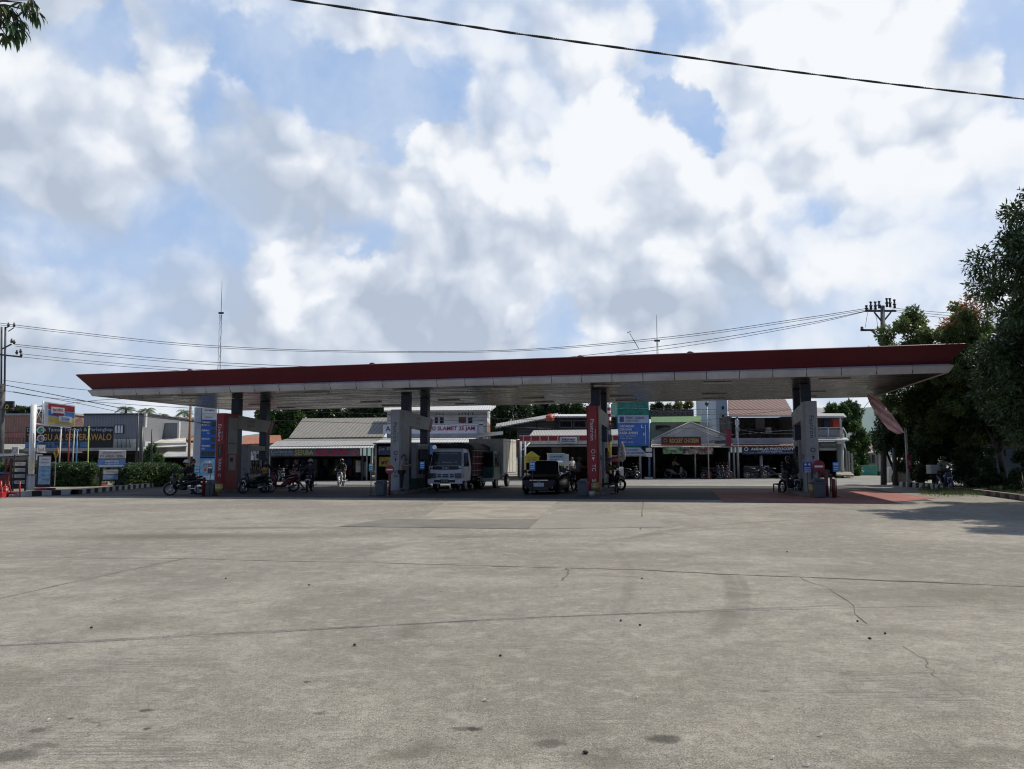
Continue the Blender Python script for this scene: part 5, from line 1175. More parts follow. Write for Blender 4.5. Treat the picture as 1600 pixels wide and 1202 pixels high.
pb(1136.5, 1143.5, 671, 698, 60.6, .35).build('panel', mat('vertical_maroon', (.20, .02, .04), .5), b); pb(1139, 1141, 698, 706, 60.7, .15).build('bracket', M_darkmetal, b)
b = bld('tall_building', 'tall pale blue-grey wall of a building behind the chicken shop')
pb(1121, 1139, 612, None, 75, 8).build('wall', mat('blue_grey_plaster', (.36, .42, .47), .8, .08, scale=.5), b)
for q in (635, 648, 661): pb(1131, 1133.5, q, q + 5, 74.9, .1).build('window', M_glass, b)
pb(1086, 1122, 660, None, 78, 5).build('low_wall', M_stained, b)

# photocopy shop
b = bld('photocopy_shop', 'two-storey photocopy shop with clay tile roof and dark open balcony')
quad([P(1137, 640, 65.5), P(1236, 639, 65.5), P(1226, 622, 71), P(1137, 622, 71)], .14, M_tile, 'upper_roof', b)
quad([P(1139, 649.5, 62.2), P(1240, 648.5, 62.2), P(1236, 639.5, 65.4), P(1138, 640.5, 65.4)], .12, M_tile, 'lower_roof', b)
pb(1143, 1240, 648.5, 651.5, 62.1, .15).build('fascia_board', M_pwall, b)
x0, x1 = X(1146, 62.5), X(1241, 62.5); z0, z1 = Z(684, 62.5, 1200), Z(649, 62.5, 1200)
MB().bb(x0, x1, 66, 66.2, z0, z1).bb(x0 - .1, x0, 62.6, 66, z0, z1).bb(x1, x1 + .1, 62.6, 66, z0, z1).build('balcony_room', mat('balcony_room', (.07, .065, .06), .8, .3), b)
pb(1183, 1197, 653, 670, 65.9, .1).build('door', M_pgrey, b); pb(1200, 1207, 668, 676, 64, .4).build('white_box', M_pwall, b)
MB().cyl(P(1151.5, 692, 62.4), P(1151.5, 650, 62.4), .10, .10, 10).build('white_post', M_pwall, b)
MB().tube([P(1146, 671, 62.45), P(1241, 673, 62.45)], .03, 6).tube([P(1173, 684, 62.45), P(1173, 671, 62.45)], .04, 6).build('balcony_rail', M_darkmetal, b)
pb(1146, 1241, 684.5, 693, 62.2, .6).build('balcony_wall', M_pgrey, b)
quad([P(1142, 697.5, 60.8), P(1242, 696.5, 60.8), P(1241, 693, 62.2), P(1145, 694, 62.2)], .08, M_tile, 'tile_eave', b)
bn_ = pb(1160, 1241, 698.5, 710, 60.9, .06).build('banner', mat('photocopy_navy', (.02, .035, .08), .6, .1), b)
ftext('ANDALAS PHOTOCOPY', bn_, M_txtw, 1174, 1241, 699.5, 703.8, 60.88, .02); ftext('ATK  JILID  LAMINATING  PRINT  CETAK FOTO', bn_, M_silv, 1162, 1240, 706.5, 709, 60.88, .01); pb(1190, 1222, 704.6, 705.8, 60.88, .02).build('banner_stripe', M_silv, bn_)
MB().torus(P(1166, 702, 60.86), .13, .03, 'Y', 14, 6).build('banner_emblem', M_txtw, bn_)
opening(1146, 1241, 711, 61.2, 4.5, b); goods(1150, 1238, 61.2, 4.5, b, [(.1, .1, .1), (.06, .08, .14), (.12, .09, .05)], n=12, seed=11)
ct = pb(1162, 1186, 728, None, 61.6, .6).build('glass_counter', mat('counter_glass', (.10, .12, .12), .15, .1), b)
for q in (729, 735, 741): pb(1162, 1186, q, q + .6, 61.55, .03).build('counter_edge', M_pgrey, ct)
MB().cyl((X(1189, 61.4), 61.4, 0), P(1189, 712, 61.4), .12, .12, 10).build('pillar', M_pgrey, b)
fr = MB(); pb(1194, 1195.5, 729, 742, 61.2, .05, fr); pb(1200, 1201.5, 729, 742, 61.2, .05, fr); pb(1194, 1201.5, 728, 729.5, 61.2, .05, fr); pb(1194, 1201.5, 741, 742.5, 61.2, .05, fr); fr.build('white_frame', M_pwall, b)
for px in (1146, 1152): pb(px, px + 2.4, 697, None, 61.0, .2).build('side_post', M_pgrey, b)

# balcony house
b = bld('balcony_house', 'two-storey shophouse with white balcony railing and a red box upstairs')
quad([P(1262, 651.5, 63.5), P(1323, 651.5, 63.5), P(1318, 646, 68), P(1262, 646, 68)], .1, M_zinc2, 'roof', b); pb(1262, 1322, 650, 652.5, 63.4, .1).build('roof_edge', M_pwall, b)
pb(1262, 1318, 653, 686, 67, 4).build('upper_wall', mat('dim_upper_wall', (.06, .06, .07), .8, .2), b); pb(1290, 1298, 657, 680, 66.9, .1).build('door', M_navy, b)
pb(1304, 1315, 655, 667.5, 65.5, .5).build('red_panel', mat('red_panel', (.45, .05, .03), .6), b); pb(1315.5, 1317.5, 652, 686, 63.6, .15).build('corner_post', M_pwall, b)
mb = MB(); mb.tube([P(1262, 669, 63.4), P(1317, 668.5, 63.4)], .04, 6).tube([P(1262, 684, 63.4), P(1317, 684, 63.4)], .04, 6)
for i in range(56): 
    q = 1262 + i; mb.cyl(P(q, 684, 63.4), P(q, 672, 63.4), .012, .012, 4)
for q in (1275, 1294, 1316.5): mb.cyl(P(q, 685, 63.4), P(q, 668, 63.4), .05, .05, 6)
mb.tube([P(1262, 672, 63.4), P(1317, 672, 63.4)], .02, 6); mb.build('balcony_railing', M_pwall, b)
MB().tube([P(1317, 668.5, 63.4), P(1327, 685, 63.0)], .05, 8).build('diagonal_brace', M_pwall, b)
quad([P(1262, 687, 62.4), P(1327, 687, 62.4), P(1322, 684, 64.5), P(1262, 684, 64.5)], .12, M_zinc, 'porch_roof', b)
pb(1310, 1320, 688, 693.5, 62.8, .5).build('capital', M_pwall, b); MB().cyl((X(1315.5, 63), 63, 0), P(1315.5, 693, 63), .13, .12, 12).build('column', M_pwall, b)
sg = pb(1280, 1309, 690.5, 700, 63.2, .1).build('sign_board', mat('dull_green_sign', (.10, .12, .11), .6, .2), b); ftext('WARUNG MAKAN', sg, M_silv, 1283, 1307, 693, 696.5, 63.18, .01)
pb(1281, 1308, 700.5, 704, 63.2, .12).build('lower_board', M_pgrey, b); opening(1262, 1311, 704.5, 64, 3, b); pb(1309, 1314, 694, None, 63.6, .3).build('pier', mat('green_grey_pier', (.14, .17, .15), .8), b)
for i, q in enumerate((1322, 1326, 1331)): pb(q, q + 2, 702 + 3 * i, None, 64.5, .2).build('side_fence_post', M_pgrey, b)
quad([P(1307, 741.5, 60), P(1335, 742.5, 60), P(1329, 737.5, 63.4), P(1307, 737, 63.4)], .1, M_pale, 'ramp', b)
# roof truss above
b = bld('roof_frame', 'pale steel roof frame sticking up behind the balcony house', 'roof frame')
MB().tube([P(1270, 646, 72), P(1323, 640, 72)], .07, 6).tube([P(1285, 645, 72), P(1300, 632, 72), P(1300, 645, 72)], .05, 6).tube([P(1290, 645, 72), P(1300, 637, 72)], .05, 6).tube([P(1300, 640, 72), P(1312, 640, 72)], .06, 6).build('truss', M_pwall, b)
quad([P(1262, 648, 70), P(1312, 646, 70), P(1306, 639, 74), P(1262, 636, 74)], .1, M_gwall, 'sheet_roof', b)
for px in (1268, 1312): MB().cyl((X(px, 71.5), 71.5, 0), P(px, 645, 71.5), .06, .06, 8).build('post', M_pwall, b)

# small house beyond the corner
b = bld('small_house', 'small house with clay roof and a gable beyond the corner at the right')
quad([P(1334, 704, 72), P(1366, 704, 72), P(1360, 690, 78), P(1340, 690, 78)], .12, M_tile, 'roof', b); pb(1338, 1376, 704, None, 74, 6).build('wall', mat('beige_wall', (.26, .23, .18), .8, .1), b)
MB().prism([P(1348, 706, 71), P(1362, 706, 71), P(1354, 692, 71)], (0, 3, 0)).build('gable', mat('brown_gable', (.08, .045, .03), .8), b); quad([P(1356, 708, 70), P(1374, 706, 70), P(1372, 702, 73), P(1360, 702, 73)], .08, M_zinc2, 'porch_roof', b)
for q in (1350, 1357, 1364): pb(q, q + 3.5, 711, 724, 73.9, .1).build('window', M_glass, b)
o = pb(1338, 1372.5, 727, None, 69, .25).build('garden_wall', mat('turquoise_paint', (.09, .36, .27), .7, .08), bevel=.02); tag(o, 'low turquoise garden wall beyond the corner at the right', 'wall')
b = bld('white_wall', 'white boundary wall with a grey plinth beside the turquoise wall', 'wall'); pb(1372.8, 1392, 712, 737, 68, .3).build('wall', M_pgrey, b); pb(1372.8, 1392, 737.2, None, 67.95, .35).build('plinth', M_darkmetal, b)
o = pb(1388, 1394.5, 731, None, 50, .5).build('gate_pillar', M_pwall); tag(o, 'short white gate pillar at the right-hand road corner', 'pillar')
o = pb(1401, 1424, 733, None, 46, .2).build('low_wall', M_pgrey); tag(o, 'low pale wall behind the striped kerb at the right', 'wall')
# white station building at the right behind the trees
b = bld('white_building', 'long white building with dark tiled roof behind the right-hand trees')
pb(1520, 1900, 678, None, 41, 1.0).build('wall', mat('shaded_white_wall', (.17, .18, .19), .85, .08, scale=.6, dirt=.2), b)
quad([P(1512, 684, 39.6), P(1930, 672, 39.6), P(1900, 640, 43.5), P(1518, 664, 43.5)], .15, M_tile, 'roof', b)
for (a, c_) in ((1523, 1536), (1572, 1589)): pb(a, c_, 702, 712, 40.92, .1).build('vent_window', M_glass, b)

# booth, carts, cloth under the store fascia
b = bld('yellow_booth', 'yellow gabled sales booth in front of the convenience store', 'booth')
Yb = mat('booth_yellow', (.55, .44, .06), .6, .06)
pb(820, 842.5, 714, 723, 57.5, .9).build('front_panel', Yb, b); MB().prism([P(818.5, 714, 57.4), P(844, 714, 57.4), P(831, 705, 57.4)], (0, 1.1, 0)).build('roof', Yb, b, bevel=.01)
for q in (820.5, 841): pb(q, q + 1.6, 723, None, 57.45, .08).build('post', Yb, b)
pb(821, 842, 735, None, 57.6, .8).build('counter', Yb, b); ftext('ES TEH', b, mat('dull_gold_lettering', (.3, .22, .03), .6), 824, 839, 717.5, 720.5, 57.48, .01)
b = bld('food_cart', 'white and pale blue boxed food cart in front of the convenience store', 'cart')
mb = pb(856.5, 882.5, 709.5, 734.5, 56, 1.5).build('box', mat('cart_blue', (.30, .42, .50), .6, .05), b); MB().bb(X(882.5, 56) + .002, X(882.5, 56) + .3, 56.1, 57.4, Z(734.5, 56, 870), Z(709.8, 56, 870)).build('side_shelf', M_pwall, b)
pb(856, 883, 708.2, 709.3, 55.98, 1.6).build('top_edge', M_pwall, b)
for i, (t_, a, c_, d) in enumerate([('AYAM KREMES', 859, 880, 712.5), ('NASI UDUK', 859, 874, 717.5), ('PECEL LELE', 859, 880, 722.5), ('ES', 875, 880, 729)]): ftext(t_, b, M_txtd, a, c_, d, d + 2.6, 55.98, .01)
for px in (860, 879):
    t = MB().torus((X(px, 56.6), 56.6, .28), .23, .05, 'Y', 20, 6).build('wheel', M_rubber, b)
pb(858, 881, 735, 741, 56.1, 1.2).build('chassis', M_darkmetal, b)
b = bld('snack_cart', 'small white snack cart with lettering beside the rainbow umbrella', 'cart')
pb(961, 974, 733, 744, 52, .7).build('box', M_pwall, b); pb(969, 974, 730, 733, 52, .6).build('tray', M_white, b); ftext('GEPREK', b, M_crim, 962.5, 970.5, 737, 740, 51.98, .02)
for px in (964, 970.5): MB().torus((X(px, 51.9), 51.9, .26), .2, .04, 'Y', 18, 6).build('wheel', M_rubber, b)
b = bld('hanging_cloth', 'reddish patterned cloth hanging behind the white box truck', 'cloth')
o = MB(); nx, nz = 10, 12
vs = [(X(799 + 14 * i / nx - 1.5 * j / nz, 62), 61.8 + .12 * math.sin(i * 1.7), Z(688 + (34 - 10 * i / nx) * j / nz, 62, 805)) for j in range(nz + 1) for i in range(nx + 1)]
o.add(vs, [(j * (nx + 1) + i, j * (nx + 1) + i + 1, (j + 1) * (nx + 1) + i + 1, (j + 1) * (nx + 1) + i) for j in range(nz) for i in range(nx)], 0, True)
o.build('cloth', mat('patterned_cloth', (.30, .06, .07), .9, .5, scale=3, col2=(.30, .28, .16)), b); MB().cyl(P(798, 687.5, 62), P(814, 687.5, 62), .03, .03, 6).build('rod', M_metal, b)
# parked bikes in front of shops
for i, (px, dg, cc) in enumerate([(1112, 60, bk_black), (1119, 50, bk_black), (1126, 60, bk_red), (1180, 70, bk_black), (1212, 60, bk_black), (986, 40, bk_black), (440, 30, bk_black), (460, 40, bk_red)]):
    yb = 60.2 if i < 6 else 58.6
    first_key = None
    bike_at(Vector((X(px, yb), yb, 0)), 0, dg, cc, ['dark motorcycle parked left of the three by the chicken shop', 'dark motorcycle parked in the middle of the three by the chicken shop', 'dark red motorcycle parked at the right end of the chicken shop',
        'dark motorcycle parked at the glass counter of the photocopy shop', 'dark motorcycle parked right of the white frame at the photocopy shop', 'dark motorcycle parked below the pawn shop banner', 'dark motorcycle parked at the left end of the clothing shop', 'dark red motorcycle parked before the clothing shop'][i], 'under' if i % 2 else 'scooter', group='motorcycles parked before the shops')
person('person in white standing at the convenience store front', Vector((X(894, 58.5), 58.5, 0)), R(30), 'stand', c_white, c_dgrey, 'hair')
# ------------------------------------------------------------------ vegetation
NR = np.random.default_rng(11)
def leaf_mesh(name, m, parent, centers, n, lsize, spread, aspect=.42, droop=.35, flat=1.0, loc=None, up=.3):
    """n separate leaf blades scattered in soft clusters round the given centres [(x,y,z,r)]"""
    C = np.array(centers, float); k = len(C); idx = NR.integers(0, k, n)
    wgt = C[:, 3] ** 2; idx = NR.choice(k, n, p=wgt / wgt.sum())
    d = NR.normal(size=(n, 3)); d /= np.linalg.norm(d, axis=1)[:, None]
    rad = C[idx, 3] * np.power(NR.random(n), .5) * spread
    pos = C[idx, :3] + d * rad[:, None] * np.array([1, 1, flat])
    a = d * .8 + NR.normal(size=(n, 3)) * .6; a[:, 2] -= droop; a /= np.linalg.norm(a, axis=1)[:, None]
    nrm = NR.normal(size=(n, 3)) * .7; nrm[:, 2] += up + .5; b = np.cross(a, nrm); b /= np.linalg.norm(b, axis=1)[:, None] + 1e-9
    L_ = lsize * NR.uniform(.6, 1.25, n)[:, None]; W_ = L_ * aspect / 2
    cdir = np.cross(a, b)
    v = np.stack([pos, pos + a * L_ * .4 + b * W_ + cdir * W_ * .35, pos + a * L_, pos + a * L_ * .4 - b * W_ + cdir * W_ * .35], 1).reshape(-1, 3)
    me = bpy.data.meshes.new(name); me.vertices.add(4 * n); me.vertices.foreach_set('co', v.ravel().astype(np.float32))
    me.loops.add(4 * n); me.loops.foreach_set('vertex_index', np.arange(4 * n, dtype=np.int32)); me.polygons.add(n)
    me.polygons.foreach_set('loop_start', np.arange(0, 4 * n, 4, dtype=np.int32)); me.polygons.foreach_set('loop_total', np.full(n, 4, dtype=np.int32))
    me.update(calc_edges=True); me.materials.append(m)
    o = bpy.data.objects.new(name, me); COL.objects.link(o)
    if parent: o.parent = parent
    if loc is not None: o.location = loc
    return o
M_bark = mat('bark', (.10, .075, .055), .9, .25, scale=6, bump=.8, bscale=14)
M_leafd = leafmat('dark_leaves', (.022, .044, .014), (.045, .080, .024), .22)
M_leafm = leafmat('mid_leaves', (.04, .085, .02), (.07, .13, .035), .25)
M_leafr = leafmat('mango_leaves', (.06, .10, .025), (.13, .17, .05), .38)
M_leafh = leafmat('hedge_leaves', (.030, .065, .016), (.055, .105, .028), .2)
M_palm = leafmat('palm_leaves', (.04, .08, .025), (.09, .13, .04), .25)
def tree(label, base, crown, n, lsize, leaf, trunk_r=.18, sub=9, name='tree', cat='tree', lean=(0, 0), group=None, extra=None, fork=None, seed=0, aspect=.42, loose=False):
    """crown = [(x,y,z,r)...] in world metres; trunk and limbs grow from base into the crown lumps"""
    rg = random.Random(seed + 5); base = Vector(base); r = thing(name, label, cat, tuple(base), 0, group)
    cz = [Vector(c[:3]) - base for c in crown]; top = sum(cz, Vector()) / len(cz)
    fk = Vector((lean[0], lean[1], min(c.z for c in cz) * .62)) if fork is None else Vector(fk_(fork, base))
    tr_ = MB(); mid = fk * .5 + Vector((rg.uniform(-.12, .12), rg.uniform(-.1, .1), 0))
    tr_.tube([(0, 0, -.05), (fk * .12), mid, fk], [trunk_r * 1.35, trunk_r, trunk_r * .88, trunk_r * .75], 12)
    for c in cz:
        k1 = fk.lerp(c, .5) + Vector((rg.uniform(-.2, .2), rg.uniform(-.2, .2), .2)); tr_.tube([fk, k1, c], [trunk_r * .6, trunk_r * .38, trunk_r * .15], 8)
        for _ in range(3):
            e = c + Vector((rg.uniform(-1, 1), rg.uniform(-1, 1), rg.uniform(-.6, .9))) * crown[cz.index(c)][3] * .8; tr_.tube([k1.lerp(c, .6), k1.lerp(e, .7), e], [trunk_r * .2, trunk_r * .12, .02], 6)
    tr_.build('trunk', M_bark, r)
    subs = []
    for c, q in zip(cz, crown):
        for _ in range(sub):
            d = Vector((rg.gauss(0, 1), rg.gauss(0, 1), rg.gauss(0, 1))).normalized() * q[3] * rg.uniform(.45, 1.12 if loose else .95); p_ = c + d; subs.append((p_.x, p_.y, p_.z, q[3] * (rg.uniform(.10, .30) if loose else rg.uniform(.22, .42))))
        subs.append((c.x, c.y, c.z, q[3] * (.40 if loose else .55)))
    leaf_mesh('crown', leaf, r, subs, n, lsize, 1.0, aspect)
    if extra: leaf_mesh('young_shoots', extra[0], r, [tuple(Vector(e[:3]) - base) + (e[3],) for e in extra[1]], extra[2], lsize, 1.0, aspect)
    return r
def C(px, py, Y, rpx): v = P(px, py, Y); return (v.x, v.y, v.z, rpx * Y / F_PX)
# big tree whose trunk stands just right of the frame; it shades the right of the lot
tree('tall dark mango tree filling the right edge of the picture', (20.0, 25.5, 0), [C(1642, 345, 25, 68), C(1606, 375, 24.5, 40), C(1622, 440, 25, 56), C(1605, 520, 25, 46), C(1572, 580, 25.5, 50), C(1632, 300, 25, 36), C(1600, 640, 26, 55), C(1680, 420, 25, 120), C(1655, 500, 25.5, 100), C(1625, 560, 25, 80), C(1690, 600, 25, 110), C(1600, 610, 26, 60), (21, 22.5, 6.5, 2.6), (17.8, 24.4, 8, 2.1), (17.6, 21.2, 8, 2.3), (19.5, 21.0, 7.5, 2.6), (17.0, 19.9, 7.6, 1.5), (20.6, 29, 7.8, 2.4), (22, 25, 9, 2.6), (22.5, 27, 7, 3), (19.5, 23.5, 4.6, 1.6)], 150000, .20, M_leafd, .32, 26, seed=1, aspect=.34, loose=True)
tree('leafy tree with reddish young shoots at its top behind the canopy end', tuple(G(1519, 762)), [C(1430, 535, 41, 48), C(1400, 570, 41, 38), C(1480, 530, 40, 45), C(1515, 500, 39, 34), C(1545, 560, 38, 55), C(1545, 640, 38, 55), C(1480, 600, 40, 55), C(1500, 560, 40, 50), C(1455, 650, 41, 45), C(1460, 600, 41, 60), C(1520, 630, 39, 60), C(1575, 640, 37, 50), C(1415, 620, 42, 45)], 92000, .19, M_leafr, .26, 20, loose=True, lean=(-.7, .2), extra=(leafmat('young_red_leaves', (.26, .09, .04), (.34, .17, .07), .3), [C(1516, 478, 39, 20), C(1512, 497, 39, 20), C(1490, 515, 40, 18), C(1478, 508, 40, 12)], 1200), seed=2)
tree('round dense tree at the road corner beside the white gate pillar', tuple(G(1399.5, 757.5)), [C(1400, 668, 46, 36), C(1425, 700, 45, 34), C(1385, 690, 46, 26), C(1440, 660, 45, 42), C(1430, 728, 44, 24), C(1392, 640, 47, 26)], 26000, .18, M_leafd, .16, 9, seed=3)
tree('slender tree with a pale lit trunk before the white building', tuple(G(1573, 768)), [C(1560, 648, 37, 34), C(1590, 640, 37, 42), C(1545, 665, 38, 30), C(1575, 670, 37, 36), C(1530, 650, 38, 34), C(1600, 660, 36, 30)], 24000, .2, M_leafd, .14, 8, lean=(-.25, 0), seed=4)
tree('dark bushy tree behind the blue scooter', tuple(G(1460, 761)), [C(1462, 690, 42, 38), C(1482, 665, 42, 40), C(1450, 725, 42, 22), C(1490, 705, 42, 24), C(1505, 680, 41, 36), C(1520, 715, 40, 26), C(1440, 745, 42, 12)], 32000, .17, M_leafd, .15, 8, seed=5)
def shrub(label, base, crown, n, ls, leaf, group=None, seed=0, name='shrub'): return tree(label, base, crown, n, ls, leaf, .04, 7, name, 'shrub', group=group, seed=seed)
shrub('dark pointed shrub before the white building', tuple(G(1546, 769)), [C(1545, 745, 36, 18), C(1547, 722, 36, 14), C(1548, 703, 36, 8), C(1533, 750, 36, 12), C(1560, 750, 36, 12)], 8000, .12, M_leafd, seed=6)
shrub('broad dark shrub against the white building right of the slender trunk', tuple(G(1600, 773)), [C(1598, 745, 35.4, 22), C(1612, 730, 35.4, 24), C(1585, 755, 35.4, 14), C(1600, 715, 35.4, 16)], 9000, .12, M_leafd, seed=16)
shrub('dark leafy shrub between the blue scooter and the white building', tuple(G(1508, 767)), [C(1505, 745, 38, 18), C(1512, 725, 38, 18), C(1522, 748, 38, 14), C(1500, 715, 38.5, 14)], 9000, .13, M_leafd, seed=17)
shrub('low shrub by the kerb at the right edge', tuple(G(1581, 771)), [C(1580, 765, 35, 7), C(1588, 762, 35, 6), C(1573, 766, 35, 5)], 1800, .12, M_leafm, seed=7)
shrub('low leafy shrub at the foot of the dark tree by the kerb', tuple(G(1436, 760)), [C(1436, 748, 43, 9), C(1428, 745, 43, 7)], 1800, .12, M_leafd, seed=8)
bt_ = 'trees behind the shops'
tree('tall leafy tree behind the balcony house', (X(1330, 70), 70, 0), [C(1332, 660, 70, 22), C(1318, 645, 70, 16), C(1300, 640, 70, 14), C(1340, 690, 70, 18), C(1345, 720, 70, 14), C(1335, 640, 70, 14), C(1328, 715, 69, 12), C(1336, 735, 68, 12)], 20000, .28, M_leafm, .2, 9, group=bt_, seed=9)
bk = [('bright-leaved tree behind the left pumps', 443, 76, [(440, 668, 22), (455, 650, 20), (425, 655, 18), (430, 680, 16), (462, 672, 14), (408, 650, 14)], 16000, M_leafm),
      ('dark tree behind the clothing shop roof', 510, 80, [(490, 645, 22), (520, 640, 22), (548, 645, 20), (475, 640, 16)], 14000, M_leafd),
      ('dark tree between clothing shop roof and corner house', 585, 80, [(575, 645, 22), (600, 640, 20), (560, 640, 16), (618, 640, 14)], 12000, M_leafd),
      ('large dark tree right of the two-storey corner house', 790, 78, [(785, 645, 24), (800, 665, 24), (780, 680, 20), (815, 650, 22), (800, 690, 16), (770, 660, 16)], 18000, M_leafd),
      ('dark green tree above the upper house roof', 850, 84, [(840, 640, 18), (865, 642, 18), (820, 636, 14), (885, 640, 14)], 12000, M_leafd),
      ('green tree behind the red totem and the store', 925, 84, [(905, 640, 16), (925, 642, 16), (945, 640, 14), (960, 638, 10)], 9000, M_leafm),
      ('bushy tree beyond the small house at the right', 1375, 85, [(1368, 690, 14), (1390, 685, 16), (1352, 686, 10), (1405, 690, 14)], 7000, M_leafm),
      ('dark tree at the far left behind the brick house', 35, 82, [(20, 646, 12), (40, 642, 10), (60, 650, 8)], 4500, M_leafd)]
for i, (lb, px, Y, cr, n, lf) in enumerate(bk): tree(lb, (X(px, Y), Y, 0), [C(a, b, Y, c) for a, b, c in cr], n, .30, lf, .2, 8, group=bt_, seed=20 + i)
shrub('yellow-green plants on the rooftop behind the chicken shop', tuple(P(1068, 641, 69.5)), [C(1060, 634, 69.5, 8), C(1075, 632, 69.5, 8), C(1045, 636, 69.5, 6)], 2500, .25, leafmat('yellow_green_leaves', (.12, .15, .04), (.20, .20, .07), .3), seed=31)
shrub('dull plants at the left of the rooftop behind the chicken shop', tuple(P(1030, 641, 69.5)), [C(1030, 634, 69.5, 8), C(1022, 636, 69.5, 6)], 1500, .25, M_leafd, seed=32)
shrub('small leafy roadside tree before the stained house', (X(238, 60), 60, 0), [C(235, 706, 60, 9), C(246, 716, 60, 8), C(228, 718, 60, 7), C(240, 697, 60, 5)], 1700, .22, M_leafm, seed=33, name='small_tree')
def palm(label, px, pyc, Y, rpx, seed=0):
    rg = random.Random(seed); top = P(px, pyc, Y); r = thing('palm_tree', label, 'palm', (top.x, Y, 0), 0, 'coconut palms on the left skyline')
    MB().tube([(0, 0, 0), (.15, 0, top.z * .5), (0, 0, top.z)], [.22, .16, .12], 10).build('trunk', M_bark, r)
    R_ = rpx * Y / F_PX; mb = MB()
    for k in range(17):
        a = 2 * math.pi * k / 17 + rg.uniform(-.2, .2); el = rg.uniform(-.1, 1.0); pts = []
        for j in range(9):
            t = j / 8; rr_ = R_ * t * math.cos(el * (1 - t * .3)); z = R_ * (math.sin(el) * t - .75 * t * t) + .1; pts.append(Vector((rr_ * math.cos(a), rr_ * math.sin(a), z + top.z)))
        sd_ = Vector((-math.sin(a), math.cos(a), 0))
        for j in range(8):
            for q in range(3):
                p0 = pts[j].lerp(pts[j + 1], q / 3); ln_ = R_ * .30 * math.sin(math.pi * min(1, (j + q / 3 + 1) / 9.5))
                for sg in (-1, 1):
                    e = p0 + sd_ * sg * ln_ + (pts[j + 1] - pts[j]) * .9 + Vector((0, 0, -ln_ * rg.uniform(.3, .9))); w_ = (pts[j + 1] - pts[j]) * .28; mb.add([tuple(p0), tuple(p0 + w_), tuple(e)], [(0, 1, 2)])
    mb.build('crown', M_palm, r)
palm('coconut palm above the warehouse roof, left of three', 197, 640, 100, 17, 1); palm('coconut palm between the other two above the orange roof', 229, 642, 104, 17, 2); palm('coconut palm just left of the blue price totem', 288, 645, 98, 17, 3); palm('small palm crown above the brick house', 38, 638, 105, 14, 4)
palm('small palm crown low on the roofline left of the totem', 255, 650, 108, 12, 5)
# mango sprig that hangs into the top left corner
r = thing('hanging_branch', 'mango branch with drooping leaves hanging into the top left corner', 'branch', tuple(P(-30, 10, 6.2)))
o0 = P(-30, 10, 6.2)
br = MB(); tips = []
rg = random.Random(4)
for (a, b, Y) in [(5, 15, 6.1), (20, 20, 6.2), (34, 10, 6.2), (48, 6, 6.3), (15, 45, 6.1), (30, 38, 6.2), (44, 22, 6.2), (56, 25, 6.2), (8, 60, 6.1), (24, 62, 6.2), (3, 35, 6.1), (-12, 30, 6.2), (-20, 60, 6.2), (33, 52, 6.2)]:
    t = P(a, b - 6, Y) - o0; br.tube([(0, 0, 0), tuple(t * .5 + Vector((0, 0, .03))), tuple(t)], [.012, .007, .004], 6); tips.append((t.x, t.y, t.z))
br.build('twig', M_bark, r)
lf = MB()
for (x, y, z) in tips:
    for k in range(13):
        a = rg.uniform(0, 6.28); out = Vector((math.cos(a) * rg.uniform(.2, .75), math.sin(a) * .6, -rg.uniform(.45, 1.0))).normalized(); s_ = Vector((-math.sin(a), math.cos(a), .2)).normalized(); ln_ = rg.uniform(.085, .145); w_ = ln_ * .12
        p0 = Vector((x, y, z)) + Vector((rg.uniform(-.015, .015),) * 3); cv = out.cross(s_) * ln_ * .10
        pts = [p0, p0 + out * ln_ * .35 + s_ * w_ + cv, p0 + out * ln_ * .7 + s_ * w_ * .8 + cv * 1.1, p0 + out * ln_ + Vector((0, 0, -.01)), p0 + out * ln_ * .7 - s_ * w_ * .8 + cv * 1.1, p0 + out * ln_ * .35 - s_ * w_ + cv]
        m1 = p0 + out * ln_ * .35 + cv * .4; m2 = p0 + out * ln_ * .7 + cv * .5
        lf.add([tuple(q) for q in pts + [m1, m2]], [(0, 1, 6), (1, 2, 7, 6), (2, 3, 7), (0, 6, 5), (5, 6, 7, 4), (4, 7, 3)])
lf.build('foliage', leafmat('near_mango_leaves', (.022, .05, .018), (.05, .10, .035), .3, (.16, .13, .06)), r)
# hedges
def hedge(label, px0, px1, Y0, Y1, dp, ht, n, seed=0):
    a, b = Vector((X(px0, Y0), Y0, 0)), Vector((X(px1, Y1), Y1, 0)); r = thing('hedge', label, 'hedge', tuple((a + b) / 2), math.atan2((b - a).y, (b - a).x), 'clipped hedges on the traffic island'); w_ = (b - a).length
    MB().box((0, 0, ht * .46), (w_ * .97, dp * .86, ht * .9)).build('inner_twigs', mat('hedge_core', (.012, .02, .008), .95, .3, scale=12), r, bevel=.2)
    v = []; rg = random.Random(seed)
    for _ in range(420):
        x = rg.uniform(-w_ / 2, w_ / 2); f = rg.random(); e = min(1, (w_ / 2 - abs(x)) / .5) ** .5
        if f < .5: v.append((x, -dp / 2, rg.uniform(0, ht * (.7 + .25 * e)), .14))
        elif f < .9: v.append((x, rg.uniform(-dp / 2, dp / 2), ht * (.72 + .25 * e) + rg.uniform(-.05, .05), .14))
        else: v.append((rg.choice((-1, 1)) * w_ / 2, rg.uniform(-dp / 2, dp / 2), rg.uniform(0, ht * .8), .15))
    leaf_mesh('foliage', M_leafh, r, v, n, .085, 1.0, .55, up=.1)
hedge('long clipped hedge behind the flagpoles', -60, 158, 46, 46.8, 1.6, 1.45, 34000, 1); hedge('clipped hedge right of the no-smoking signs', 188, 272, 47.5, 51, 1.5, 1.38, 18000, 2)
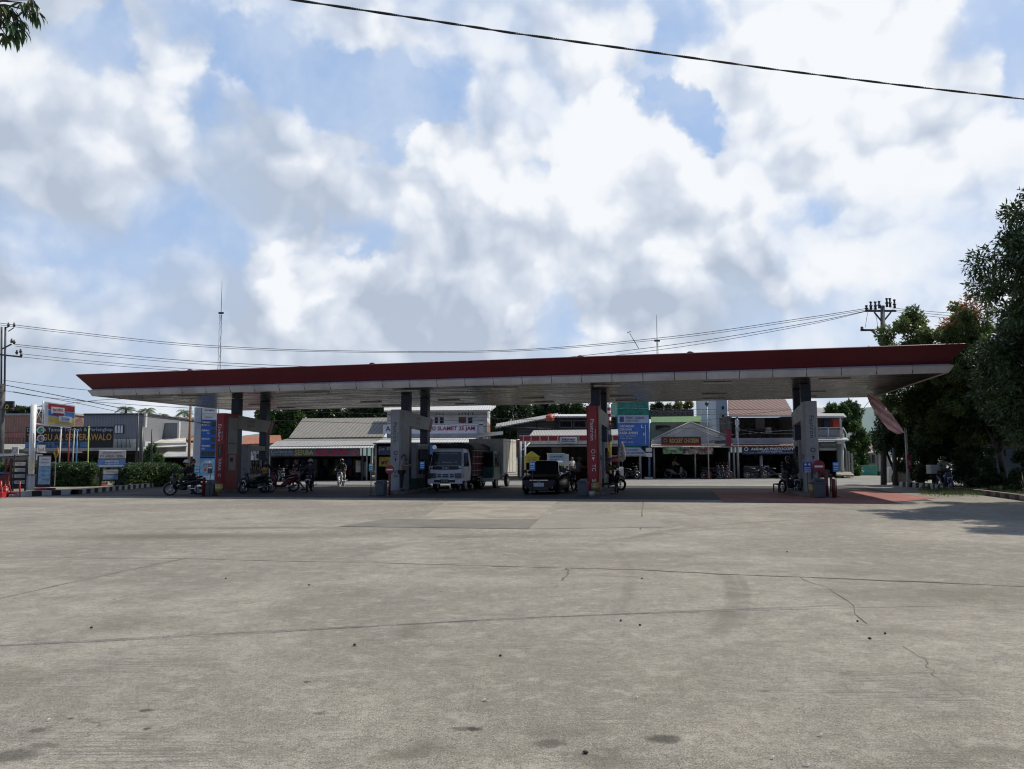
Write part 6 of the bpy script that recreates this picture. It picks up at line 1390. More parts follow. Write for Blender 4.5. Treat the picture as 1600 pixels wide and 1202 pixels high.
gr = leaf_mesh('grass', leafmat('grass_blades', (.05, .09, .02), (.09, .12, .04), .2), None, [(X(random.uniform(1440, 1610), yy), yy, .06, .28) for yy in [random.uniform(32, 41) for _ in range(150)]], 9000, .12, 1.0, .18, droop=-1.2, flat=.2); tag(gr, kind='stuff')

# ------------------------------------------------------------------ kerbs, verge
def kerb_line(pts_px, w_, ht, name, label, n_each, mats, back=None):
    pts = [G(*p) for p in pts_px]; c0 = pts[0]; mb = MB(); seg = []
    for a, b in zip(pts[:-1], pts[1:]):
        n = max(1, int((b - a).length / n_each)); seg += [(a.lerp(b, i / n), a.lerp(b, (i + 1) / n)) for i in range(n)]
    for i, (a, b) in enumerate(seg):
        d = (b - a).normalized(); nn = Vector((-d.y, d.x, 0)); nn = nn if nn.y > 0 else -nn; a, b = a - c0, b - c0
        v = [a, b, b + nn * w_, a + nn * w_]; top = [q + Vector((0, 0, ht)) + (nn * .03 if j < 2 else Vector()) for j, q in enumerate(v)]
        mb.add([tuple(q) for q in v + top], [(0, 1, 5, 4), (4, 5, 6, 7), (2, 3, 7, 6)] + ([(0, 4, 7, 3)] if i == 0 else []) + ([(1, 2, 6, 5)] if i == len(seg) - 1 else []), i % 2)
    o = mb.build(name, mats, loc=tuple(c0)); return tag(o, label, 'kerb')
kw, kb = mat('kerb_white', (.52, .51, .48), .8, .1, dirt=.25), mat('kerb_black', (.025, .025, .025), .8, .1)
kerb_line([(34, 776.5), (110, 773), (160, 768), (215, 762.5), (274, 757.3)], .35, .24, 'kerb', 'black and white striped kerb round the traffic island at the left', .42, [kw, kb])
kerb_line([(249, 754.6), (280, 753.6)], .6, .42, 'kerb', 'taller black and white striped block at the end of the hedge', .55, [kw, kb])
kerb_line([(1405, 760.5), (1452, 763.5), (1488, 767)], .3, .26, 'kerb', 'black and white striped kerb below the round corner tree', .30, [kw, kb])
kerb_line([(1489, 767.2), (1540, 773), (1600, 781), (1720, 800)], .3, .20, 'kerb', 'worn dark kerb stones along the verge at the right edge', .5, [mat('worn_kerb_light', (.20, .16, .13), .9, .2, dirt=.4), mat('worn_kerb_dark', (.07, .06, .055), .9, .2)])
sheet('verge', [tuple(G(a, b)) for a, b in [(1406, 760), (1452, 763), (1490, 766.7), (1540, 772.5), (1600, 780), (1720, 798)]] + [(36, 20), (40, 46), (23.5, 46)], .05, M_soil)
sheet('planting_bed', [tuple(G(a, b)) for a, b in [(36, 775.5), (110, 772.4), (160, 767.5), (215, 762.2), (274, 757)]] + [(-20, 56), (-60, 54), (-60, 36)], .14, surf('bed_soil', (.30, .27, .22), (.16, .15, .09), sc=2))
pb(-200, 6, 770, 778, 35, .3).build('hydrant_ledge', M_red).name = 'ledge' if False else 'low_red_ledge'
tag(bpy.data.objects['low_red_ledge'], 'low red painted ledge at the bottom of the left edge', 'ledge')
for q, (a, b, c_) in enumerate([(60, 771, .9), (150, 764, .5)]):
    p = G(a, b); o = MB().box((0, 0, .05), (c_, .5, .1)).build('red_slab', mat('faded_red_slab', (.30, .06, .04), .8, .2), loc=(p.x, p.y + .5, .15), rz=-.2); tag(o, ['long faded red slab on the striped kerb by the info boards', 'small red slab on the kerb near the flagpoles'][q], 'slab')
o = MB().box((0, 0, .03), (1.8, .4, .06)).build('yellow_slab', mat('faded_yellow', (.40, .38, .06), .8, .2), loc=(X(262, 52), 52, .16)); tag(o, 'faded yellow slab on the kerb at the end of the hedge', 'slab')
for i in range(7):
    a = G(185 + i * 13, 772.4 - i * 1.1); tag(MB().poly([(-.22, -.07, 0), (.22, -.07, 0), (.22, .07, 0), (-.22, .07, 0)]).build('lane_marking', mat('road_marking', (.5, .5, .48), .8), loc=(a.x, a.y, .012)), kind='structure')

# ------------------------------------------------------------------ signs at the left
def th(name, label, cat, px, Y, group=None): return thing(name, label, cat, (X(px, Y), Y, 0), 0, group)
class W_:      # boxes in picture range, made local to a thing
    def __init__(s, root, Y): s.r, s.Y, s.o = root, Y, root.location
    def box(s, px0, px1, py0, py1, th_, name, m, dy=0, parent=None, bevel=0):
        pm = (px0 + px1) / 2; Y = s.Y + dy; z1 = Z(py0, Y, pm); z0 = 0 if py1 is None else Z(py1, Y, pm)
        return MB().bb(X(px0, Y) - s.o.x, X(px1, Y) - s.o.x, dy, dy + th_, z0, z1).build(name, m, parent or s.r, bevel=bevel)
    def pt(s, px, py, dy=0): return P(px, py, s.Y + dy) - Vector((s.o.x, s.o.y, 0))
    def txt(s, body, m, px0, px1, py0, py1, dy=-.03, bold=0, parent=None):
        a = s.pt(px0, py0, dy); b = s.pt(px1, py1, dy); return text('lettering', body, parent or s.r, m, (a.x + b.x) / 2, (a.z + b.z) / 2, b.x - a.x, a.z - b.z, y=dy, bold=bold)
r = th('station_sign', 'white mast carrying a red, blue and yellow lightbox lettered bright', 'sign', 50, 43.5); q = W_(r, 43.5)
MB().cyl((0, 0, 0), q.pt(53, 632.5), .17, .17, 16).build('mast', M_white, r)
mb = MB(); mb.tube([q.pt(54, 636), q.pt(68, 633)], .04, 6).tube([q.pt(53, 662), q.pt(112, 667)], .05, 6).tube([q.pt(54, 636), q.pt(67, 661)], .025, 6).tube([q.pt(66, 636), q.pt(54, 661)], .025, 6).tube([q.pt(67, 626), q.pt(67, 664)], .05, 6).build('bracket', M_white, r)
def skew(px0, px1, a0, a1, b0, b1, th_, name, m, dy): # quad with sloping top and bottom edges
    return MB().prism([tuple(q.pt(px0, a0, dy)), tuple(q.pt(px1, a1, dy)), tuple(q.pt(px1, b1, dy)), tuple(q.pt(px0, b0, dy))], (0, th_, 0)).build(name, m, r)
skew(69, 117, 627, 632, 663, 665, .34, 'lightbox', M_white, -.05)
skew(74, 115.5, 629.3, 633.6, 638.5, 642.5, .02, 'red_band', mat('sign_red', (.36, .03, .035), .5), -.08); skew(74, 115.5, 640, 644, 648.5, 652, .02, 'blue_band', mat('sign_blue', (.06, .20, .48), .5), -.08); skew(74, 115.5, 650, 653.5, 661.5, 663.3, .02, 'yellow_band', mat('sign_yellow', (.62, .46, .10), .5), -.08)
skew(78, 99, 634.5, 636, 645.5, 647.5, .02, 'name_panel', M_white, -.11); q.txt('bright', M_slabr, 80, 96, 637, 643.5, -.125, .03); skew(80, 98, 644.2, 645, 646.6, 647.2, .01, 'name_bar', M_slabr, -.125)
skew(90, 110.5, 648.6, 650.2, 657.5, 659.3, .02, 'fuel_panel', M_white, -.11); skew(94, 107, 650.2, 651.2, 656.2, 657.2, .01, 'fuel_oval', mat('pale_blue_oval', (.35, .42, .60), .5), -.125); q.txt('Pertamina', M_txtd, 95, 106, 652.5, 655, -.135)
for (pyc, m_, t_) in ((672, mat('emblem_green', (.02, .22, .14), .5), 'G'), (685, mat('emblem_grey', (.12, .11, .14), .5), 'atm')):
    c = q.pt(59.5, pyc, -.2); d = MB().cyl(c, c + Vector((0, -.12, 0)), .20, .20, 24).build('round_sign', M_white, r); MB().cyl(c + Vector((0, -.12, 0)), c + Vector((0, -.135, 0)), .155, .155, 24).build('emblem', m_, d); q.txt(t_, M_txtw, 57.5, 61.5, pyc - 1.7, pyc + 1.7, -.345)
b1_ = q.box(53, 65.5, 695, 707, .1, 'square_sign', M_white, -.2); q.txt('food', M_slabr, 55, 63.5, 699, 705, -.215); b2_ = q.box(52, 62, 710, 719, .1, 'square_sign', M_white, -.2)
r = th('info_board', 'tall black board with a pale blue poster left of the flagpoles', 'sign', 69, 41); q = W_(r, 41)
q.box(58.5, 80.5, 711.5, 762, .12, 'board', M_black, 0, bevel=.02); pz = q.box(60.5, 79, 713.5, 757, .02, 'poster', mat('poster_pale', (.50, .54, .58), .6, .04), -.021)
q.box(60.5, 79, 728, 757, .01, 'poster_blue', mat('poster_blue', (.20, .36, .55), .6, .15, scale=4), -.032, pz)
for k, (a, t_) in enumerate([(717, 'SPBU'), (722, 'PENGUMUMAN'), (729, 'JAM OPERASIONAL'), (735, 'SENIN - MINGGU'), (742, 'BUKA 24 JAM'), (748, 'TERIMA KASIH')]): q.txt(t_, M_txtd, 64, 76, a, a + 2, -.036)
r = th('rack_board', 'dark rack board with four white plates at the far left', 'sign', 30, 38.5); q = W_(r, 38.5)
q.box(19, 21, 718, 768, .1, 'post', M_black); q.box(40, 42.5, 718, 768, .1, 'post', M_black); q.box(19.5, 42, 719, 764, .04, 'back', mat('board_back', (.05, .045, .04), .8), .05)
for k, a in enumerate((722.5, 732, 741.5, 751)): o = q.box(20.5, 41.5, a, a + 5.2, .03, 'plate', mat('plate_cream', (.55, .53, .47), .6), -.0); q.txt(['MUSHOLA', 'TOILET UMUM', 'ISI ANGIN', 'AIR GRATIS'][k], M_txtd, 26, 39, a + 1.5, a + 3.6, -.012, parent=o)
r = th('white_cabinet', 'small white metal cabinet between the two boards at the left', 'cabinet', 46, 38.8); q = W_(r, 38.8); q.box(42.5, 49, 743, 766, .4, 'body', M_white, bevel=.01); q.box(42, 49.5, 741, 743, .46, 'lid', M_pgrey, -.03)
r = th('tyre_pump_shelter', 'dark low roof on red posts at the far left edge', 'shelter', 10, 40); q = W_(r, 40)
MB().prism([tuple(q.pt(-60, 718)), tuple(q.pt(46, 713)), tuple(q.pt(36, 710, 2)), tuple(q.pt(-60, 712, 2))], (0, 0, .06)).build('roof', M_darkmetal, r)
for px in (8, 16, -30): q.box(px, px + 2.2, 716, 770, .08, 'post', M_maroon)
MB().tube([q.pt(9, 735), q.pt(17, 718)], .03, 6).build('brace', M_maroon, r)
q.box(-40, 14, 741, 760, .6, 'counter', M_maroon, .4); q.box(-20, 8, 738, 742, .4, 'blue_box', M_bluep, .4)
r = th('ring_sign', 'pale square sign with a ring emblem above the dark rack board', 'sign', 21.5, 38.2); q = W_(r, 38.2); q.box(17, 27.5, 698, 711, .08, 'panel', M_pwall, bevel=.03); MB().torus(q.pt(22.3, 704, -.01), .11, .018, 'Y', 20, 6).build('ring', M_pgrey, r); q.box(21.2, 22.6, 711, 768, .05, 'pole', M_darkmetal, .01)
r = th('red_pump_frame', 'bright red steel frame with a red cylinder at the bottom left edge', 'frame', 10, 35.8); q = W_(r, 35.8)
MB().tube([q.pt(1.5, 779), q.pt(1.5, 752), q.pt(1.6, 752, .7), q.pt(1.5, 779, .7)], .05, 6).tube([q.pt(31, 777), q.pt(31, 752), q.pt(31, 752, .7)], .03, 6).tube([q.pt(1.5, 770), q.pt(31, 770)], .02, 6).tube([q.pt(14, 752), q.pt(18, 776)], .02, 6).build('frame', mat('bright_red_paint', (.36, .012, .01), .4, .05), r)
MB().cyl(q.pt(8.5, 778, .3), q.pt(8.5, 763, .3), .11, .11, 16).sphere(q.pt(8.5, 763, .3), .11, 14, 6, z0=0).build('cylinder', mat('bright_red_paint', (1, 0, 0)), r); MB().cyl(q.pt(8.5, 760, .3), q.pt(8.5, 757.5, .3), .03, .03, 8).build('valve', M_yel, r)
MB().cyl(q.pt(20, 779, .3), q.pt(20, 772, .3), .14, .16, 12).build('bucket', M_pgrey, r)
r = th('yellow_sign', 'yellow diamond-shaped sign on a pole before the hedge', 'sign', 88, 42.5); q = W_(r, 42.5)
MB().prism([tuple(q.pt(83, 708)), tuple(q.pt(90, 699.5)), tuple(q.pt(92, 708)), tuple(q.pt(86.5, 718))], (0, .03, 0)).build('panel', mat('sign_orange_yellow', (.66, .36, .03), .5), r); q.txt('9', M_txtd, 86.3, 89.5, 704, 713, -.01, .02); q.box(86.2, 87.2, 718, 760, .04, 'pole', M_metal, .01)
for (pa, pb_, yt, yb, c_, n_) in [(95.8, 90.2, 669, 763.5, (.60, .60, .58), 'white'), (109, 104.5, 672, 763, (.28, .03, .03), 'dark red'), (116.5, 111, 671, 761.5, (.35, .40, .36), 'grey-green'), (121, 117.5, 672, 760.5, (.08, .24, .45), 'blue'), (138.8, 136, 667.5, 760, (.45, .52, .14), 'yellow-green')]:
    bs = G(pb_, yb); bs.z = .14; tp = P(pa, yt, bs.y) - bs; mb = MB().cyl((0, 0, 0), tuple(tp), .045, .035, 10).sphere(tuple(tp), .06, 10, 6).cyl((0, 0, 0), (0, 0, .06), .10, .10, 12)
    o = mb.build('flagpole', mat(n_.replace('-', '_').replace(' ', '_') + '_pole_paint', c_, .5, .1), loc=tuple(bs)); tag(o, '%s painted bare flagpole before the hedge' % n_, 'flagpole', 'painted flagpoles in a row')
r = th('warning_sign', 'white and blue no-smoking signs on two black posts between the hedges', 'sign', 175, 45); q = W_(r, 45)
for a in (156.5, 185): q.box(a, a + 3.5, 730, 759, .1, 'post', M_black, .02)
o = q.box(153.5, 197.5, 704, 717, .06, 'white_panel', mat('sign_white_panel', (.60, .60, .60), .6), bevel=.03); q.txt('DILARANG MEROKOK', M_txtd, 161, 191, 706.3, 708.8, -.012, .01, o); q.txt('DI AREAL SPBU', M_txtd, 156, 195, 711.6, 714.6, -.012, .01, o)
o = q.box(152.5, 197, 718.2, 731, .06, 'blue_panel', mat('sign_cornflower', (.14, .26, .55), .6), bevel=.03); q.txt('MATIKAN MESIN', M_txtw, 164, 186, 719.6, 722, -.012, .02, o); q.txt('DAN TELEPON SELULER', M_txtw, 163, 186, 723.2, 725.5, -.012, .02, o); q.box(154, 195.5, 727.3, 729.3, .01, 'text_strip', M_txtw, -.013, o)
o = q.box(162, 186, 734, 741, .05, 'small_white_panel', mat('sign_white_panel', (1, 1, 1))); q.txt('TERIMA KASIH', M_txtd, 166, 182, 736.4, 738.6, -.012, 0, o); o = q.box(161.5, 185.7, 741.8, 749.5, .05, 'small_blue_panel', mat('sign_pale_blue', (.26, .38, .56), .6)); q.txt('HATI-HATI', M_txtw, 166, 180, 744.5, 746.5, -.012, 0, o)
r = th('tall_nameboard', 'dark corner nameboard with yellow letters WALO at the left edge', 'sign', 2, 50); q = W_(r, 50); q.box(-38, 15, 627, 641.5, .2, 'board', M_banner); q.txt('SEWERAWALO', mat('bright_yellow_lettering', (.70, .48, .04), .6), -36, 13.5, 632, 640, -.02, .03); q.txt('TAMAN', M_txtw, -20, 8, 628.5, 630.6, -.02); q.box(-4, 0, 641, None, .15, 'post', M_darkmetal)
# price totem
TURN = ['station_sign', 'info_board', 'rack_board', 'warning_sign', 'price_totem']
r = th('price_totem', 'tall blue and white fuel price totem with dark digital panels', 'price sign', 320, 54); q = W_(r, 54)
q.box(303, 312.5, 637, None, .5, 'side_column', mat('totem_grey_blue', (.38, .43, .50), .5, .05)); q.box(312.5, 337, 637, 752, .35, 'cabinet', M_darkmetal, .05)
q.box(313.5, 336.5, 637, 656, .06, 'header', mat('totem_white', (.66, .66, .66), .5, .03)); q.txt('PERTAMINA', M_txtd, 320, 335, 640, 642.5, -.012, .01); q.txt('HARGA', M_txtd, 321, 332, 651, 653, -.012); q.box(313.5, 336.5, 646, 646.6, .01, 'rule', M_pgrey, -.012)
o = q.box(312.8, 336, 657, 714, .06, 'blue_panel', mat('totem_blue', (.035, .13, .46), .5, .05))
for (t_, a, c_, w2) in [('PERTAMAX', 659, 661.8, 13), ('TURBO 98', 663, 665.6, 12), ('PERTAMAX', 671.5, 674.2, 12), ('92', 676, 678.3, 3.5), ('PERTALITE', 684.5, 687.2, 12), ('PERTAMINA', 695.5, 698.2, 13), ('DEX', 700, 702.5, 5)]: q.txt(t_, M_txtw, 315 if w2 > 4 else 323.5, 315 + w2 if w2 > 4 else 327, a, c_, -.012, .02, o)
for a in (659, 671, 683, 694): d = q.box(329, 335.3, a, a + 7.4, .03, 'digit_panel', mat('dim_display', (.05, .07, .06), .3), -.012, o); q.txt('8888', mat('dim_digits', (.09, .11, .09), .4), 330, 334.6, a + 2, a + 5, -.02)
q.box(314.5, 335, 705.5, 712, .03, 'digit_strip', mat('dim_display', (0, 0, 0)), -.012, o)
o = q.box(313, 335.5, 716.5, 750, .04, 'promo_poster', mat('poster_sky', (.18, .42, .70), .6, .15, scale=3), -.0); q.txt('GRATIS', M_txtw, 318, 331, 720, 723.5, -.012, .03, o); q.txt('BAZAR BERKAH', mat('poster_red', (.5, .05, .06), .6), 318, 331, 725, 727.5, -.012, .02, o)
q.box(319, 330, 731.5, 738, .01, 'picture', mat('poster_picture', (.50, .25, .18), .6, .5, scale=9), -.012, o); q.box(313, 335.5, 744, 750, .008, 'foot_band', mat('poster_pale2', (.40, .55, .68), .6), -.010, o)

for nm in TURN:
    o = bpy.data.objects[nm]; a_ = 36 if nm != 'price_totem' else 30; o.rotation_euler.z = R(a_); o.scale.x = .87 if nm != 'price_totem' else .95
# ------------------------------------------------------------------ poles and wires
M_pole = mat('concrete_pole', (.085, .085, .085), .8, .12); M_ins = mat('insulator', (.05, .045, .05), .3, .1)
def arm(mb, q_, px0, px1, py, r_=.07): mb.tube([q_.pt(px0, py), q_.pt(px1, py)], r_, 6)
r = th('utility_pole', 'concrete utility pole with two insulator cross-arms above the right-hand trees', 'utility pole', 1379, 46, 'utility poles'); q = W_(r, 46)
MB().cyl((0, 0, 0), q.pt(1379, 478), .17, .12, 12).build('pole', M_pole, r)
a = MB(); arm(a, q, 1352, 1400, 486); a.tube([q.pt(1366, 488), q.pt(1379, 504)], .05, 6).tube([q.pt(1392, 488), q.pt(1379, 504)], .05, 6).build('upper_arm', M_pole, r)
a = MB(); arm(a, q, 1345, 1399, 516); a.tube([q.pt(1362, 517), q.pt(1378, 532)], .05, 6).tube([q.pt(1396, 517), q.pt(1380, 532)], .05, 6).build('lower_arm', M_pole, r)
for px, py, h in [(1354, 486, .3), (1361, 484, .45), (1368, 484, .45), (1374, 482, .4), (1386, 480, .5), (1391, 480, .5), (1398, 482, .5), (1347, 517, .2), (1397, 513, .35)]:
    c = q.pt(px, py); MB().cyl(c, c + Vector((0, 0, h)), .08, .05, 8).sphere(c + Vector((0, 0, h * .5)), (.11, .11, .06), 10, 6).sphere(c + Vector((0, 0, h)), (.09, .09, .06), 10, 6).build('insulator', M_ins, r)
MB().tube([q.pt(1356, 488), q.pt(1354, 498), q.pt(1352, 512)], .012, 5).tube([q.pt(1367, 488), q.pt(1370, 500), q.pt(1372, 514)], .012, 5).build('drop_wire', M_black, r)
r = th('utility_pole', 'concrete utility pole with stepped arms at the left edge', 'utility pole', 1, 50, 'utility poles'); q = W_(r, 50)
MB().cyl((0, 0, 0), q.pt(4, 600), .22, .17, 12).build('pole', M_pole, r); MB().tube([q.pt(2, 610), q.pt(2.5, 511)], .06, 8).tube([q.pt(7, 612), q.pt(8.5, 511)], .06, 8).build('twin_post', M_pole, r)
a = MB(); a.tube([q.pt(-20, 552), q.pt(34, 558)], .06, 6).tube([q.pt(4, 545), q.pt(18, 538)], .05, 6).build('arm', M_pole, r)
for px, py in ((13, 511), (22, 511), (18, 536), (22, 538), (26, 554), (32, 552), (33, 558)):
    c = q.pt(px, py); MB().cyl(c, c + Vector((0, 0, .28)), .07, .05, 8).sphere(c + Vector((0, 0, .12)), (.1, .1, .05), 10, 6).build('insulator', M_ins, r)
MB().tube([q.pt(8, 513), q.pt(13, 511)], .03, 6).tube([q.pt(13, 518), q.pt(22, 512)], .03, 6).build('arm', M_pole, r)
def wire(label, pts, rad, n=14, m=M_black, name='power_line', group='power lines crossing above the canopy'):
    A = [P(*p) for p in pts]; out = []
    for i in range(len(A) - 1):
        p0 = A[max(i - 1, 0)]; p1, p2 = A[i], A[i + 1]; p3 = A[min(i + 2, len(A) - 1)]
        for j in range(n):
            t = j / n; out.append(.5 * ((2 * p1) + (p2 - p0) * t + (2 * p0 - 5 * p1 + 4 * p2 - p3) * t * t + (3 * p1 - p0 - 3 * p2 + p3) * t ** 3))
    out.append(A[-1]); c0 = out[0]
    o = MB().tube([tuple(q_ - c0) for q_ in out], rad, 5).build(name, m, loc=tuple(c0)); return tag(o, label, 'cable', group)
Ya, Yb_ = 50, 46
wire('highest power line, leaving the left pole top and meeting the right pole top', [(-40, 500, 50), (100, 517, 51), (300, 538, 52), (520, 548, 52), (800, 547, 51), (1050, 526, 49), (1250, 498, 47), (1361, 481, 46)], .018)
wire('second power line, just under the highest one', [(-40, 503, 50.5), (100, 520, 51.3), (300, 541, 52.3), (520, 550, 52.3), (800, 549, 51.3), (1050, 529, 49.4), (1250, 501, 47.2), (1368, 482, 46.1)], .015)
wire('third power line, from the middle arm of the left pole', [(22, 538, 50), (160, 552, 51), (330, 566, 52), (560, 574, 52), (800, 566, 51), (1050, 539, 49), (1250, 507, 47), (1354, 486, 46)], .018)
wire('fourth power line, lowest of those reaching the right pole', [(24, 541, 50.2), (160, 556, 51.2), (330, 570, 52), (560, 579, 52), (800, 572, 51), (1050, 544, 49.2), (1250, 510, 47.2), (1352, 487, 46.2)], .015)
wire('thin power line from the lower arm of the left pole', [(33, 553, 50), (160, 566, 51), (320, 578, 52), (560, 590, 52), (760, 588, 52)], .015)
wire('second thin line from the lower arm of the left pole', [(34, 558, 50.3), (160, 570, 51.3), (320, 582, 52.3), (560, 594, 52.3), (760, 592, 52)], .015)
for k, (a, b, c_) in enumerate([(481, 489, 497), (484, 493, 501), (487, 497, 506)]): wire('short line leading right from the right pole, %s' % ['uppermost', 'middle', 'lowest'][k] + ' of three', [(1390 + k * 4, a, 46), (1480, b, 43), (1620, c_, 40)], .014)
lows = [((4, 594), (80, 604), (200, 616), (300, 628)), ((4, 601), (80, 616), (200, 640), (330, 664)), ((4, 610), (80, 622), (200, 632), (300, 638)), ((0, 640), (80, 634), (160, 625), (260, 622)), ((20, 612), (120, 630), (220, 650), (330, 662))]
for k, pts in enumerate(lows): wire('sagging service cable number %s above the left shops' % ['one, topmost at the pole', 'two, steepest', 'three', 'four, rising to the right', 'five'][k], [(a, b, 49.5 + i * 1.5) for i, (a, b) in enumerate(pts)], .016 if k != 1 else .024, group='service cables above the shops')
for k, (a, b, c_, d) in enumerate([(640, 662, 655, 668), (655, 672, 668, 676), (1085, 648, 1240, 640), (1020, 662, 1145, 650), (1030, 671, 1145, 660), (1020, 683, 1240, 672), (1150, 671, 1240, 678), (960, 632, 1120, 640), (960, 636, 1120, 644)]):
    if k < 2: pts = [(420, a + 2, 57), (560, a + 6, 57), (700, c_ - 4, 57), (860, c_ + 2, 57)]
    else: pts = [(a, b, 57), ((a + c_) / 2, (b + d) / 2 + 3, 57.3), (c_, d, 57)]
    wire('thin black cable before the shop upper storeys, %s' % ['left stretch, upper', 'left stretch, lower', 'right stretch under the tile roof', 'across the green fascia', 'just below the green fascia', 'across the white gable', 'across the dark balcony', 'topmost beside the pawn shop', 'second beside the pawn shop'][k], pts, .016, group='service cables above the shops')
# thick twisted cable near the camera
r = thing('twisted_cable', 'thick twisted black cable crossing the sky at the top right', 'cable', tuple(P(420, -6, 9)))
A = [P(*p) for p in [(420, -4, 9), (640, 29, 9.3), (800, 53.5, 9.6), (1000, 81, 10), (1200, 109, 10.4), (1400, 134, 10.8), (1640, 161, 11.2)]]; c0 = A[0]
for s_ in (0, 1):
    pts = []
    for i in range(len(A) - 1):
        for j in range(60):
            t = (i * 60 + j) / 60; ph = t * 11 + s_ * math.pi; b_ = A[i].lerp(A[i + 1], j / 60) - c0; pts.append((b_.x, b_.y + .007 * math.sin(ph), b_.z + .007 * math.cos(ph)))
    MB().tube(pts, .0095, 6).build('strand', mat('cable_black', (.02, .022, .024), .6), r)
# far masts
def mast(label, px, ytop, ybase_hide, Y, wd):
    r = th('radio_mast', label, 'mast', px, Y, 'thin masts behind the canopy'); q = W_(r, Y); H = Z(ytop, Y, px); mb = MB(); hw = wd / 2; n = int(H * .82 / 1.4)
    for (sx, sy) in ((-1, -1), (1, -1), (0, 1)): mb.cyl((sx * hw, sy * hw, 0), (sx * hw * .7, sy * hw * .7, H * .82), .03, .025, 5)
    for i in range(n):
        z0, z1 = H * .82 * i / n, H * .82 * (i + 1) / n; s_ = 1 if i % 2 else -1; mb.cyl((-s_ * hw, -hw, z0), (s_ * hw * .95, -hw, z1), .015, .015, 4).cyl((s_ * hw, hw * .2, z0), (-s_ * hw * .5, hw, z1), .015, .015, 4)
    mb.build('lattice', M_darkmetal, r); MB().cyl((0, 0, H * .8), (0, 0, H), .05, .03, 6).box((0, 0, H * .83), (.8, .1, .3)).build('whip', M_darkmetal, r)
mast('tall thin lattice mast above the left of the canopy', 338.5, 440, 575, 120, .45); mast('shorter thin mast above the middle of the canopy', 1031, 492, 550, 110, .28)
o = MB().tube([P(998, 545, 90), P(984, 521, 90)], .04, 5).tube([P(980, 520, 90), P(986, 518, 90)], .04, 5).build('whip_antenna', M_darkmetal); tag(o, 'slanting whip antenna left of the shorter mast', 'antenna')
# roadside posts
r = th('striped_post', 'post painted red and white above and yellow below right of the red totem', 'post', 953, 58.5); q = W_(r, 58.5)
mb = MB(); z1, z0 = Z(632, 58.5, 953), Z(662, 58.5, 953)
for i in range(6): mb.cyl((0, 0, z0 + (z1 - z0) * i / 6), (0, 0, z0 + (z1 - z0) * (i + 1) / 6), .14, .14, 12, mi=i % 2)
mb.build('striped_top', [M_slabr, M_txtw], r); MB().cyl((0, 0, 0), (0, 0, z0), .13, .13, 12).build('pole', M_yel, r); q.box(950, 956, 663, 690, .3, 'meter_box', M_darkmetal, -.3); q.box(951.5, 955, 672, 679, .05, 'meter', M_pgrey, -.33)
r = th('folded_parasol', 'folded grey-brown parasol standing beside the pawn shop', 'parasol', 972, 56); q = W_(r, 56)
MB().loft([[tuple(q.pt(972, py) + Vector((rr_ * math.cos(a), rr_ * math.sin(a), 0))) for a in [2 * math.pi * i / 10 for i in range(10)]] for py, rr_ in ((690, .03), (697, .16), (708, .26), (718, .24), (722, .05))]).build('cloth', mat('brown_grey_cloth', (.16, .15, .14), .9, .3, scale=8), r); MB().cyl((0, 0, 0), q.pt(972, 690), .025, .025, 8).build('pole', M_darkmetal, r)
for (px, yt, Y, rr_, c_, lb) in [(213, 646, 57, .07, M_black, 'thin black pole before the grey warehouse wall'), (236, 671, 57, .07, M_black, 'shorter black pole before the stained house'), (295, 630, 58, .11, mat('rusty_pole', (.26, .12, .06), .8, .3, scale=9, col2=(.16, .13, .11)), 'rust-stained pole left of the blue price totem'), (220, 667, 58, .16, M_darkmetal, 'thick dark pole with cables before the shed'),
                                (1107, 631, 59.5, .05, M_metal, 'slim grey lamp pole before the chicken shop'), (1154, 655, 60.3, .05, M_metal, 'slim grey pole before the photocopy shop'), (1417.5, 668, 42, .08, M_pwall, 'pale slender pole with a red plate among the right-hand trees'), (1398, 700, 44.5, .14, M_pole, 'thick grey pole beside the round corner tree')]:
    r = th('pole', lb, 'pole', px, Y); q = W_(r, Y); MB().cyl((0, 0, 0), (0, 0, Z(yt, Y, px)), rr_, rr_ * .8, 10).build('shaft', c_, r)
    if px == 1107: MB().sphere((0, 0, Z(yt, Y, px)), .16, 12, 8).build('lamp', M_darkmetal, r)
    if px == 1154: q.box(1151.5, 1157, 656, 664, .2, 'transformer_box', M_pwall, -.2); q.box(1152, 1157, 667, 674, .2, 'meter_box', M_pgrey, -.2)
    if px == 1417.5: pl_ = q.box(1418, 1424.5, 711, 733, .03, 'red_plate', mat('plate_red', (.42, .03, .06), .5), -.1); q.txt('JUAL', M_txtw, 1419.2, 1423.2, 719, 729, -.11, .02, pl_)
o = MB().box((0, 0, .6), (.5, .35, 1.2)).build('white_sign_box', M_white, loc=(X(218.5, 58), 56.5, 0)); tag(o, 'white box sign standing behind the second hedge', 'sign')
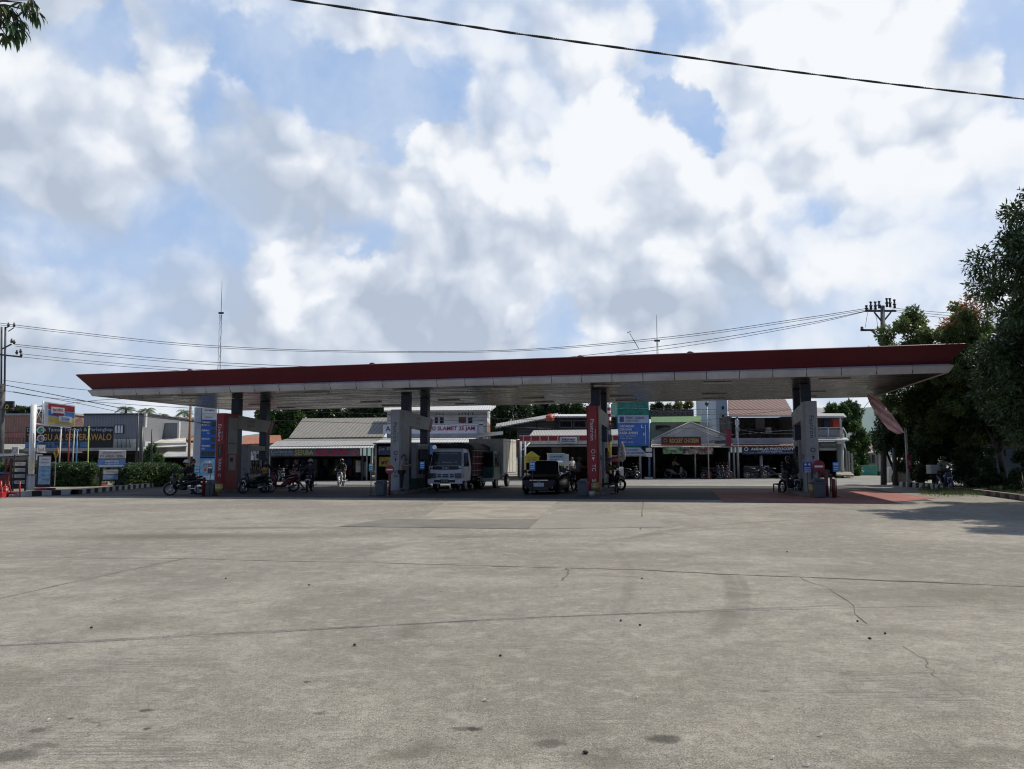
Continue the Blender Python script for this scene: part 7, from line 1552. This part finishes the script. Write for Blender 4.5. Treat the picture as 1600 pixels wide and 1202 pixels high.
# pink and white banner cloth slung from the canopy end to the trees
r = thing('pink_banner', 'faded pink and white cloth banner hanging diagonally at the canopy right end', 'banner', (0, 0, 0))
top = [(1357, 616), (1371, 621), (1383, 636), (1394, 648), (1404, 662), (1413, 676)]; bot = [(1354, 618), (1360, 633), (1368, 646), (1378, 659), (1388, 671), (1402, 679)]
n = 30; vs = []
def interp(l, t): i = min(int(t * (len(l) - 1)), len(l) - 2); f = t * (len(l) - 1) - i; return (l[i][0] + (l[i + 1][0] - l[i][0]) * f, l[i][1] + (l[i + 1][1] - l[i][1]) * f)
for i in range(n + 1):
    t = i / n; a, b = interp(top, t), interp(bot, t)
    for j in range(7):
        f = j / 6; vs.append(tuple(P(a[0] + (b[0] - a[0]) * f, a[1] + (b[1] - a[1]) * f, 38.2 + t * .8 + .12 * math.sin(j * 2 + i * .5))))
clm = leafmat('pink_cloth', (.80, .62, .62), (.74, .46, .49), .72)
MB().add(vs, [(i * 7 + j, i * 7 + j + 1, (i + 1) * 7 + j + 1, (i + 1) * 7 + j) for i in range(n) for j in range(6)], 0, True).build('cloth', clm, r)
MB().tube([P(1348, 640, 38.4), P(1362, 622, 38.2)], .012, 4).build('cord', M_black, r)
tag(wire('brace wire running from the canopy right tip into the trees', [(1490, 545, 31), (1540, 575, 33), (1580, 592, 34)], .02, group='x'), group='stay wires'); 
# far hills
mb = MB(); rg = random.Random(8); hx = []
for i in range(60):
    x = -700 + i * 40; k = 30 + 26 * math.exp(-((x - 420) / 160) ** 2) + 8 * math.sin(i * .7) + rg.uniform(-3, 3); hx.append((x, k))
vs = [(x, 900, -2) for x, k in hx] + [(x, 960, k) for x, k in hx] + [(x, 1300, -2) for x, k in hx]; m_ = len(hx)
mb.add(vs, [(i + a * m_, i + 1 + a * m_, i + 1 + (a + 1) * m_, i + (a + 1) * m_) for i in range(m_ - 1) for a in (0, 1)], 0, True)
tag(mb.build('hills', mat('hill_forest', (.13, .19, .18), .95, .2, scale=.02)), kind='structure')
